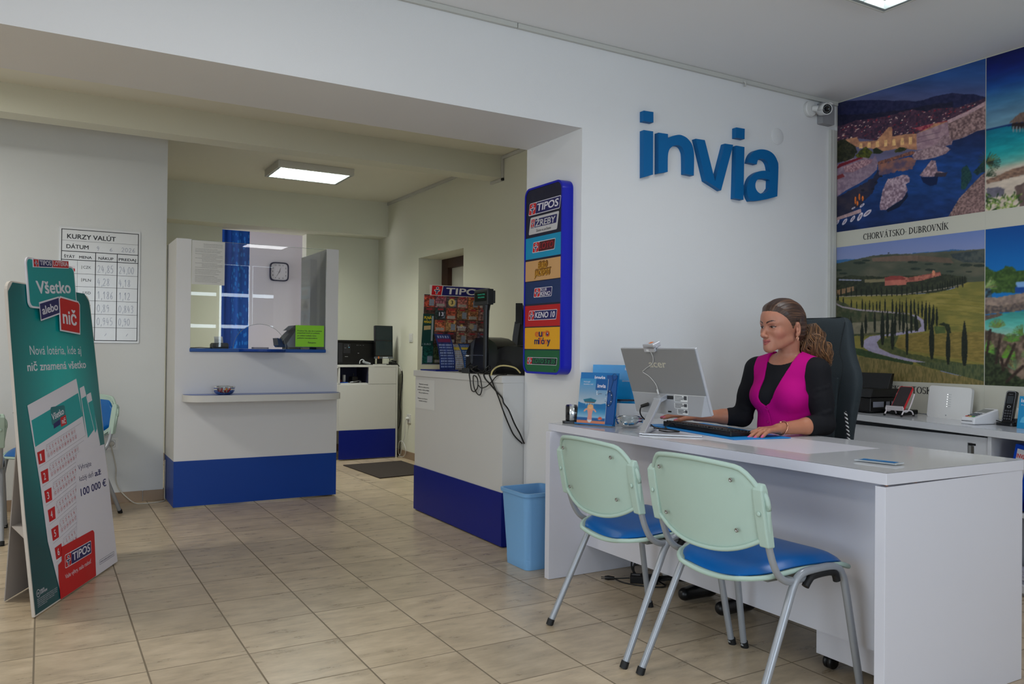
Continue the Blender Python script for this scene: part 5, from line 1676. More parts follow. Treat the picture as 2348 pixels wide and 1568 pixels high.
FSo = Fr((.400, 6.53, .390), (1, 0, 0), (0, 0, 1), (0, -1, 0))
socket('white wall socket with a plug low on the pale wall behind the stand', FSo)
grey_cable = mat('pale_cable', (186, 182, 172), rough=.5)
t = thing('mains_cable', 'pale grey cord looping from the low wall socket to the booth corner', 'cord', (.45, 6.48, .44))
mb = MB(Matrix.Translation((.445, 6.519, .435)) @ Matrix.Rotation(R(90), 4, 'X')); mb.lathe([(0, 0), (.019, 0), (.019, .010), (.016, .022), (.010, .026), (0, .026)], n=20); mb.build('plug', grey_cable, t, angle=40)
mb = MB(); mb.tube(smoothpath([(.445, 6.494, .432), (.447, 6.490, .40), (.463, 6.505, .335), (.478, 6.510, .25), (.478, 6.510, .17), (.50, 6.505, .105), (.548, 6.48, .045), (.60, 6.43, .007), (.66, 6.40, .0045), (.74, 6.41, .0045), (.785, 6.44, .0045), (.803, 6.47, .006), (.804, 6.49, .03), (.804, 6.492, .12), (.804, 6.492, .3)], 6), .0042, n=8)
mb.build('cable', grey_cable, t)
socket('white wall socket with a hanging cord low on the rear right wall', Fr((XR, 7.83, .375), (0, -1, 0), (0, 0, 1), (-1, 0, 0)))
t = thing('mains_cable', 'white cord curling from the rear socket to the floor behind the counter', 'cord', (3.28, 7.8, .01))
mb = MB(Matrix.Translation((XR - .011, 7.785, .42)) @ Matrix.Rotation(R(-90), 4, 'Y')); mb.lathe([(0, 0), (.018, 0), (.018, .010), (.013, .030), (0, .032)], n=16); mb.build('plug', sock_w, t, angle=40)
mb = MB(); mb.tube(smoothpath([(3.272, 7.785, .42), (3.268, 7.80, .36), (3.28, 7.83, .25), (3.28, 7.90, .12), (3.28, 7.955, .02), (3.275, 7.99, .07), (3.27, 7.95, .165), (3.27, 7.84, .164), (3.272, 7.78, .085), (3.272, 7.85, .02), (3.27, 8.05, .006)], 6), .0035, n=7)
mb.build('cable', sock_w, t)

# floor mat
mb = MB(); mb.prism(Fr((0, 0, .0005), (1, 0, 0), (0, 1, 0)), [(2.585, 6.72), (3.17, 6.80), (3.17, 7.66), (2.55, 7.62)], 0, .008)
tag(mb.build('door_mat', mat('mat_dark', (58, 50, 46), rough=.95, bump=1.0, bscale=420, var=.35, vscale=180), bevel=.003), 'dark brown ribbed mat on the rear floor tiles', 'mat')

# rear desk
t = thing('rear_desk', 'white rear desk with blue kick panel and open cubby', 'desk', (2.6, 8.25, 0))
mb = MB()
mb.box(2.0, 3.245, 7.975, 8.60, .765, .787); mb.box(2.0, 2.60, 7.96, 8.60, .94, .967)
mb.box(2.60, 3.245, 7.955, 8.60, .951, .972)
mb.box(3.228, 3.245, 7.955, 8.60, 0, .951); mb.box(2.604, 2.62, 7.96, 8.60, .787, .951)
mb.build('carcass', grey_lam, t, bevel=.001)
mb = MB(); mb.box(2.605, 3.226, 7.955, 7.972, .306, .772); mb.box(2.0, 2.604, 7.955, 7.972, .306, .772); mb.box(2.925, 3.226, 7.955, 7.972, .775, .949); mb.build('front_panel', grey_lam, t, bevel=.001)
mb = MB(); mb.box(2.612, 3.222, 7.950, 7.958, .012, .305); mb.build('kick_panel', dblue_lam, t)
mb = MB(); mb.box(2.62, 2.923, 8.30, 8.31, .787, .951); mb.box(2.915, 2.923, 7.972, 8.31, .787, .951); mb.build('cubby_back', mat('cubby_navy', (38, 40, 66), rough=.6), t)
for nm, lab, cat_, bx, mm in (('folder', 'blue folder lying in the cubby of the rear desk', 'folder', (2.63, 2.72, 8.0, 8.2, .7875, .797), blue_lam), ('box', 'tiny white box standing in the cubby of the rear desk', 'box', (2.690, 2.712, 8.06, 8.10, .7875, .868), paper),
                              ('hole_punch', 'black hole punch in the cubby of the rear desk', 'hole punch', (2.77, 2.83, 8.02, 8.12, .7875, .85), blk)):
    q = MB(); q.box(*bx)
    if nm == 'hole_punch':
        q.box(2.792, 2.802, 8.06, 8.07, .85, .885); q.box(2.76, 2.84, 8.0, 8.02, .7875, .80)
    tag(q.build(nm, mm, bevel=.002), lab, cat_)
q = MB(); q.lathe([(0, 0), (.03, 0), (.032, .006), (.02, .02), (.012, .024), (0, .024)], c=(2.645, 8.06, .797), n=18); tag(q.build('tape_roll', mat('dull_red', (110, 40, 36), rough=.4)), 'dull red tape roll on the folder in the rear desk cubby', 'tape')
q = MB(); q.tube(smoothpath([(2.74, 8.0, .795), (2.78, 7.985, .80), (2.82, 8.0, .806), (2.85, 8.03, .81)], 4), [.004] * 13, n=6); q.lathe([(0, 0), (.02, .0), (.022, .012), (.01, .025), (0, .027)], c=(2.86, 8.05, .7875), n=14); tag(q.build('desk_stamp', mat('chrome_grey', (150, 152, 156), rough=.25, metal=.6)), 'grey metal stamp at the front of the rear desk cubby', 'stamp')

t = thing('office_copier', 'wide black copier on the rear desk beside the monitor', 'copier', (2.75, 8.3, .972))
mb = MB(); mb.box(2.45, 3.04, 8.08, 8.52, .975, 1.205); mb.box(2.44, 3.05, 8.07, 8.53, 1.205, 1.228); mb.build('housing', mat('copier_black', (12, 12, 14), rough=.3), t, bevel=.004)
mb = MB(); mb.box(2.635, 2.68, 8.072, 8.08, 1.0, 1.20); mb.box(2.69, 2.765, 8.074, 8.08, 1.09, 1.19); mb.box(2.685, 2.765, 8.073, 8.08, 1.075, 1.079); mb.build('control_panel', mat('copier_dark_grey', (34, 34, 38), rough=.4), t)
mb = MB(); FCo = Fr((0, 8.0715, 0), (1, 0, 0), (0, 0, 1), (0, -1, 0))
for (a, b, w_, h_, mi) in ((2.742, 1.150, .012, .006, 1), (2.835, 1.173, .006, .006, 0), (2.738, 1.163, .003, .018, 0), (2.704, 1.055, .034, .004, 0), (2.846, 1.090, .014, .006, 0), (2.70, 1.145, .018, .003, 0), (2.85, 1.175, .008, .002, 0), (2.87, 1.175, .012, .002, 0), (2.90, 1.175, .012, .002, 0)):
    mb.poly(FCo, rrect(a, b, a + w_, b + h_, .0005, 1), .0025 if a < 2.77 else -.008, mi)
mb.build('indicator', [mat('indicator_grey', (150, 150, 154), rough=.4), mat('indicator_blue', (120, 190, 220), rough=.3)], t)

t = thing('monitor', 'black monitor turned sideways on the rear desk corner', 'monitor', (3.09, 8.02, .972))
Fm = Fr((3.008, 7.995, 1.052), (.985, .17, 0), (0.02, .10, 1))
mb = MB(); mb.prism(Fm, rrect(0, 0, .212, .335, .003, 2), -.03, 0); mb.build('housing', mat('monitor_black', (12, 12, 13), rough=.35), t, bevel=.002)
mb = MB(); mb.poly(Fm, [(.006, .020), (.206, .020), (.206, .329), (.006, .329)], .0006, 0); mb.poly(Fm, [(.006, .172), (.206, .168), (.206, .182), (.006, .186)], .0009, 1); mb.build('screen', [mat('screen_dark_teal', (22, 38, 44), rough=.12), mat('screen_band', (12, 20, 26), rough=.12)], t)
mb = MB(); mb.prism(Fm, [(-.004, -.012), (.214, -.012), (.214, .006), (-.004, .006)], -.02, .006, 0); mb.poly(Fm, [(.085, -.010), (.150, -.010), (.150, .004), (.085, .004)], .0066, 1); mb.poly(Fm, [(.028, -.016), (.042, -.016), (.042, .010), (.028, .010)], .007, 2)
mb.build('lower_bezel', [mat('bezel_grey', (92, 98, 106), rough=.3), mat('bezel_label', (200, 204, 212), rough=.4), mat('sticker_orange', (226, 124, 52), rough=.5)], t)
mb = MB(); mb.box(3.05, 3.10, 8.03, 8.06, .985, 1.10); mb.prism(Fr((0, 0, .9725), (1, 0, 0), (0, 1, 0)), rrect(2.99, 7.985, 3.17, 8.065, .02), 0, .010); mb.build('stand', blk, t, bevel=.002)
q = MB(); q.prism(Fr((0, 0, .9725), (1, 0, 0), (0, 1, 0)), [(2.97, 7.965), (3.12, 7.963), (3.12, 7.983), (2.98, 7.984)], 0, .006); tag(q.build('paper_stack', paper), 'few white papers at the front edge of the rear desk', 'papers')
t = thing('barcode_scanner', 'grey hand scanner lying on the rear desk before the copier', 'scanner', (2.9, 8.0, .972))
mb = MB(); mb.tube(smoothpath([(2.872, 8.0, 1.008), (2.90, 8.0, .998), (2.955, 7.99, .985)], 5), [.008, .012, .013, .013, .012, .012, .012, .012, .011, .010, .009], n=10); mb.build('grip', greyp, t)
mb = MB(); mb.tube(smoothpath([(2.84, 8.0, .985), (2.845, 8.0, 1.015), (2.865, 8.0, 1.028), (2.885, 8.0, 1.02), (2.89, 8.0, 1.005)], 5), .005, n=8); mb.build('cradle', mat('light_grey_plastic', (190, 194, 200), rough=.3), t)
t = thing('desk_phone', 'black phone at the right corner of the rear desk', 'phone', (3.17, 7.99, .972))
mb = MB(); mb.hexa([(3.18, 7.965, .9725), (3.243, 7.965, .9725), (3.243, 8.06, .9725), (3.18, 8.06, .9725)], [(3.182, 7.968, 1.006), (3.241, 7.968, .996), (3.241, 8.056, .996), (3.182, 8.056, 1.010)]); mb.build('base', blk, t, bevel=.003)
mb = MB(); mb.tube(smoothpath([(3.185, 7.985, 1.016), (3.195, 7.985, 1.016), (3.22, 7.985, 1.010), (3.236, 7.985, 1.008)], 4), [.011] * 3 + [.008] * 7 + [.011] * 3, n=8); mb.build('handset', blk, t)
t = thing('mains_cable', 'black cord with white plug hanging down beside the rear desk', 'cord', (3.27, 7.98, .6))
mb = MB(); mb.tube(smoothpath([(3.22, 7.99, .985), (3.25, 7.98, .978), (3.268, 7.97, .955)], 4), .005, n=7); mb.tube(smoothpath([(3.294, 7.97, .912), (3.302, 7.97, .85), (3.298, 7.97, .75), (3.288, 7.97, .65), (3.280, 7.97, .55), (3.288, 7.97, .46), (3.284, 7.975, .36), (3.270, 7.98, .30)], 5), .0055, n=7); mb.build('cable', blk, t)
mb = MB(); mb.tube([(3.268, 7.97, .957), (3.280, 7.97, .935), (3.294, 7.97, .910)], [.009, .011, .008], n=10); mb.build('connector', sock_w, t)
mb = MB(); mb.tube(smoothpath([(3.17, 8.07, 1.14), (3.185, 8.06, 1.10), (3.19, 8.05, 1.03), (3.20, 8.05, .985), (3.18, 8.07, .976)], 5), .004, n=6); tag(mb.build('monitor_cable', blk), 'thin black cable drooping behind the rear monitor', 'cable')

# ------------------------------------------------------------------ lottery counter
t = thing('sales_counter', 'white sales counter with royal blue base by the opening', 'counter', (2.5, 4.7, 0))
mb = MB(); mb.box(2.312, 2.72, 4.066, 5.335, .318, .954); mb.build('body', grey_lam, t, bevel=.001)
mb = MB(); mb.box(2.325, 2.71, 4.075, 5.325, 0, .01); mb.box(2.308, 2.722, 4.064, 5.337, .008, .318); mb.build('base_panel', dblue_lam, t, bevel=.001)
mb = MB(); mb.box(2.302, 2.725, 4.064, 5.350, .954, .995); mb.build('top_slab', grey_lam, t, bevel=.001)
notice('paper_notice', 'white paper notice taped on the front of the sales counter', Fr((2.3115, 0, 0), (0, -1, 0), (0, 0, 1), (-1, 0, 0)), -5.325, .728, -5.005, .933, paper,
       [('Platobný terminál', -5.265, .895, .0085, .15, .02), ('slúži len na platby kartou', -5.28, .875, .0085, .185, .02), ('za stávky a služby predajne.', -5.29, .855, .0085, .20, .02), ('Nie je bankomat.', -5.27, .835, .0085, .165, .02), ('Ďakujeme za pochopenie,', -5.285, .795, .0075, .165, .02), ('kolektív predajne', -5.265, .778, .0075, .14, .02)], ink)

# ticket display standing on the counter
t = thing('ticket_display', 'scratch ticket display with header board on the far end of the sales counter', 'display stand', (2.58, 5.2, .995))
FT = Fr((2.31, 5.225, .995), (1, 0, 0), (0, -.06, 1))
gN, gM = 260, 200
SS, TT = np.meshgrid(np.linspace(0, .52, gN), np.linspace(.045, .535, gM), indexing='ij')
c = Canvas(SS, TT)
c.c[:] = (60, 36, 34)
rnd = random.Random(21)
rows = [(.445, .53, [(170, 72, 52), (140, 84, 92), (74, 64, 64), (170, 100, 88), (176, 104, 56), (150, 70, 60)]), (.36, .445, [(70, 48, 40), (44, 58, 54), (146, 70, 48), (128, 98, 62), (156, 98, 60), (146, 106, 96)]),
        (.275, .36, [(20, 58, 48), (168, 92, 60), (158, 116, 70), (96, 60, 52), (120, 92, 80), (88, 66, 60)]), (.19, .275, [(24, 62, 52), (92, 66, 62), (70, 44, 44), (140, 116, 92), (108, 76, 66), (92, 78, 92)]), (.045, .19, [(22, 66, 58), (62, 74, 48), (40, 60, 96), (16, 74, 154), (118, 66, 92), (60, 60, 90)])]
for ri, (t0, t1, cols) in enumerate(rows):
    for ci in range(6):
        s0 = ci * .0867; s1 = s0 + .083
        m_ = (SS >= s0) & (SS < s1) & (TT >= t0 + .003) & (TT < t1)
        c.c[m_] = np.array(cols[ci]) * (1 + (fbm(SS / .010, TT / .007, ri * 7 + ci)[m_][:, None] - .5) * 1.7)
        m2 = (SS >= s0 + .02) & (SS < s1 - .018) & (TT > t1 - .016) & (TT < t1 - .006); c.c[m2] = (158, 44, 50)
        if (ri + ci) % 2 == 0:
            m3 = (SS >= s0 + .040) & (SS < s1 - .006) & (TT > t0 + .012) & (TT < t0 + .058); c.c[m3] = np.array((140, 146, 156)) * (1 - .35 * ((np.sin(SS * 900) > .3) & (np.sin(TT * 700) > .0))[m3])[:, None]
        else:
            m3 = (SS >= s0 + .010) & (SS < s1 - .010) & (TT > t0 + .010) & (TT < t0 + .030); c.c[m3] = np.array((196, 184, 168)) * (1 - .4 * (np.sin(SS * 800) > .2)[m3])[:, None]
for (a, b, rr_, cc_) in ((.215, .485, .028, (214, 186, 110)), (.135, .40, .026, (34, 34, 38)), (.38, .318, .02, (170, 150, 120)), (.30, .32, .012, (196, 170, 96))):
    c.spot(a, b, rr_, rr_, cc_)
P = np.stack([np.array(FT.p(0, 0, .001))[i] + SS * FT.ex[i] + TT * FT.ey[i] for i in range(3)], -1)
mb = MB(); mb.prism(FT, [(0, .04), (.525, .04), (.525, .537), (0, .537)], -.008, 0); bd_ = mb.build('board', mat('display_grey', (168, 168, 170), rough=.5), t)
sheet_object('ticket_prints', P, c.c, attr_mat('ticket_print', rough=.3, spec=.5), bd_)
mb = MB()
mb.prism(FT, [(.044, .530), (.52, .530), (.52, .604), (.040, .604)], -.004, .004, 2)
mb.poly(FT, [(.052, .534), (.127, .534), (.137, .600), (.056, .600)], .0045, 0); little_man(mb, FT, .060, .537, .060, .060, .15, 0, 2, 1, .005)
mb.poly(FT, [(.132, .534), (.515, .534), (.515, .600), (.142, .600)], .0045, 1); mb.text(FT, 'TIPOS', .165, .545, .043, 2, w=.30, bold=.05, lift=.0052, shear=.1)
mb.build('header_board', [G_RED, G_NAVY, mat('header_cream', (218, 210, 196), rough=.5)], t)
mb = MB(); mb.text(FT, '13', .118, .388, .026, 0, w=.034, bold=.05, lift=.0022); mb.text(FT, '3', .208, .473, .026, 1, w=.016, bold=.05, lift=.0022)
mb.text(FT, 'ČIERNA PERLA', .262, .305, .013, 0, w=.075, bold=.03, lift=.0022); mb.text(FT, 'DIAMANT', .27, .165, .016, 0, w=.10, bold=.03, lift=.0022); mb.build('ticket_lettering', [G_WHITE, G_BLACK], bd_)
mb = MB(); mb.poly(FT, [(-.012, .17), (.074, .17), (.078, .40), (-.004, .40)], .0035, 0)
mb.text(FT, 'PLNÁ', .004, .362, .020, 1, w=.056, bold=.03, lift=.0042); mb.text(FT, 'PEŇAZÍ', .004, .335, .015, 1, w=.055, bold=.03, lift=.0042)
mb.poly(FT, [(.004, .285), (.056, .290), (.056, .318), (.004, .314)], .004, 2); mb.poly(FT, [(.060, .21), (.074, .21), (.076, .385), (.063, .385)], .004, 3)
mb.text(FT, '1 EURO', -.004, .180, .012, 3, w=.065, bold=.01, lift=.0042)
mb.build('side_poster', [mat('poster_green', (14, 58, 50), rough=.4), mat('poster_yellow', (232, 196, 30), rough=.4), mat('poster_tan', (186, 160, 110), rough=.4), mat('poster_grey', (150, 160, 160), rough=.4)], t)
mb = MB(); mb.prism(Fr((0, 0, .9955), (1, 0, 0), (0, 1, 0)), [(2.325, 5.02), (2.66, 5.02), (2.66, 5.28), (2.325, 5.28)], 0, .008, 0); mb.build('blue_foot', dblue_lam, t, bevel=.001)
# curved front rack with its three cards
for nm, s0, s1, h_, base, lab in (('ticket_card', .028, .148, .255, (34, 48, 104), 'blue curved ticket card'), ('ticket_card', .150, .212, .185, (150, 140, 132), 'beige curved ticket card'), ('ticket_card', .214, .30, .185, (36, 78, 140), 'light blue curved ticket card')):
    a_ = np.linspace(0, 1, 60); b_ = np.linspace(0, 1, 90)
    A_, B_ = np.meshgrid(a_, b_, indexing='ij')
    c = Canvas(A_ * (s1 - s0) * 1000, B_ * h_ * 1000)
    c.c[:] = base
    c.c *= (1 + (fbm(A_ * 9, B_ * 14, 3) - .5) * .8)[..., None]
    for r_ in range(9):
        for q_ in range(2):
            m_ = (A_ > .08 + q_ * .46) & (A_ < .46 + q_ * .46) & (B_ > .06 + r_ * .075) & (B_ < .10 + r_ * .075) & (np.sin(A_ * 60) > -.4)
            c.c[m_] = np.array((172, 186, 214)) if nm and base[2] > 120 or base[0] < 40 else (96, 84, 70)
    m_ = (B_ > .76) & (B_ < .86) & (A_ > .1) & (A_ < .9); c.c[m_] = (112, 30, 70) if s0 < .1 else (206, 178, 60)
    m_ = (B_ > .88) & (B_ < .95) & (A_ > .15) & (A_ < .85) & (np.sin(A_ * 40) > -.2); c.c[m_] = (150, 160, 190)
    Pq = np.stack([2.33 + s0 + A_ * (s1 - s0), 5.03 + .10 * B_ ** 2.2, 1.006 + h_ * B_ * (1 - .04 * B_)], -1)
    q = sheet_object(nm, Pq, c.c, attr_mat('ticket_print', rough=.3, spec=.5), t); q['label'] = lab
    sm = q.modifiers.new('sheet', 'SOLIDIFY'); sm.thickness = .002; sm.offset = -1

# pole display and terminals
t = thing('customer_display', 'black customer display on a tall pole on the sales counter', 'display', (2.445, 4.53, .995))
mb = MB(); mb.tube([(2.446, 4.53, 1.0), (2.446, 4.53, 1.42)], .0175, n=18); mb.tube([(2.446, 4.53, 1.40), (2.448, 4.53, 1.435)], [.022, .026], n=18); mb.build('pole', blk, t)
mb = MB(); mb.box(2.40, 2.50, 4.48, 4.58, .9955, 1.012); mb.build('foot', blk, t, bevel=.003)
mb = MB(); mb.box(2.425, 2.468, 4.475, 4.660, 1.432, 1.532); mb.box(2.468, 2.482, 4.475, 4.62, 1.442, 1.522); mb.build('head', mat('display_black', (36, 38, 40), rough=.45), t, bevel=.003)
mb = MB(); FD = Fr((2.4245, 4.660, 1.432), (0, -1, 0), (0, 0, 1), (-1, 0, 0)); mb.poly(FD, rrect(.015, .024, .170, .082, .003, 2), .0006, 0)
for k_, tx in enumerate(('VÍTAME VÁS V TIPOSE', 'TIPOS STÁVKA')):
    mb.text(FD, tx, .055 if k_ else .050, .062 - k_ * .018, .0085, 1, w=.09 if k_ else .10, lift=.0012, bold=.01)
mb.build('readout', [mat('readout_black', (6, 14, 14), rough=.15), mat('readout_green', (30, 150, 120), emit=(40, 190, 150), estr=.35)], t)


def hood(name, label, x0, x1, prof, band=None):
    t = thing(name, label, 'terminal', ((x0 + x1) / 2, prof[0][0], .995))
    F_ = Fr((x0, 0, .995), (0, -1, 0), (0, 0, 1), (-1, 0, 0))
    q = MB(); q.prism(F_, [(-y, z) for y, z in prof], -(x1 - x0), 0, smooth=True); q.build('housing', mat('terminal_black', (14, 14, 16), rough=.28), t, bevel=.006, seg=3, angle=35)
    return t, F_


t, F_ = hood('lottery_terminal', 'domed black terminal with silver front band beside the pole display', 2.545, 2.70, [(5.0, .02), (4.96, .001), (4.56, .001), (4.56, .17), (4.60, .20), (4.68, .225), (4.78, .235), (4.86, .225), (4.93, .19), (4.985, .13), (5.005, .07)])
mb = MB()
for (a, b) in (((4.85, .2285), (4.925, .195)), ((4.925, .195), (4.975, .148)), ((4.975, .148), (4.995, .12))):
    mb.add([(2.54, a[0], .995 + a[1] + .002), (2.54, b[0], .995 + b[1] + .002), (2.70, b[0], .995 + b[1] + .002), (2.70, a[0], .995 + a[1] + .002)], [(0, 1, 2, 3)], 0)
mb.add([(2.543, 4.86, 1.223), (2.543, 4.93, 1.188), (2.543, 4.93, 1.05), (2.543, 4.895, 1.05), (2.543, 4.885, 1.15)], [(0, 1, 2, 3, 4)], 0)
mb.build('silver_band', mat('silver_plastic', (96, 100, 104), rough=.25, metal=.6), t)
mb = MB(); mb.box(2.541, 2.545, 4.70, 4.992, 1.106, 1.109); mb.lathe([(0, 0), (.022, .004), (.026, .012), (.015, .02), (0, .022)], c=(2.545, 4.97, 1.092), n=16); mb.build('seam_lamp', mat('chrome_bright', (190, 192, 196), rough=.12, metal=.9), t)
t, F_ = hood('lottery_terminal', 'boxy black terminal with grey lid right of the pole display', 2.50, 2.70, [(4.55, .001), (4.12, .001), (4.12, .12), (4.15, .168), (4.28, .176), (4.38, .172), (4.47, .155), (4.53, .125), (4.55, .09)])
mb = MB(); mb.add([(2.498, 4.16, 1.170), (2.498, 4.34, 1.173), (2.70, 4.34, 1.173), (2.70, 4.16, 1.170)], [(0, 1, 2, 3)]); mb.build('lid', mat('lid_grey', (88, 88, 84), rough=.35), t)
mb = MB(); mb.add([(2.4985, y_, .995 + z_) for y_, z_ in ((4.50, .045), (4.47, .075), (4.42, .09), (4.36, .09), (4.31, .075), (4.28, .045))], [(5, 4, 3, 2, 1, 0)]); mb.build('paper_slot', mat('slot_dark', (6, 6, 7), rough=.5), t)

# cables on and over the front of the counter
cab = mat('cable_black', (18, 17, 16), rough=.45)
cg = 'loose cables on the sales counter'


def cable(label, pts, r=.0035, m_=None, n=6):
    q = MB(); q.tube(smoothpath(pts, n), r, n=7)
    return tag(q.build('cable', m_ or cab), label, 'cable')


xf = 2.2975
cable('coiled black cable looping over the front edge of the sales counter', [(2.42, 4.60, 1.003), (2.33, 4.50, 1.002), (xf, 4.469, 1.000), (xf, 4.457, .955), (xf, 4.435, .898), (xf, 4.393, .89), (xf, 4.353, .921), (xf, 4.364, .972), (xf - .004, 4.406, .985), (xf - .005, 4.394, .919), (xf - .004, 4.352, .878), (xf - .004, 4.312, .875), (xf - .004, 4.293, .914), (xf - .004, 4.314, .97), (xf - .004, 4.345, 1.0), (2.33, 4.38, 1.004), (2.42, 4.42, 1.003)])
cable('long black cable slanting down from the counter edge behind the wall', [(2.44, 4.30, 1.003), (2.33, 4.28, 1.003), (xf, 4.275, .998), (xf, 4.259, .972), (xf, 4.205, .946), (xf, 4.138, .912), (xf, 4.053, .871), (2.30, 4.035, .84), (2.33, 4.03, .80), (2.37, 4.03, .72), (2.41, 4.035, .66), (2.443, 4.04, .60)], .0045)
cable('second black cable falling beside the longer one at the counter corner', [(2.42, 4.24, 1.003), (2.33, 4.21, 1.003), (xf, 4.206, .997), (xf, 4.167, .952), (xf, 4.119, .899), (xf, 4.08, .852), (2.303, 4.05, .80), (2.34, 4.05, .72), (2.38, 4.05, .65), (2.436, 4.05, .60)], .0042)
cable('thin black cable swinging across the counter front', [(2.35, 4.09, 1.002), (xf - .003, 4.102, .996), (xf - .004, 4.167, .961), (xf - .005, 4.224, .931), (xf - .006, 4.263, .92), (xf - .006, 4.30, .916), (xf - .007, 4.33, .93)], .003)
cable('pale yellow cable arching among the black ones on the counter', [(2.305, 4.20, .99), (2.32, 4.21, 1.02), (2.36, 4.22, 1.045), (2.40, 4.20, 1.052), (2.44, 4.15, 1.040), (2.46, 4.12, 1.01)], .005, mat('cable_cream', (196, 180, 122), rough=.45))
rnd = random.Random(5)
for i, lab in enumerate(('black tangled cable lying before the domed terminal', 'black tangled cable under the pole display', 'black tangled cable before the boxy terminal')):
    y0 = 4.66 - i * .16
    pts = [(2.34 + .09 * rnd.random(), y0 + .16 * (rnd.random() - .5), 1.002 + .06 * rnd.random() * (j % 2)) for j in range(11)]
    cable(lab, pts, .0035)
mb = MB(); mb.box(2.33, 2.40, 4.54, 4.64, .9955, 1.028); tag(mb.build('power_adapter', blk, bevel=.004), 'flat black power adapter lying on the sales counter', 'adapter')
# office chair behind the counter
t = thing('office_chair', 'black high-backed chair showing above the sales counter by the wall sign', 'office chair', (3.06, 4.75, 0))
mb = MB(); mb.grid([[(3.10 + .185 * math.sin(R(-80 + 160 * i / 12)) * (.70 + .22 * min(1, (1.36 - z) / .2)), 4.93 + .05 * math.cos(R(-80 + 160 * i / 12)) + .06 * (z - .6), z) for i in range(13)] for z in (.56, .7, .9, 1.1, 1.24, 1.32, 1.345)], thick=.04)
mb.build('backrest', mat('chair_charcoal', (52, 56, 60), rough=.4), t, angle=60)
mb = MB(); mb.grid([[(3.10 + .12 * math.sin(R(-80 + 160 * i / 12)), 4.965 + .05 * math.cos(R(-80 + 160 * i / 12)), z - .03 * math.cos(R(-80 + 160 * i / 12) * 2) * (z > 1.4)) for i in range(13)] for z in (1.33, 1.37, 1.42, 1.455)], thick=.05)
mb.build('headrest', mat('chair_gloss_black', (14, 14, 16), rough=.25), t, angle=60)
mb = MB(); mb.prism(Fr((0, 0, .44), (1, 0, 0), (0, 1, 0)), rrect(2.80, 4.50, 3.26, 4.95, .08), 0, .08); mb.build('seat', mat('chair_charcoal', (52, 56, 60), rough=.4), t, bevel=.02, seg=3)
mb = MB(); mb.tube([(3.03, 4.72, .09), (3.03, 4.72, .44)], .025, n=12); mb.build('gas_column', blk, t)
for k_ in range(5):
    a = 2 * PI * k_ / 5 + .3
    q = MB(); q.tube([(3.03, 4.72, .10), (3.03 + .22 * math.cos(a), 4.72 + .22 * math.sin(a), .065)], [.025, .016], n=8); q.build('leg', blk, t)
    q = MB(Matrix.Translation((3.03 + .225 * math.cos(a), 4.72 + .225 * math.sin(a), .027)) @ Matrix.Rotation(a, 4, 'Z') @ Matrix.Rotation(R(90), 4, 'X')); q.lathe([(0, -.02), (.027, -.02), (.027, .02), (0, .02)], n=14); q.build('castor', blk, t)
# waste bin
t = thing('waste_bin', 'light blue plastic waste bin beside the white desk end', 'bin', (2.30, 3.69, 0))
bl = mat('bin_blue', (118, 168, 214), rough=.38, bump=.15, bscale=350, spec=.4)
mb = MB()
def loop_(x0, x1, y0, y1, z, r): return [(a, b, z) for a, b in rrect(x0, y0, x1, y1, r, 5)]
lev = [loop_(2.187, 2.405, 3.577, 3.803, .001, .03), loop_(2.185, 2.408, 3.575, 3.806, .05, .03), loop_(2.186, 2.407, 3.576, 3.805, .052, .03), loop_(2.166, 2.428, 3.556, 3.828, .385, .036), loop_(2.158, 2.436, 3.548, 3.836, .386, .036), loop_(2.157, 2.437, 3.547, 3.837, .404, .036),
       loop_(2.168, 2.426, 3.558, 3.826, .404, .03), loop_(2.19, 2.402, 3.58, 3.80, .02, .026)]
n_ = len(lev[0]); v = [p for L_ in lev for p in L_]
f = [(i * n_ + j, i * n_ + (j + 1) % n_, (i + 1) * n_ + (j + 1) % n_, (i + 1) * n_ + j) for i in range(len(lev) - 1) for j in range(n_)]
mb.add(v, f, 0, True); mb.add(lev[0], [tuple(range(n_ - 1, -1, -1))]); mb.add(lev[-1], [tuple(range(n_))])
mb.build('bin_body', bl, t, angle=35)

# ------------------------------------------------------------------ white office desk
desk_w = mat('desk_white', (212, 212, 220), rough=.3, spec=.45)
desk_top = mat('desk_top_gloss', (206, 208, 212), rough=.10, spec=.5)
t = thing('office_desk', 'white laminate office desk running out from the lettered wall', 'desk', (2.6, 2.5, 0))
tA = [(2.236, 3.462, .777), (2.246, 1.563, .7815), (3.02, 1.563, .778), (3.0, 3.462, .777)]     # glossy top, its near corner lifted a little off the panel
mb = MB(); mb.hexa([(a, b, z - .037) for a, b, z in tA][::-1], [(a, b, z - .0008) for a, b, z in tA][::-1]); mb.add(tA, [(0, 1, 2, 3)], 1)
mb.build('desktop', [desk_w, desk_top], t, bevel=.0012)
mb = MB(); mb.box(2.205, 2.97, 3.398, 3.436, .001, .739); mb.build('end_panel', desk_w, t, bevel=.0012)
mb = MB(); mb.hexa([(2.247, 1.567, .001), (3.02, 1.567, .001), (3.02, 1.603, .001), (2.247, 1.603, .001)], [(2.247, 1.567, .7375), (3.02, 1.567, .7415), (3.02, 1.603, .7415), (2.247, 1.603, .7375)]); mb.build('end_panel', desk_w, t, bevel=.0012)
mb = MB(); mb.box(2.434, 2.452, 1.603, 3.398, .148, .738); mb.build('modesty_panel', desk_w, t)
mb = MB()
mb.tube([(2.275, 1.583, .738), (2.275, 1.583, .747)], .005, n=8); mb.build('dowel', mat('dowel_wood', (168, 108, 72), rough=.6), t)
mb = MB(); mb.tube([(2.42, 1.583, .738), (2.42, 1.583, .7465)], .005, n=8); mb.build('dowel', mat('dowel_wood', (168, 108, 72), rough=.6), t)

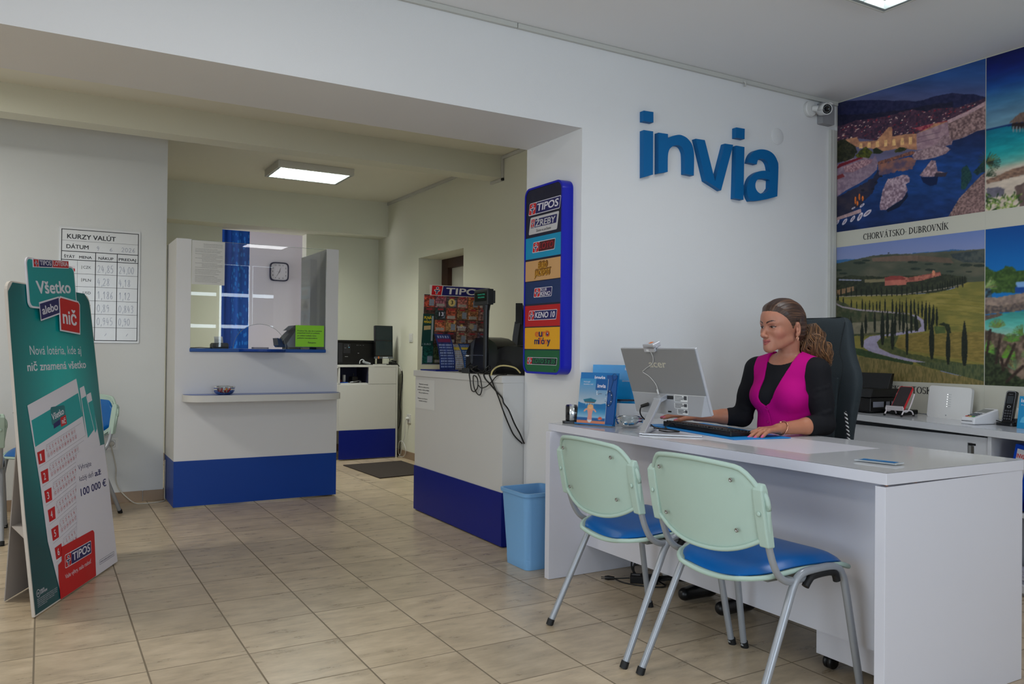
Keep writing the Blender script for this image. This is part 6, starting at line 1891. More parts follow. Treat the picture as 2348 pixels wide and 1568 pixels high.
t = thing('drawer_pedestal', 'white drawer pedestal on castors under the near end of the desk', 'pedestal', (2.70, 1.81, 0))
mb = MB(); mb.box(2.465, 2.93, 1.635, 1.995, .052, .60); mb.build('carcass', desk_w, t, bevel=.001)
for k_ in range(3):
    mb = MB(); mb.box(2.931, 2.949, 1.637, 1.993, .06 + k_ * .18, .235 + k_ * .18); d_ = mb.build('drawer', desk_w, t, bevel=.001)
    mb = MB(); mb.tube([(2.949, 1.76, .20 + k_ * .18), (2.97, 1.76, .20 + k_ * .18), (2.97, 1.87, .20 + k_ * .18), (2.949, 1.87, .20 + k_ * .18)], .005, n=8); mb.build('handle', louvre_m, d_)
for x in (2.50, 2.895):
    for y in (1.67, 1.96):
        mb = MB(Matrix.Translation((x, y, .026)) @ Matrix.Rotation(R(90), 4, 'X')); mb.lathe([(0, -.018), (.022, -.018), (.025, -.014), (.025, -.003), (.019, -.003), (.019, .003), (.025, .003), (.025, .014), (.022, .018), (0, .018)], n=18); mb.build('castor', blk, t)

# ------------------------------------------------------------------ visitor chairs
sage = mat('sage_plastic', (172, 194, 182), rough=.5, bump=.12, bscale=500, spec=.35)
seat_blue = mat('blue_vinyl', (0, 92, 164), rough=.32, bump=.05, bscale=120, spec=.45)
tube_grey = mat('grey_painted_steel', (156, 160, 166), rough=.3, metal=.25, var=.03, vscale=30)
black_rub = mat('black_rubber', (20, 20, 21), rough=.6)
screw_m = mat('screw_steel', (150, 150, 146), rough=.3, metal=.8)


def back_pt(u, v, off=0.0, inset=0.0):
    """Point of the backrest shell: u across (-1..1), v up (0..1); off pushes it forward."""
    hw = .268 - inset
    zt = .803 - inset
    top = zt - .020 * u * u
    bot = .508 + inset + .078 * abs(u) ** 2.4
    a = abs(u)
    # rounded upper corners and drawn-in lower corners
    if v > .5:
        q = (v - .5) / .5
        hwv = hw * (1 - .10 * q ** 6)
        top -= .055 * max(0, a - .72) ** 2 / .0784
    else:
        q = (.5 - v) / .5
        hwv = hw * (1 - .05 * q)
    z = bot + (top - bot) * v
    x = -.187 - .2 * (z - .56) - .048 * (1 - u * u) + off
    return (x, u * hwv, z)


def make_chair(name, label, group):
    t = thing(name, label, 'chair', (0, 0, 0), group)
    us = np.linspace(-1, 1, 29); vs = np.linspace(0, 1, 15)
    q = MB(); q.grid([[back_pt(u, v) for u in us] for v in vs], thick=-.012)
    sh = q.build('backrest_shell', sage, t, bevel=.003, angle=50)
    q = MB()
    q.tube([back_pt(u, 1.0, -.004) for u in us] , .0085, n=8)
    for s_ in (-1, 1):
        q.tube([back_pt(s_, v, -.003) for v in vs], .008, n=8)
    q.tube([back_pt(u, 0.0, -.004) for u in us], .0075, n=8)
    q.build('rolled_rim', sage, sh)
    q = MB(); q.grid([[back_pt(u, v, .002 + .026 * (1 - abs(u) ** 6) * (1 - abs(2 * v - 1) ** 8), .022) for u in us] for v in vs], thick=-.004)
    q.build('backrest_pad', seat_blue, t, angle=60)
    for s_ in (-1, 1):
        y = s_ * .243
        def X_(z): return -.187 - .2 * (z - .56)
        q = MB()
        ring = lambda z, w_, d_: [(X_(z) - d_ - .004, y - w_, z), (X_(z) + .012, y - w_, z), (X_(z) + .012, y + w_, z), (X_(z) - d_ - .004, y + w_, z)]
        L_ = [ring(.548, .019, .016), ring(.60, .020, .018), ring(.70, .021, .017), ring(.728, .020, .015), ring(.748, .014, .002)]
        v = [p for r_ in L_ for p in r_]
        q.add(v, [(i * 4 + j, i * 4 + (j + 1) % 4, i * 4 + 4 + (j + 1) % 4, i * 4 + 4 + j) for i in range(4) for j in range(4)] + [(3, 2, 1, 0), (16, 17, 18, 19)])
        q.build('upright_sleeve', sage, t, bevel=.006, seg=3)
        q = MB(); q.tube(smoothpath([(.03, s_ * .222, .425), (-.05, s_ * .232, .424), (-.095, s_ * .238, .430), (-.133, s_ * .241, .452), (-.160, s_ * .243, .49), (-.181, s_ * .243, .545), (-.195, s_ * .243, .60)], 5), .0115, n=12); q.build('back_tube', tube_grey, t)
        q = MB(Matrix.Translation((X_(.655) - .023, y, .655)) @ Matrix.Rotation(R(-90), 4, 'Y')); q.lathe([(0, 0), (.008, 0), (.0085, .001), (.006, .0035), (0, .004)], n=14); q.build('plug_cap', sage, t)
    q = MB()
    for (u, v) in ((-.62, .83), (.62, .83), (-.62, .22), (.62, .22)):
        p = back_pt(u, v)
        q.M = Matrix.Translation((p[0] - .012, p[1], p[2])) @ Matrix.Rotation(R(-90 - 8), 4, 'Y')
        q.lathe([(0, .0005), (.0035, .0005), (.0045, .003), (.007, .003), (.0072, .0), (0, 0)], n=12)
        q.M = None
        q.build('screw', screw_m, t); q = MB()
    # seat: shell and pad
    def seat_pt(a, b, top, inset):
        x = -.195 + inset + (.452 - 2 * inset) * a
        hw = (.195 + .045 * min(1, a * 1.6)) - inset
        if a > .8: hw *= math.sqrt(max(.2, 1 - ((a - .8) / .2) ** 2 * .28))
        if a < .2: hw *= math.sqrt(max(.12, 1 - ((.2 - a) / .2) ** 2 * .55))
        y = b * hw
        z = .432 + .016 * b * b * (1 - a) + .020 * math.sin(PI * min(1, a * 1.05)) * .6 + .018 * a - .022 * max(0, a - .82) / .18 - .018 * (1 - a) ** 3
        return (x, y, z + top)
    A_ = np.linspace(0, 1, 22); B_ = np.linspace(-1, 1, 21)
    q = MB(); q.grid([[seat_pt(a, b, 0, 0) for b in B_] for a in A_], thick=-.012); sh = q.build('seat_shell', sage, t, bevel=.003, angle=50)
    q = MB(); loop = [seat_pt(0, b, -.004, 0) for b in B_] + [seat_pt(a, 1, -.004, 0) for a in A_[1:]] + [seat_pt(1, b, -.004, 0) for b in B_[::-1][1:]] + [seat_pt(a, -1, -.004, 0) for a in A_[::-1][1:-1]]
    q.tube(loop, .008, n=8, closed=True); q.build('rolled_rim', sage, sh)
    q = MB(); top = [[seat_pt(a, b, .006 + .026 * (1 - abs(b) ** 8) * (1 - abs(2 * a - 1) ** 10), .012) for b in B_] for a in A_]
    q.grid(top, thick=-.006); q.build('seat_pad', seat_blue, t, bevel=.002, angle=60)
    q = MB()
    q.box(-.09, .17, -.16, .16, .405, .422); q.build('under_seat_plate', mat('plate_grey', (120, 122, 118), rough=.5), t, bevel=.004)
    for x in (-.06, .14):
        q = MB(); q.tube([(x, -.235, .428), (x, .235, .428)], .009, n=10); q.build('cross_tube', tube_grey, t)
    for s_ in (-1, 1):
        yt, yb = s_ * .240, s_ * .257
        q = MB(); q.tube(smoothpath([(-.262, yb, .012), (-.20, s_ * .252, .14), (-.10, s_ * .244, .345), (-.068, yt, .405), (-.045, yt, .435), (-.01, yt, .449), (.05, yt, .452)], 6), .0128, n=12); l_ = q.build('leg', tube_grey, t)
        q = MB(); q.tube([(-.268, yb, 0.0005), (-.258, yb, .024)], .0152, n=14); q.build('rubber_foot', black_rub, l_)
        q = MB(); q.tube(smoothpath([(.05, yt, .452), (.11, yt, .451), (.150, yt, .442), (.172, yt, .420), (.188, s_ * .242, .375), (.222, s_ * .250, .19), (.256, yb, .012)], 6), .0128, n=12); l_ = q.build('leg', tube_grey, t)
        q = MB(); q.tube([(.262, yb, .0005), (.256, yb, .024)], .0152, n=14); q.build('rubber_foot', black_rub, l_)
        q = MB(); q.tube(smoothpath([(-.008, yt, .402), (.008, yt, .420), (.03, yt, .432), (.10, yt, .434), (.135, yt, .426), (.148, yt, .400)], 5), .0125, n=10); q.build('link_bracket', black_rub, t)
    return t


gch = 'sage shell visitor chairs at the desk'
ch = make_chair('visitor_chair', 'sage backed chair with blue seat, the one nearer the wall and bin', gch)
ch.location = (2.110, 2.575, 0); ch.rotation_euler = (0, 0, R(-1.5))
c2 = copy_tree(ch); c2.location = (2.124, 2.0, 0); c2.rotation_euler = (0, 0, R(1.0)); c2['label'] = 'sage backed chair with blue seat, the one nearer the viewer at the desk'
c3 = copy_tree(ch); c3.location = (.11, 6.125, 0); c3.rotation_euler = (0, 0, R(225)); c3['label'] = 'blue padded waiting chair half hidden behind the lottery stand, by the low socket'; del c3['group']
c4 = copy_tree(ch); c4.location = (-.440, 5.70, 0); c4.rotation_euler = (0, 0, R(90)); c4['label'] = 'chair cut off by the left picture edge behind the lottery stand'; del c4['group']

# ------------------------------------------------------------------ things on the desk
ZD = .7793
t = thing('computer_monitor', 'silver all in one computer seen from behind on the desk', 'computer', (2.45, 2.82, ZD))
ya, ti = R(174.4), R(20.9)
wv = Vector((math.sin(ya), math.cos(ya), 0)); nv = Vector((-wv.y, wv.x, 0))
if nv.x < 0: nv = -nv
um = Vector((0, 0, 1)) * math.cos(ti) - nv * math.sin(ti)
bn = -(nv * math.cos(ti) + Vector((0, 0, 1)) * math.sin(ti))        # outward normal of the rear side
FMo = Fr(Vector((2.508, 2.832, .866)) - wv * .23, wv, um, bn)
silver = mat('silver_plastic_shell', (150, 150, 150), rough=.38, metal=.35); silver_l = mat('silver_lower', (176, 177, 180), rough=.33, metal=.35); alu = mat('brushed_aluminium', (206, 208, 214), rough=.3, metal=.5)
mb = MB(); mb.prism(FMo, rrect(0, 0, .46, .3175, .003, 2), -.012, 0); mb.build('screen_frame', alu, t, bevel=.002)
mb = MB(); mb.prism(FMo, [(.004, .098), (.456, .098), (.456, .3135), (.004, .3135)], 0, .004); mb.build('rear_cover', silver, t, bevel=.001)
mb = MB(); mb.hexa([FMo.p(.004, .0, .0), FMo.p(.456, .0, .0), FMo.p(.456, .098, .0), FMo.p(.004, .098, .0)], [FMo.p(.03, .008, .034), FMo.p(.43, .008, .034), FMo.p(.452, .0975, .006), FMo.p(.008, .0975, .006)]); mb.build('lower_housing', silver_l, t, bevel=.002)
mb = MB(); mb.poly(Fr(FMo.p(0, 0, -.0125), -wv, um, -bn), [(-.455, .02), (-.005, .02), (-.005, .312), (-.455, .312)], .0003); mb.build('screen', mat('screen_black', (10, 12, 16), rough=.1), t)
mb = MB(); tx = FMo.sub(.165, .226, .004); mb.text(tx, 'acer', 0, 0, .034, 0, w=.105, bold=.03, lift=.0006); mb.build('maker_lettering', mat('logo_pale', (206, 202, 186), rough=.3, metal=.3), t)
lowf = Fr(FMo.p(.03, .008, .0345), wv, FMo.p(.03, .0975, .006) - FMo.p(.03, .008, .034), None)
if lowf.n.dot(bn) < 0: lowf.n = -lowf.n
mb = MB()
for (a, b, w_, h_) in ((.245, .062, .080, .030), (.245, .032, .080, .024), (.262, .006, .064, .022)):
    mb.poly(lowf, [(a, b), (a + w_, b), (a + w_, b + h_), (a, b + h_)], .0006, 0)
    for k_ in range(4):
        mb.poly(lowf, [(a + .004, b + .003 + k_ * h_ * .22), (a + w_ * (.5 + .1 * ((k_ * 7) % 5)), b + .003 + k_ * h_ * .22), (a + w_ * (.5 + .1 * ((k_ * 7) % 5)), b + .006 + k_ * h_ * .22), (a + .004, b + .006 + k_ * h_ * .22)], .001, 1)
    mb.poly(lowf, [(a + w_ * .72, b + h_ * .3), (a + w_ * .94, b + h_ * .3), (a + w_ * .94, b + h_ * .9), (a + w_ * .72, b + h_ * .9)], .001, 1)
mb.build('rating_label', [paper, mat('label_grey', (70, 70, 74), rough=.6)], t)
mb = MB(); mb.poly(lowf, rrect(.205, .010, .226, .017, .001, 1), .0006); mb.poly(lowf, rrect(.17, .07, .24, .086, .002, 2), .0006); mb.build('port', mat('port_black', (18, 18, 20), rough=.5), t)
Pn = FMo.p(.21, .085, .016)
mb = MB()
leg_path = [Pn, Pn + bn * .03, Pn + bn * .045 + Vector((0, 0, -.012))]
foot = Vector((2.306, 2.800, ZD + .006))
L0_, L1_ = Pn + bn * .018 + Vector((0, 0, .006)), foot
for (p, q_) in ((Pn - bn * .012, Pn + bn * .04),):
    mb.hexa([p - wv * .022 - um * .012, p + wv * .022 - um * .012, p + wv * .022 + um * .012, p - wv * .022 + um * .012], [q_ - wv * .020 - um * .010, q_ + wv * .020 - um * .010, q_ + wv * .020 + um * .010, q_ - wv * .020 + um * .010])
a_, b_ = Pn + bn * .034, foot
dl = (b_ - a_).normalized(); nr = dl.cross(wv).normalized()
mb.hexa([a_ - wv * .021 - nr * .006, a_ + wv * .021 - nr * .006, a_ + wv * .021 + nr * .006, a_ - wv * .021 + nr * .006], [b_ - wv * .017 - nr * .006, b_ + wv * .017 - nr * .006, b_ + wv * .017 + nr * .006, b_ - wv * .017 + nr * .006])
mb.build('stand_leg', alu, t, bevel=.002)
for e_ in ((2.472, 2.600), (2.530, 2.985)):
    mb = MB(); p0 = Vector((2.300, 2.795, 0)); p1 = Vector((e_[0], e_[1], 0)); d_ = (p1 - p0).normalized(); n2 = Vector((-d_.y, d_.x, 0)) * .015
    mb.hexa([p0 - n2 + Vector((0, 0, ZD)), p1 - n2 + Vector((0, 0, ZD)), p1 + n2 + Vector((0, 0, ZD)), p0 + n2 + Vector((0, 0, ZD))], [p0 - n2 + Vector((0, 0, ZD + .007)), p1 - n2 + Vector((0, 0, ZD + .007)), p1 + n2 + Vector((0, 0, ZD + .007)), p0 + n2 + Vector((0, 0, ZD + .007))])
    mb.build('stand_foot', alu, t, bevel=.002)
mb = MB(); mb.tube(smoothpath([FMo.p(.10, .045, .03), FMo.p(.09, .04, .055), FMo.p(.085, .0, .06), FMo.p(.10, -.07, .02), Vector((2.47, 2.90, ZD + .012)), Vector((2.52, 2.84, ZD + .006)), Vector((2.50, 2.78, ZD + .006)), Vector((2.45, 2.80, ZD + .006)), Vector((2.46, 2.87, ZD + .006))], 6), .0032, n=7); mb.tube([FMo.p(.12, .05, .03), FMo.p(.085, .042, .045)], .008, n=8); mb.build('power_lead', cab, t)
t = thing('webcam', 'small silver webcam clipped on top of the desk computer', 'webcam', FMo.p(.20, .3175, 0))
mb = MB(); mb.prism(FMo, rrect(.168, .3185, .234, .341, .003, 2), -.030, .016); mb.prism(FMo, rrect(.168, .304, .234, .330, .002, 2), .0048, .016); mb.build('body', alu, t, bevel=.002)
mb = MB(); mb.poly(FMo, rrect(.182, .307, .199, .317, .001, 1), .0166, 0); mb.build('label', paper, t)
mb = MB(); F2 = Fr(FMo.p(.168, .341, .016), wv, -bn, um); mb.poly(F2, rrect(.024, .012, .044, .034, .004, 2), .0006); mb.build('sticker', mat('sticker_orange', (226, 124, 52), rough=.5), t)
mb = MB(); mb.tube(smoothpath([FMo.p(.203, .306, .012), FMo.p(.206, .275, .009), FMo.p(.19, .245, .008), FMo.p(.145, .222, .008), FMo.p(.115, .205, .008)], 6), .0015, n=6)
mb.tube(smoothpath([FMo.p(.115, .200, .008), FMo.p(.15, .180, .008), FMo.p(.178, .145, .009), FMo.p(.185, .120, .012)], 6), .0015, n=6); mb.tube([FMo.p(.185, .120, .014), FMo.p(.188, .098, .016)], .0045, n=8)
mb.build('lead', mat('lead_white', (210, 208, 204), rough=.5), t)

mb = MB(); mb.prism(Fr((0, 0, ZD), (1, 0, 0), (0, 1, 0)), [(2.519, 2.462), (2.80, 2.405), (2.95, 3.09), (2.617, 3.157)], 0, .0035); tag(mb.build('desk_mat', mat('desk_mat_blue', (0, 132, 208), rough=.45), bevel=.0008), 'bright blue desk mat beneath the keyboard', 'mat')
t = thing('keyboard', 'black keyboard tilted on the blue desk mat', 'keyboard', (2.68, 2.75, ZD + .004))
e1 = Vector((-.072, -.520, 0)); L_ = e1.length; e1.normalize(); e2 = Vector((-e1.y, e1.x, 0))
if e2.x < 0: e2 = -e2
K0 = Vector((2.640, 3.05, ZD + .004))
FKb = Fr(K0 + Vector((0, 0, .024)), e1, (e2 * .135 + Vector((0, 0, -.010))))
if FKb.n.z < 0: FKb.n = -FKb.n
mb = MB(); mb.hexa([K0 + e1 * 0, K0 + e1 * L_, K0 + e1 * L_ + e2 * .135, K0 + e2 * .135], [K0 + Vector((0, 0, .024)), K0 + e1 * L_ + Vector((0, 0, .024)), K0 + e1 * L_ + e2 * .135 + Vector((0, 0, .014)), K0 + e2 * .135 + Vector((0, 0, .014))]); mb.build('case', mat('keyboard_black', (13, 13, 15), rough=.25), t, bevel=.003)
mb = MB()
for r_ in range(6):
    for c_ in range(22):
        if (c_ in (15, 19)) : continue
        a = .012 + c_ * (L_ - .03) / 22; b = .010 + r_ * .0195
        mb.prism(FKb, rrect(a, b, a + .0190, b + .0165, .002, 1), 0, .005)
ky = mb.build('keys', mat('key_black', (30, 30, 32), rough=.3), t); ky['kind'] = 'stuff'
mb = MB(); mb.tube(smoothpath([K0 + e1 * .08 + Vector((-.005, 0, .02)), (2.60, 2.99, ZD + .006), (2.56, 2.93, ZD + .006), (2.52, 2.90, ZD + .01), (2.50, 2.87, ZD + .006)], 5), .002, n=6); mb.build('lead', cab, t)

# brochure holder with its brochure
b0 = Vector((2.330, 3.346, ZD)); wB = Vector((.083, -.187, 0)); WB = wB.length; wB.normalize(); nB = Vector((wB.y, -wB.x, 0))
if nB.x > 0: nB = -nB
lean = R(9)
uB = Vector((0, 0, 1)) * math.cos(lean) - nB * math.sin(lean)
FBr = Fr(b0, wB, uB, None)
if FBr.n.dot(nB) < 0: FBr.n = -FBr.n
t = thing('brochure_stand', 'blue brochure holder with travel brochures on the far desk end', 'brochure holder', (2.38, 3.27, ZD))
hb = mat('holder_blue', (0, 106, 172), rough=.35)
mb = MB(); mb.prism(FBr, [(0, 0), (.215, 0), (.215, .262), (0, .262)], -.006, 0); mb.hexa([FBr.p(0, 0, -.006), FBr.p(.215, 0, -.006), FBr.p(.215, .0, .022), FBr.p(0, .0, .022)], [FBr.p(0, .006, -.006), FBr.p(.215, .006, -.006), FBr.p(.215, .006, .022), FBr.p(0, .006, .022)])
mb.text(FBr, 'invia', .082, .229, .018, 1, w=.060, bold=.04, lift=.001); mb.build('holder_back', [hb, G_WHITE], t)
mb = MB(); mb.prism(FBr, [(.148, .008), (.212, .008), (.212, .25), (.155, .25)], .0005, .008); mb.build('side_brochure', mat('brochure_deep_blue', (0, 72, 138), rough=.35), t)
mb = MB()
for k_ in range(14):
    a = 2 * PI * k_ / 14
    q_ = FBr.p(.176 + .017 * math.cos(a), .135 + .036 * math.sin(a), .012)
    mb.tube([q_, q_ + FBr.n * .002], .0022, 1 if k_ % 2 else 0, n=6)
mb.ring(FBr, ell(.176, .135, .022, .042, 24), ell(.176, .135, .011, .030, 24), .010, 0)
mb.tube(smoothpath([FBr.p(.182, .177, .010), FBr.p(.188, .205, .010), FBr.p(.192, .225, .012), FBr.p(.185, .245, .012), FBr.p(.200, .258, .012), FBr.p(.212, .24, .012), FBr.p(.200, .226, .012), FBr.p(.192, .229, .012)], 5), .0011, n=5); mb.build('lanyard', [mat('lanyard_blue', (0, 54, 104), rough=.4), paper], t)
# front brochure
FF = Fr(FBr.p(.006, .004, .012), wB, uB, FBr.n)
wf, hf = .160, .226
Sg, Tg = np.meshgrid(np.linspace(0, wf, 90), np.linspace(0, hf, 120), indexing='ij')
c = Canvas(Sg * 1000, Tg * 1000)
c.grad(np.ones(Sg.shape, bool), [(0, (214, 132, 100)), (16, (216, 128, 92)), (16.5, (24, 86, 146)), (30, (16, 92, 156)), (31, (150, 184, 206)), (60, (86, 150, 188)), (90, (16, 118, 172)), (99, (0, 104, 164)), (100, (178, 190, 200)), (150, (132, 164, 190)), (185, (96, 150, 190)), (226, (48, 132, 184))])
c.poly([(0, 108), (20, 102), (60, 96), (90, 95), (120, 98), (160, 106), (160, 60), (0, 60)], (8, 110, 168), nz=.05, sc=30)
m_ = inside(c.U, c.V, [(0, 31), (160, 31), (160, 80), (0, 80)]); c.grad(m_, [(31, (150, 186, 208)), (80, (8, 112, 170))])
c.poly([(92, 170), (160, 170), (160, 226), (92, 226)], (0, 84, 150))
c.poly([(28, 120), (70, 128), (104, 119), (96, 108), (36, 108)], (8, 106, 132)); c.poly([(36, 110), (96, 110), (92, 104), (40, 104)], (112, 92, 84))
for x in (46, 58, 74, 86): c.line([(x, 104), (x, 94)], 1.4, (206, 218, 222))
c.poly([(34, 62), (44, 74), (62, 80), (80, 80), (98, 74), (110, 60), (104, 58), (92, 68), (52, 68), (40, 58)], (222, 156, 132))
c.spot(72, 82, 18, 16, (226, 164, 112)); c.spot(72, 84, 11, 9, (232, 182, 136)); c.spot(72, 87, 9, 6, (228, 168, 116))
c.poly([(56, 68), (88, 68), (84, 46), (86, 20), (60, 20), (62, 46)], (222, 150, 134)); c.poly([(58, 20), (88, 20), (78, 6), (68, 6)], (224, 216, 214))
c.poly([(120, 24)] + [(132 + 12 * math.cos(R(a)), 24 + 14 * math.sin(R(a))) for a in range(180, -1, -12)], (212, 84, 58)); c.poly([(124, 24), (136, 24), (136, 21), (124, 21)], (226, 206, 200))
c.line([(104, 168), (101, 158), (104, 146), (112, 150)], 1.6, (226, 226, 230)); c.line([(108, 148), (118, 152), (130, 152)], 1.0, (60, 60, 70)); c.spot(104, 169, 3, 2, (40, 44, 60))
P = np.stack([np.array(FF.p(0, 0, 0.0005))[i] + Sg * FF.ex[i] + Tg * FF.ey[i] for i in range(3)], -1)
mb = MB(); mb.prism(FF, [(0, 0), (wf, 0), (wf, hf), (0, hf)], -.010, 0); fb = mb.build('brochure', paper, t)
sheet_object('brochure_cover', P, c.c, attr_mat('brochure_print', rough=.25, spec=.5), fb)
mb = MB(); mb.text(FF, 'invia', .103, .182, .018, 0, w=.046, bold=.04, lift=.001); mb.text(FF, 'Prečo kúpiť', .022, .206, .007, 0, w=.036, bold=.01, lift=.001); mb.text(FF, 'dovolenku u nás?', .022, .194, .007, 0, w=.055, bold=.01, lift=.001); mb.build('cover_lettering', G_WHITE, fb)
clear = glass('clear_acrylic', (.985, .99, .995), fr=1.25, refl=.35)
mb = MB(); mb.prism(FF, [(-.005, .0), (wf + .004, .0), (wf + .004, .19), (-.005, .19)], .004, .006); mb.build('clear_pocket', clear, t)

# acrylic sign behind, and pens
wA = Vector((.62, -.784, 0)); FAc = Fr((2.47, 3.43, ZD), wA, (.10, .08, 1.0), None)
if FAc.n.x > 0: FAc.n = -FAc.n
t = thing('acrylic_sign', 'clear upright acrylic holder with bright blue sheet behind the brochures', 'sign', (2.55, 3.33, ZD))
mb = MB(); mb.prism(FAc, rrect(-.012, 0, .25, .315, .004, 2), 0, .003); mb.build('acrylic_sheet', clear, t)
mb = MB(); mb.prism(FAc, rrect(.006, .10, .24, .298, .001, 1), -.0015, -.0004, 0); mb.text(FAc, 'invia', .178, .272, .014, 1, w=.045, bold=.04, lift=.0002); mb.text(FAc, 'dovolenka', .165, .212, .008, 1, w=.06, bold=.01, lift=.0002); mb.build('blue_sheet', [mat('sheet_bright_blue', (0, 150, 220), rough=.4), G_WHITE], t)
t = thing('pen_stand', 'small clear acrylic pen stand beside the blue brochures', 'stand', (2.50, 3.23, ZD))
mb = MB(); mb.box(2.475, 2.535, 3.19, 3.25, ZD, ZD + .004); mb.box(2.475, 2.535, 3.248, 3.251, ZD, ZD + .118); mb.box(2.475, 2.478, 3.19, 3.248, ZD, ZD + .118); mb.box(2.478, 2.535, 3.19, 3.248, ZD + .114, ZD + .118); mb.build('acrylic_body', clear, t)
for i in range(2):
    mb = MB(); mb.tube([(2.44 + i * .008, 3.25 - i * .014, ZD + .123 + .0), (2.53 + i * .008, 3.165 - i * .014, ZD + .125)], [.0045, .0045], n=8); mb.tube([(2.53 + i * .008, 3.165 - i * .014, ZD + .125), (2.545 + i * .008, 3.151 - i * .014, ZD + .1253)], [.0045, .0015], n=8)
    tag(mb.build('pen', mat('pen_navy', (16, 18, 40), rough=.3)), ('dark pen lying on the clear pen stand, the rear one', 'dark pen lying on the clear pen stand, the front one')[i], 'pen')
bowl('glass_bowl', 'empty looking clear glass bowl on the desk between brochures and computer', (2.475, 3.105, ZD + .0005), .038, .068, .050)
for i in range(3):
    q = MB(); q.lathe([(.0005, -.007), (.007, -.005), (.010, 0), (.007, .005), (.0005, .007)], n=10); o = q.build('sweet', mat('sweet_blue', (60, 130, 176), rough=.3), origin=(0, 0, 0)); o.location = (2.475 + .018 * math.cos(i * 2.1), 3.105 + .018 * math.sin(i * 2.1), ZD + .013)
    tag(o, 'blue wrapped sweet at the bottom of the glass bowl on the desk', 'sweet', 'blue sweets in the desk bowl')
# round black dispenser at the far corner
t = thing('tape_dispenser', 'shiny black round dispenser at the far corner of the desk', 'dispenser', (2.335, 3.40, ZD))
mb = MB(Matrix.Translation((2.335, 3.40, ZD + .050)) @ Matrix.Rotation(R(60), 4, 'Z') @ Matrix.Rotation(R(90), 4, 'X'))
mb.lathe([(0, -.030), (.038, -.030), (.043, -.026), (.044, -.018), (.044, .018), (.043, .026), (.038, .030), (.030, .030), (.028, .022), (0, .022)], n=32); mb.build('drum', mat('gloss_black', (20, 20, 22), rough=.12, coat=.5), t, angle=40)
mb = MB(Matrix.Translation((2.335, 3.40, ZD + .050)) @ Matrix.Rotation(R(60), 4, 'Z') @ Matrix.Rotation(R(90), 4, 'X')); mb.lathe([(.0445, -.012), (.0455, -.010), (.0455, .010), (.0445, .012)], n=32); mb.build('chrome_band', louvre_m, t)
mb = MB(); mb.prism(Fr((2.335, 3.40, ZD), (.866, -.5, 0), (.5, .866, 0)), rrect(-.045, -.025, .045, .025, .012), 0, .010); mb.build('base', blk, t, bevel=.003)
# flat acrylic name card
t = thing('card_holder', 'flat clear card holder with blue strip on the near desk end', 'card holder', (2.44, 1.73, .784))
FCd = Fr((2.395, 1.79, .7848), (.18, -.983, .0045), (.983, .18, 0))
mb = MB(); mb.prism(FCd, rrect(0, 0, .142, .062, .003, 2), 0, .003); mb.build('clear_plate', mat('pale_acrylic', (206, 214, 220), rough=.08, alpha=.55), t)
mb = MB(); mb.poly(FCd, rrect(.012, .012, .130, .052, .001, 1), .0034, 0); mb.text(FCd, 'invia', .035, .026, .010, 1, w=.045, bold=.03, lift=.004); mb.build('blue_card', [hb, mat('card_pale_blue', (120, 170, 206), rough=.5)], t)

# under the desk: adapter, plug, leads
t = thing('power_adapter', 'black power adapter with leads on the floor under the desk', 'adapter', (2.60, 3.14, 0))
mb = MB(); mb.prism(Fr((2.60, 3.135, .001), (.75, -.66, 0), (.66, .75, 0)), rrect(-.068, -.032, .068, .032, .006), 0, .034); mb.build('brick', blk, t, bevel=.004)
mb = MB(); mb.prism(Fr((2.60, 3.135, .0352), (.75, -.66, 0), (.66, .75, 0)), rrect(-.06, -.01, -.02, .015, .002), 0, .0004); mb.build('label', mat('label_dim', (120, 122, 126), rough=.5), t)
mb = MB(); mb.tube(smoothpath([(2.545, 3.18, .018), (2.51, 3.215, .012), (2.488, 3.235, .010)], 4), .0035, n=7)
mb.tube(smoothpath([(2.49, 3.233, .010), (2.50, 3.16, .005), (2.56, 3.06, .005), (2.615, 3.02, .005), (2.65, 3.035, .005), (2.66, 3.08, .006), (2.655, 3.12, .02)], 5), .0035, n=7)
for r_, h_ in ((.05, .10), (.035, .07), (.042, .055)):
    mb.tube([(2.63 + r_ * .5 * math.cos(a) , 3.215 - r_ * .55 * math.cos(a), .012 + h_ * .5 + h_ * .5 * math.sin(a)) for a in np.linspace(0, 2 * PI, 22)[:-1]], .004, n=6, closed=True)
for k_ in range(4):
    mb.tube(smoothpath([(2.66, 3.10 + .02 * k_, .012), (2.72, 3.04 - .02 * k_, .02 + .012 * k_), (2.80, 2.98, .010 + .008 * k_), (2.86, 2.90 + .03 * k_, .008)], 5), .004, n=6)
mb.build('lead', cab, t)
mb = MB(); mb.tube([(2.452, 3.262, .012), (2.465, 3.252, .012), (2.490, 3.232, .012)], [.009, .012, .008], n=10); mb.tube([(2.452, 3.262, .015), (2.438, 3.274, .015)], .002, n=6); mb.tube([(2.450, 3.258, .008), (2.436, 3.270, .008)], .002, n=6); mb.build('plug', blk, t)
mb = MB(); mb.tube(smoothpath([(2.73, 3.13, .02), (2.745, 3.09, .045), (2.77, 3.05, .03)], 4), [.02, .03, .034, .036, .034, .03, .028, .026, .02], n=12); tag(mb.build('white_transformer', sock_w), 'white power supply block lying among cables under the desk', 'adapter')

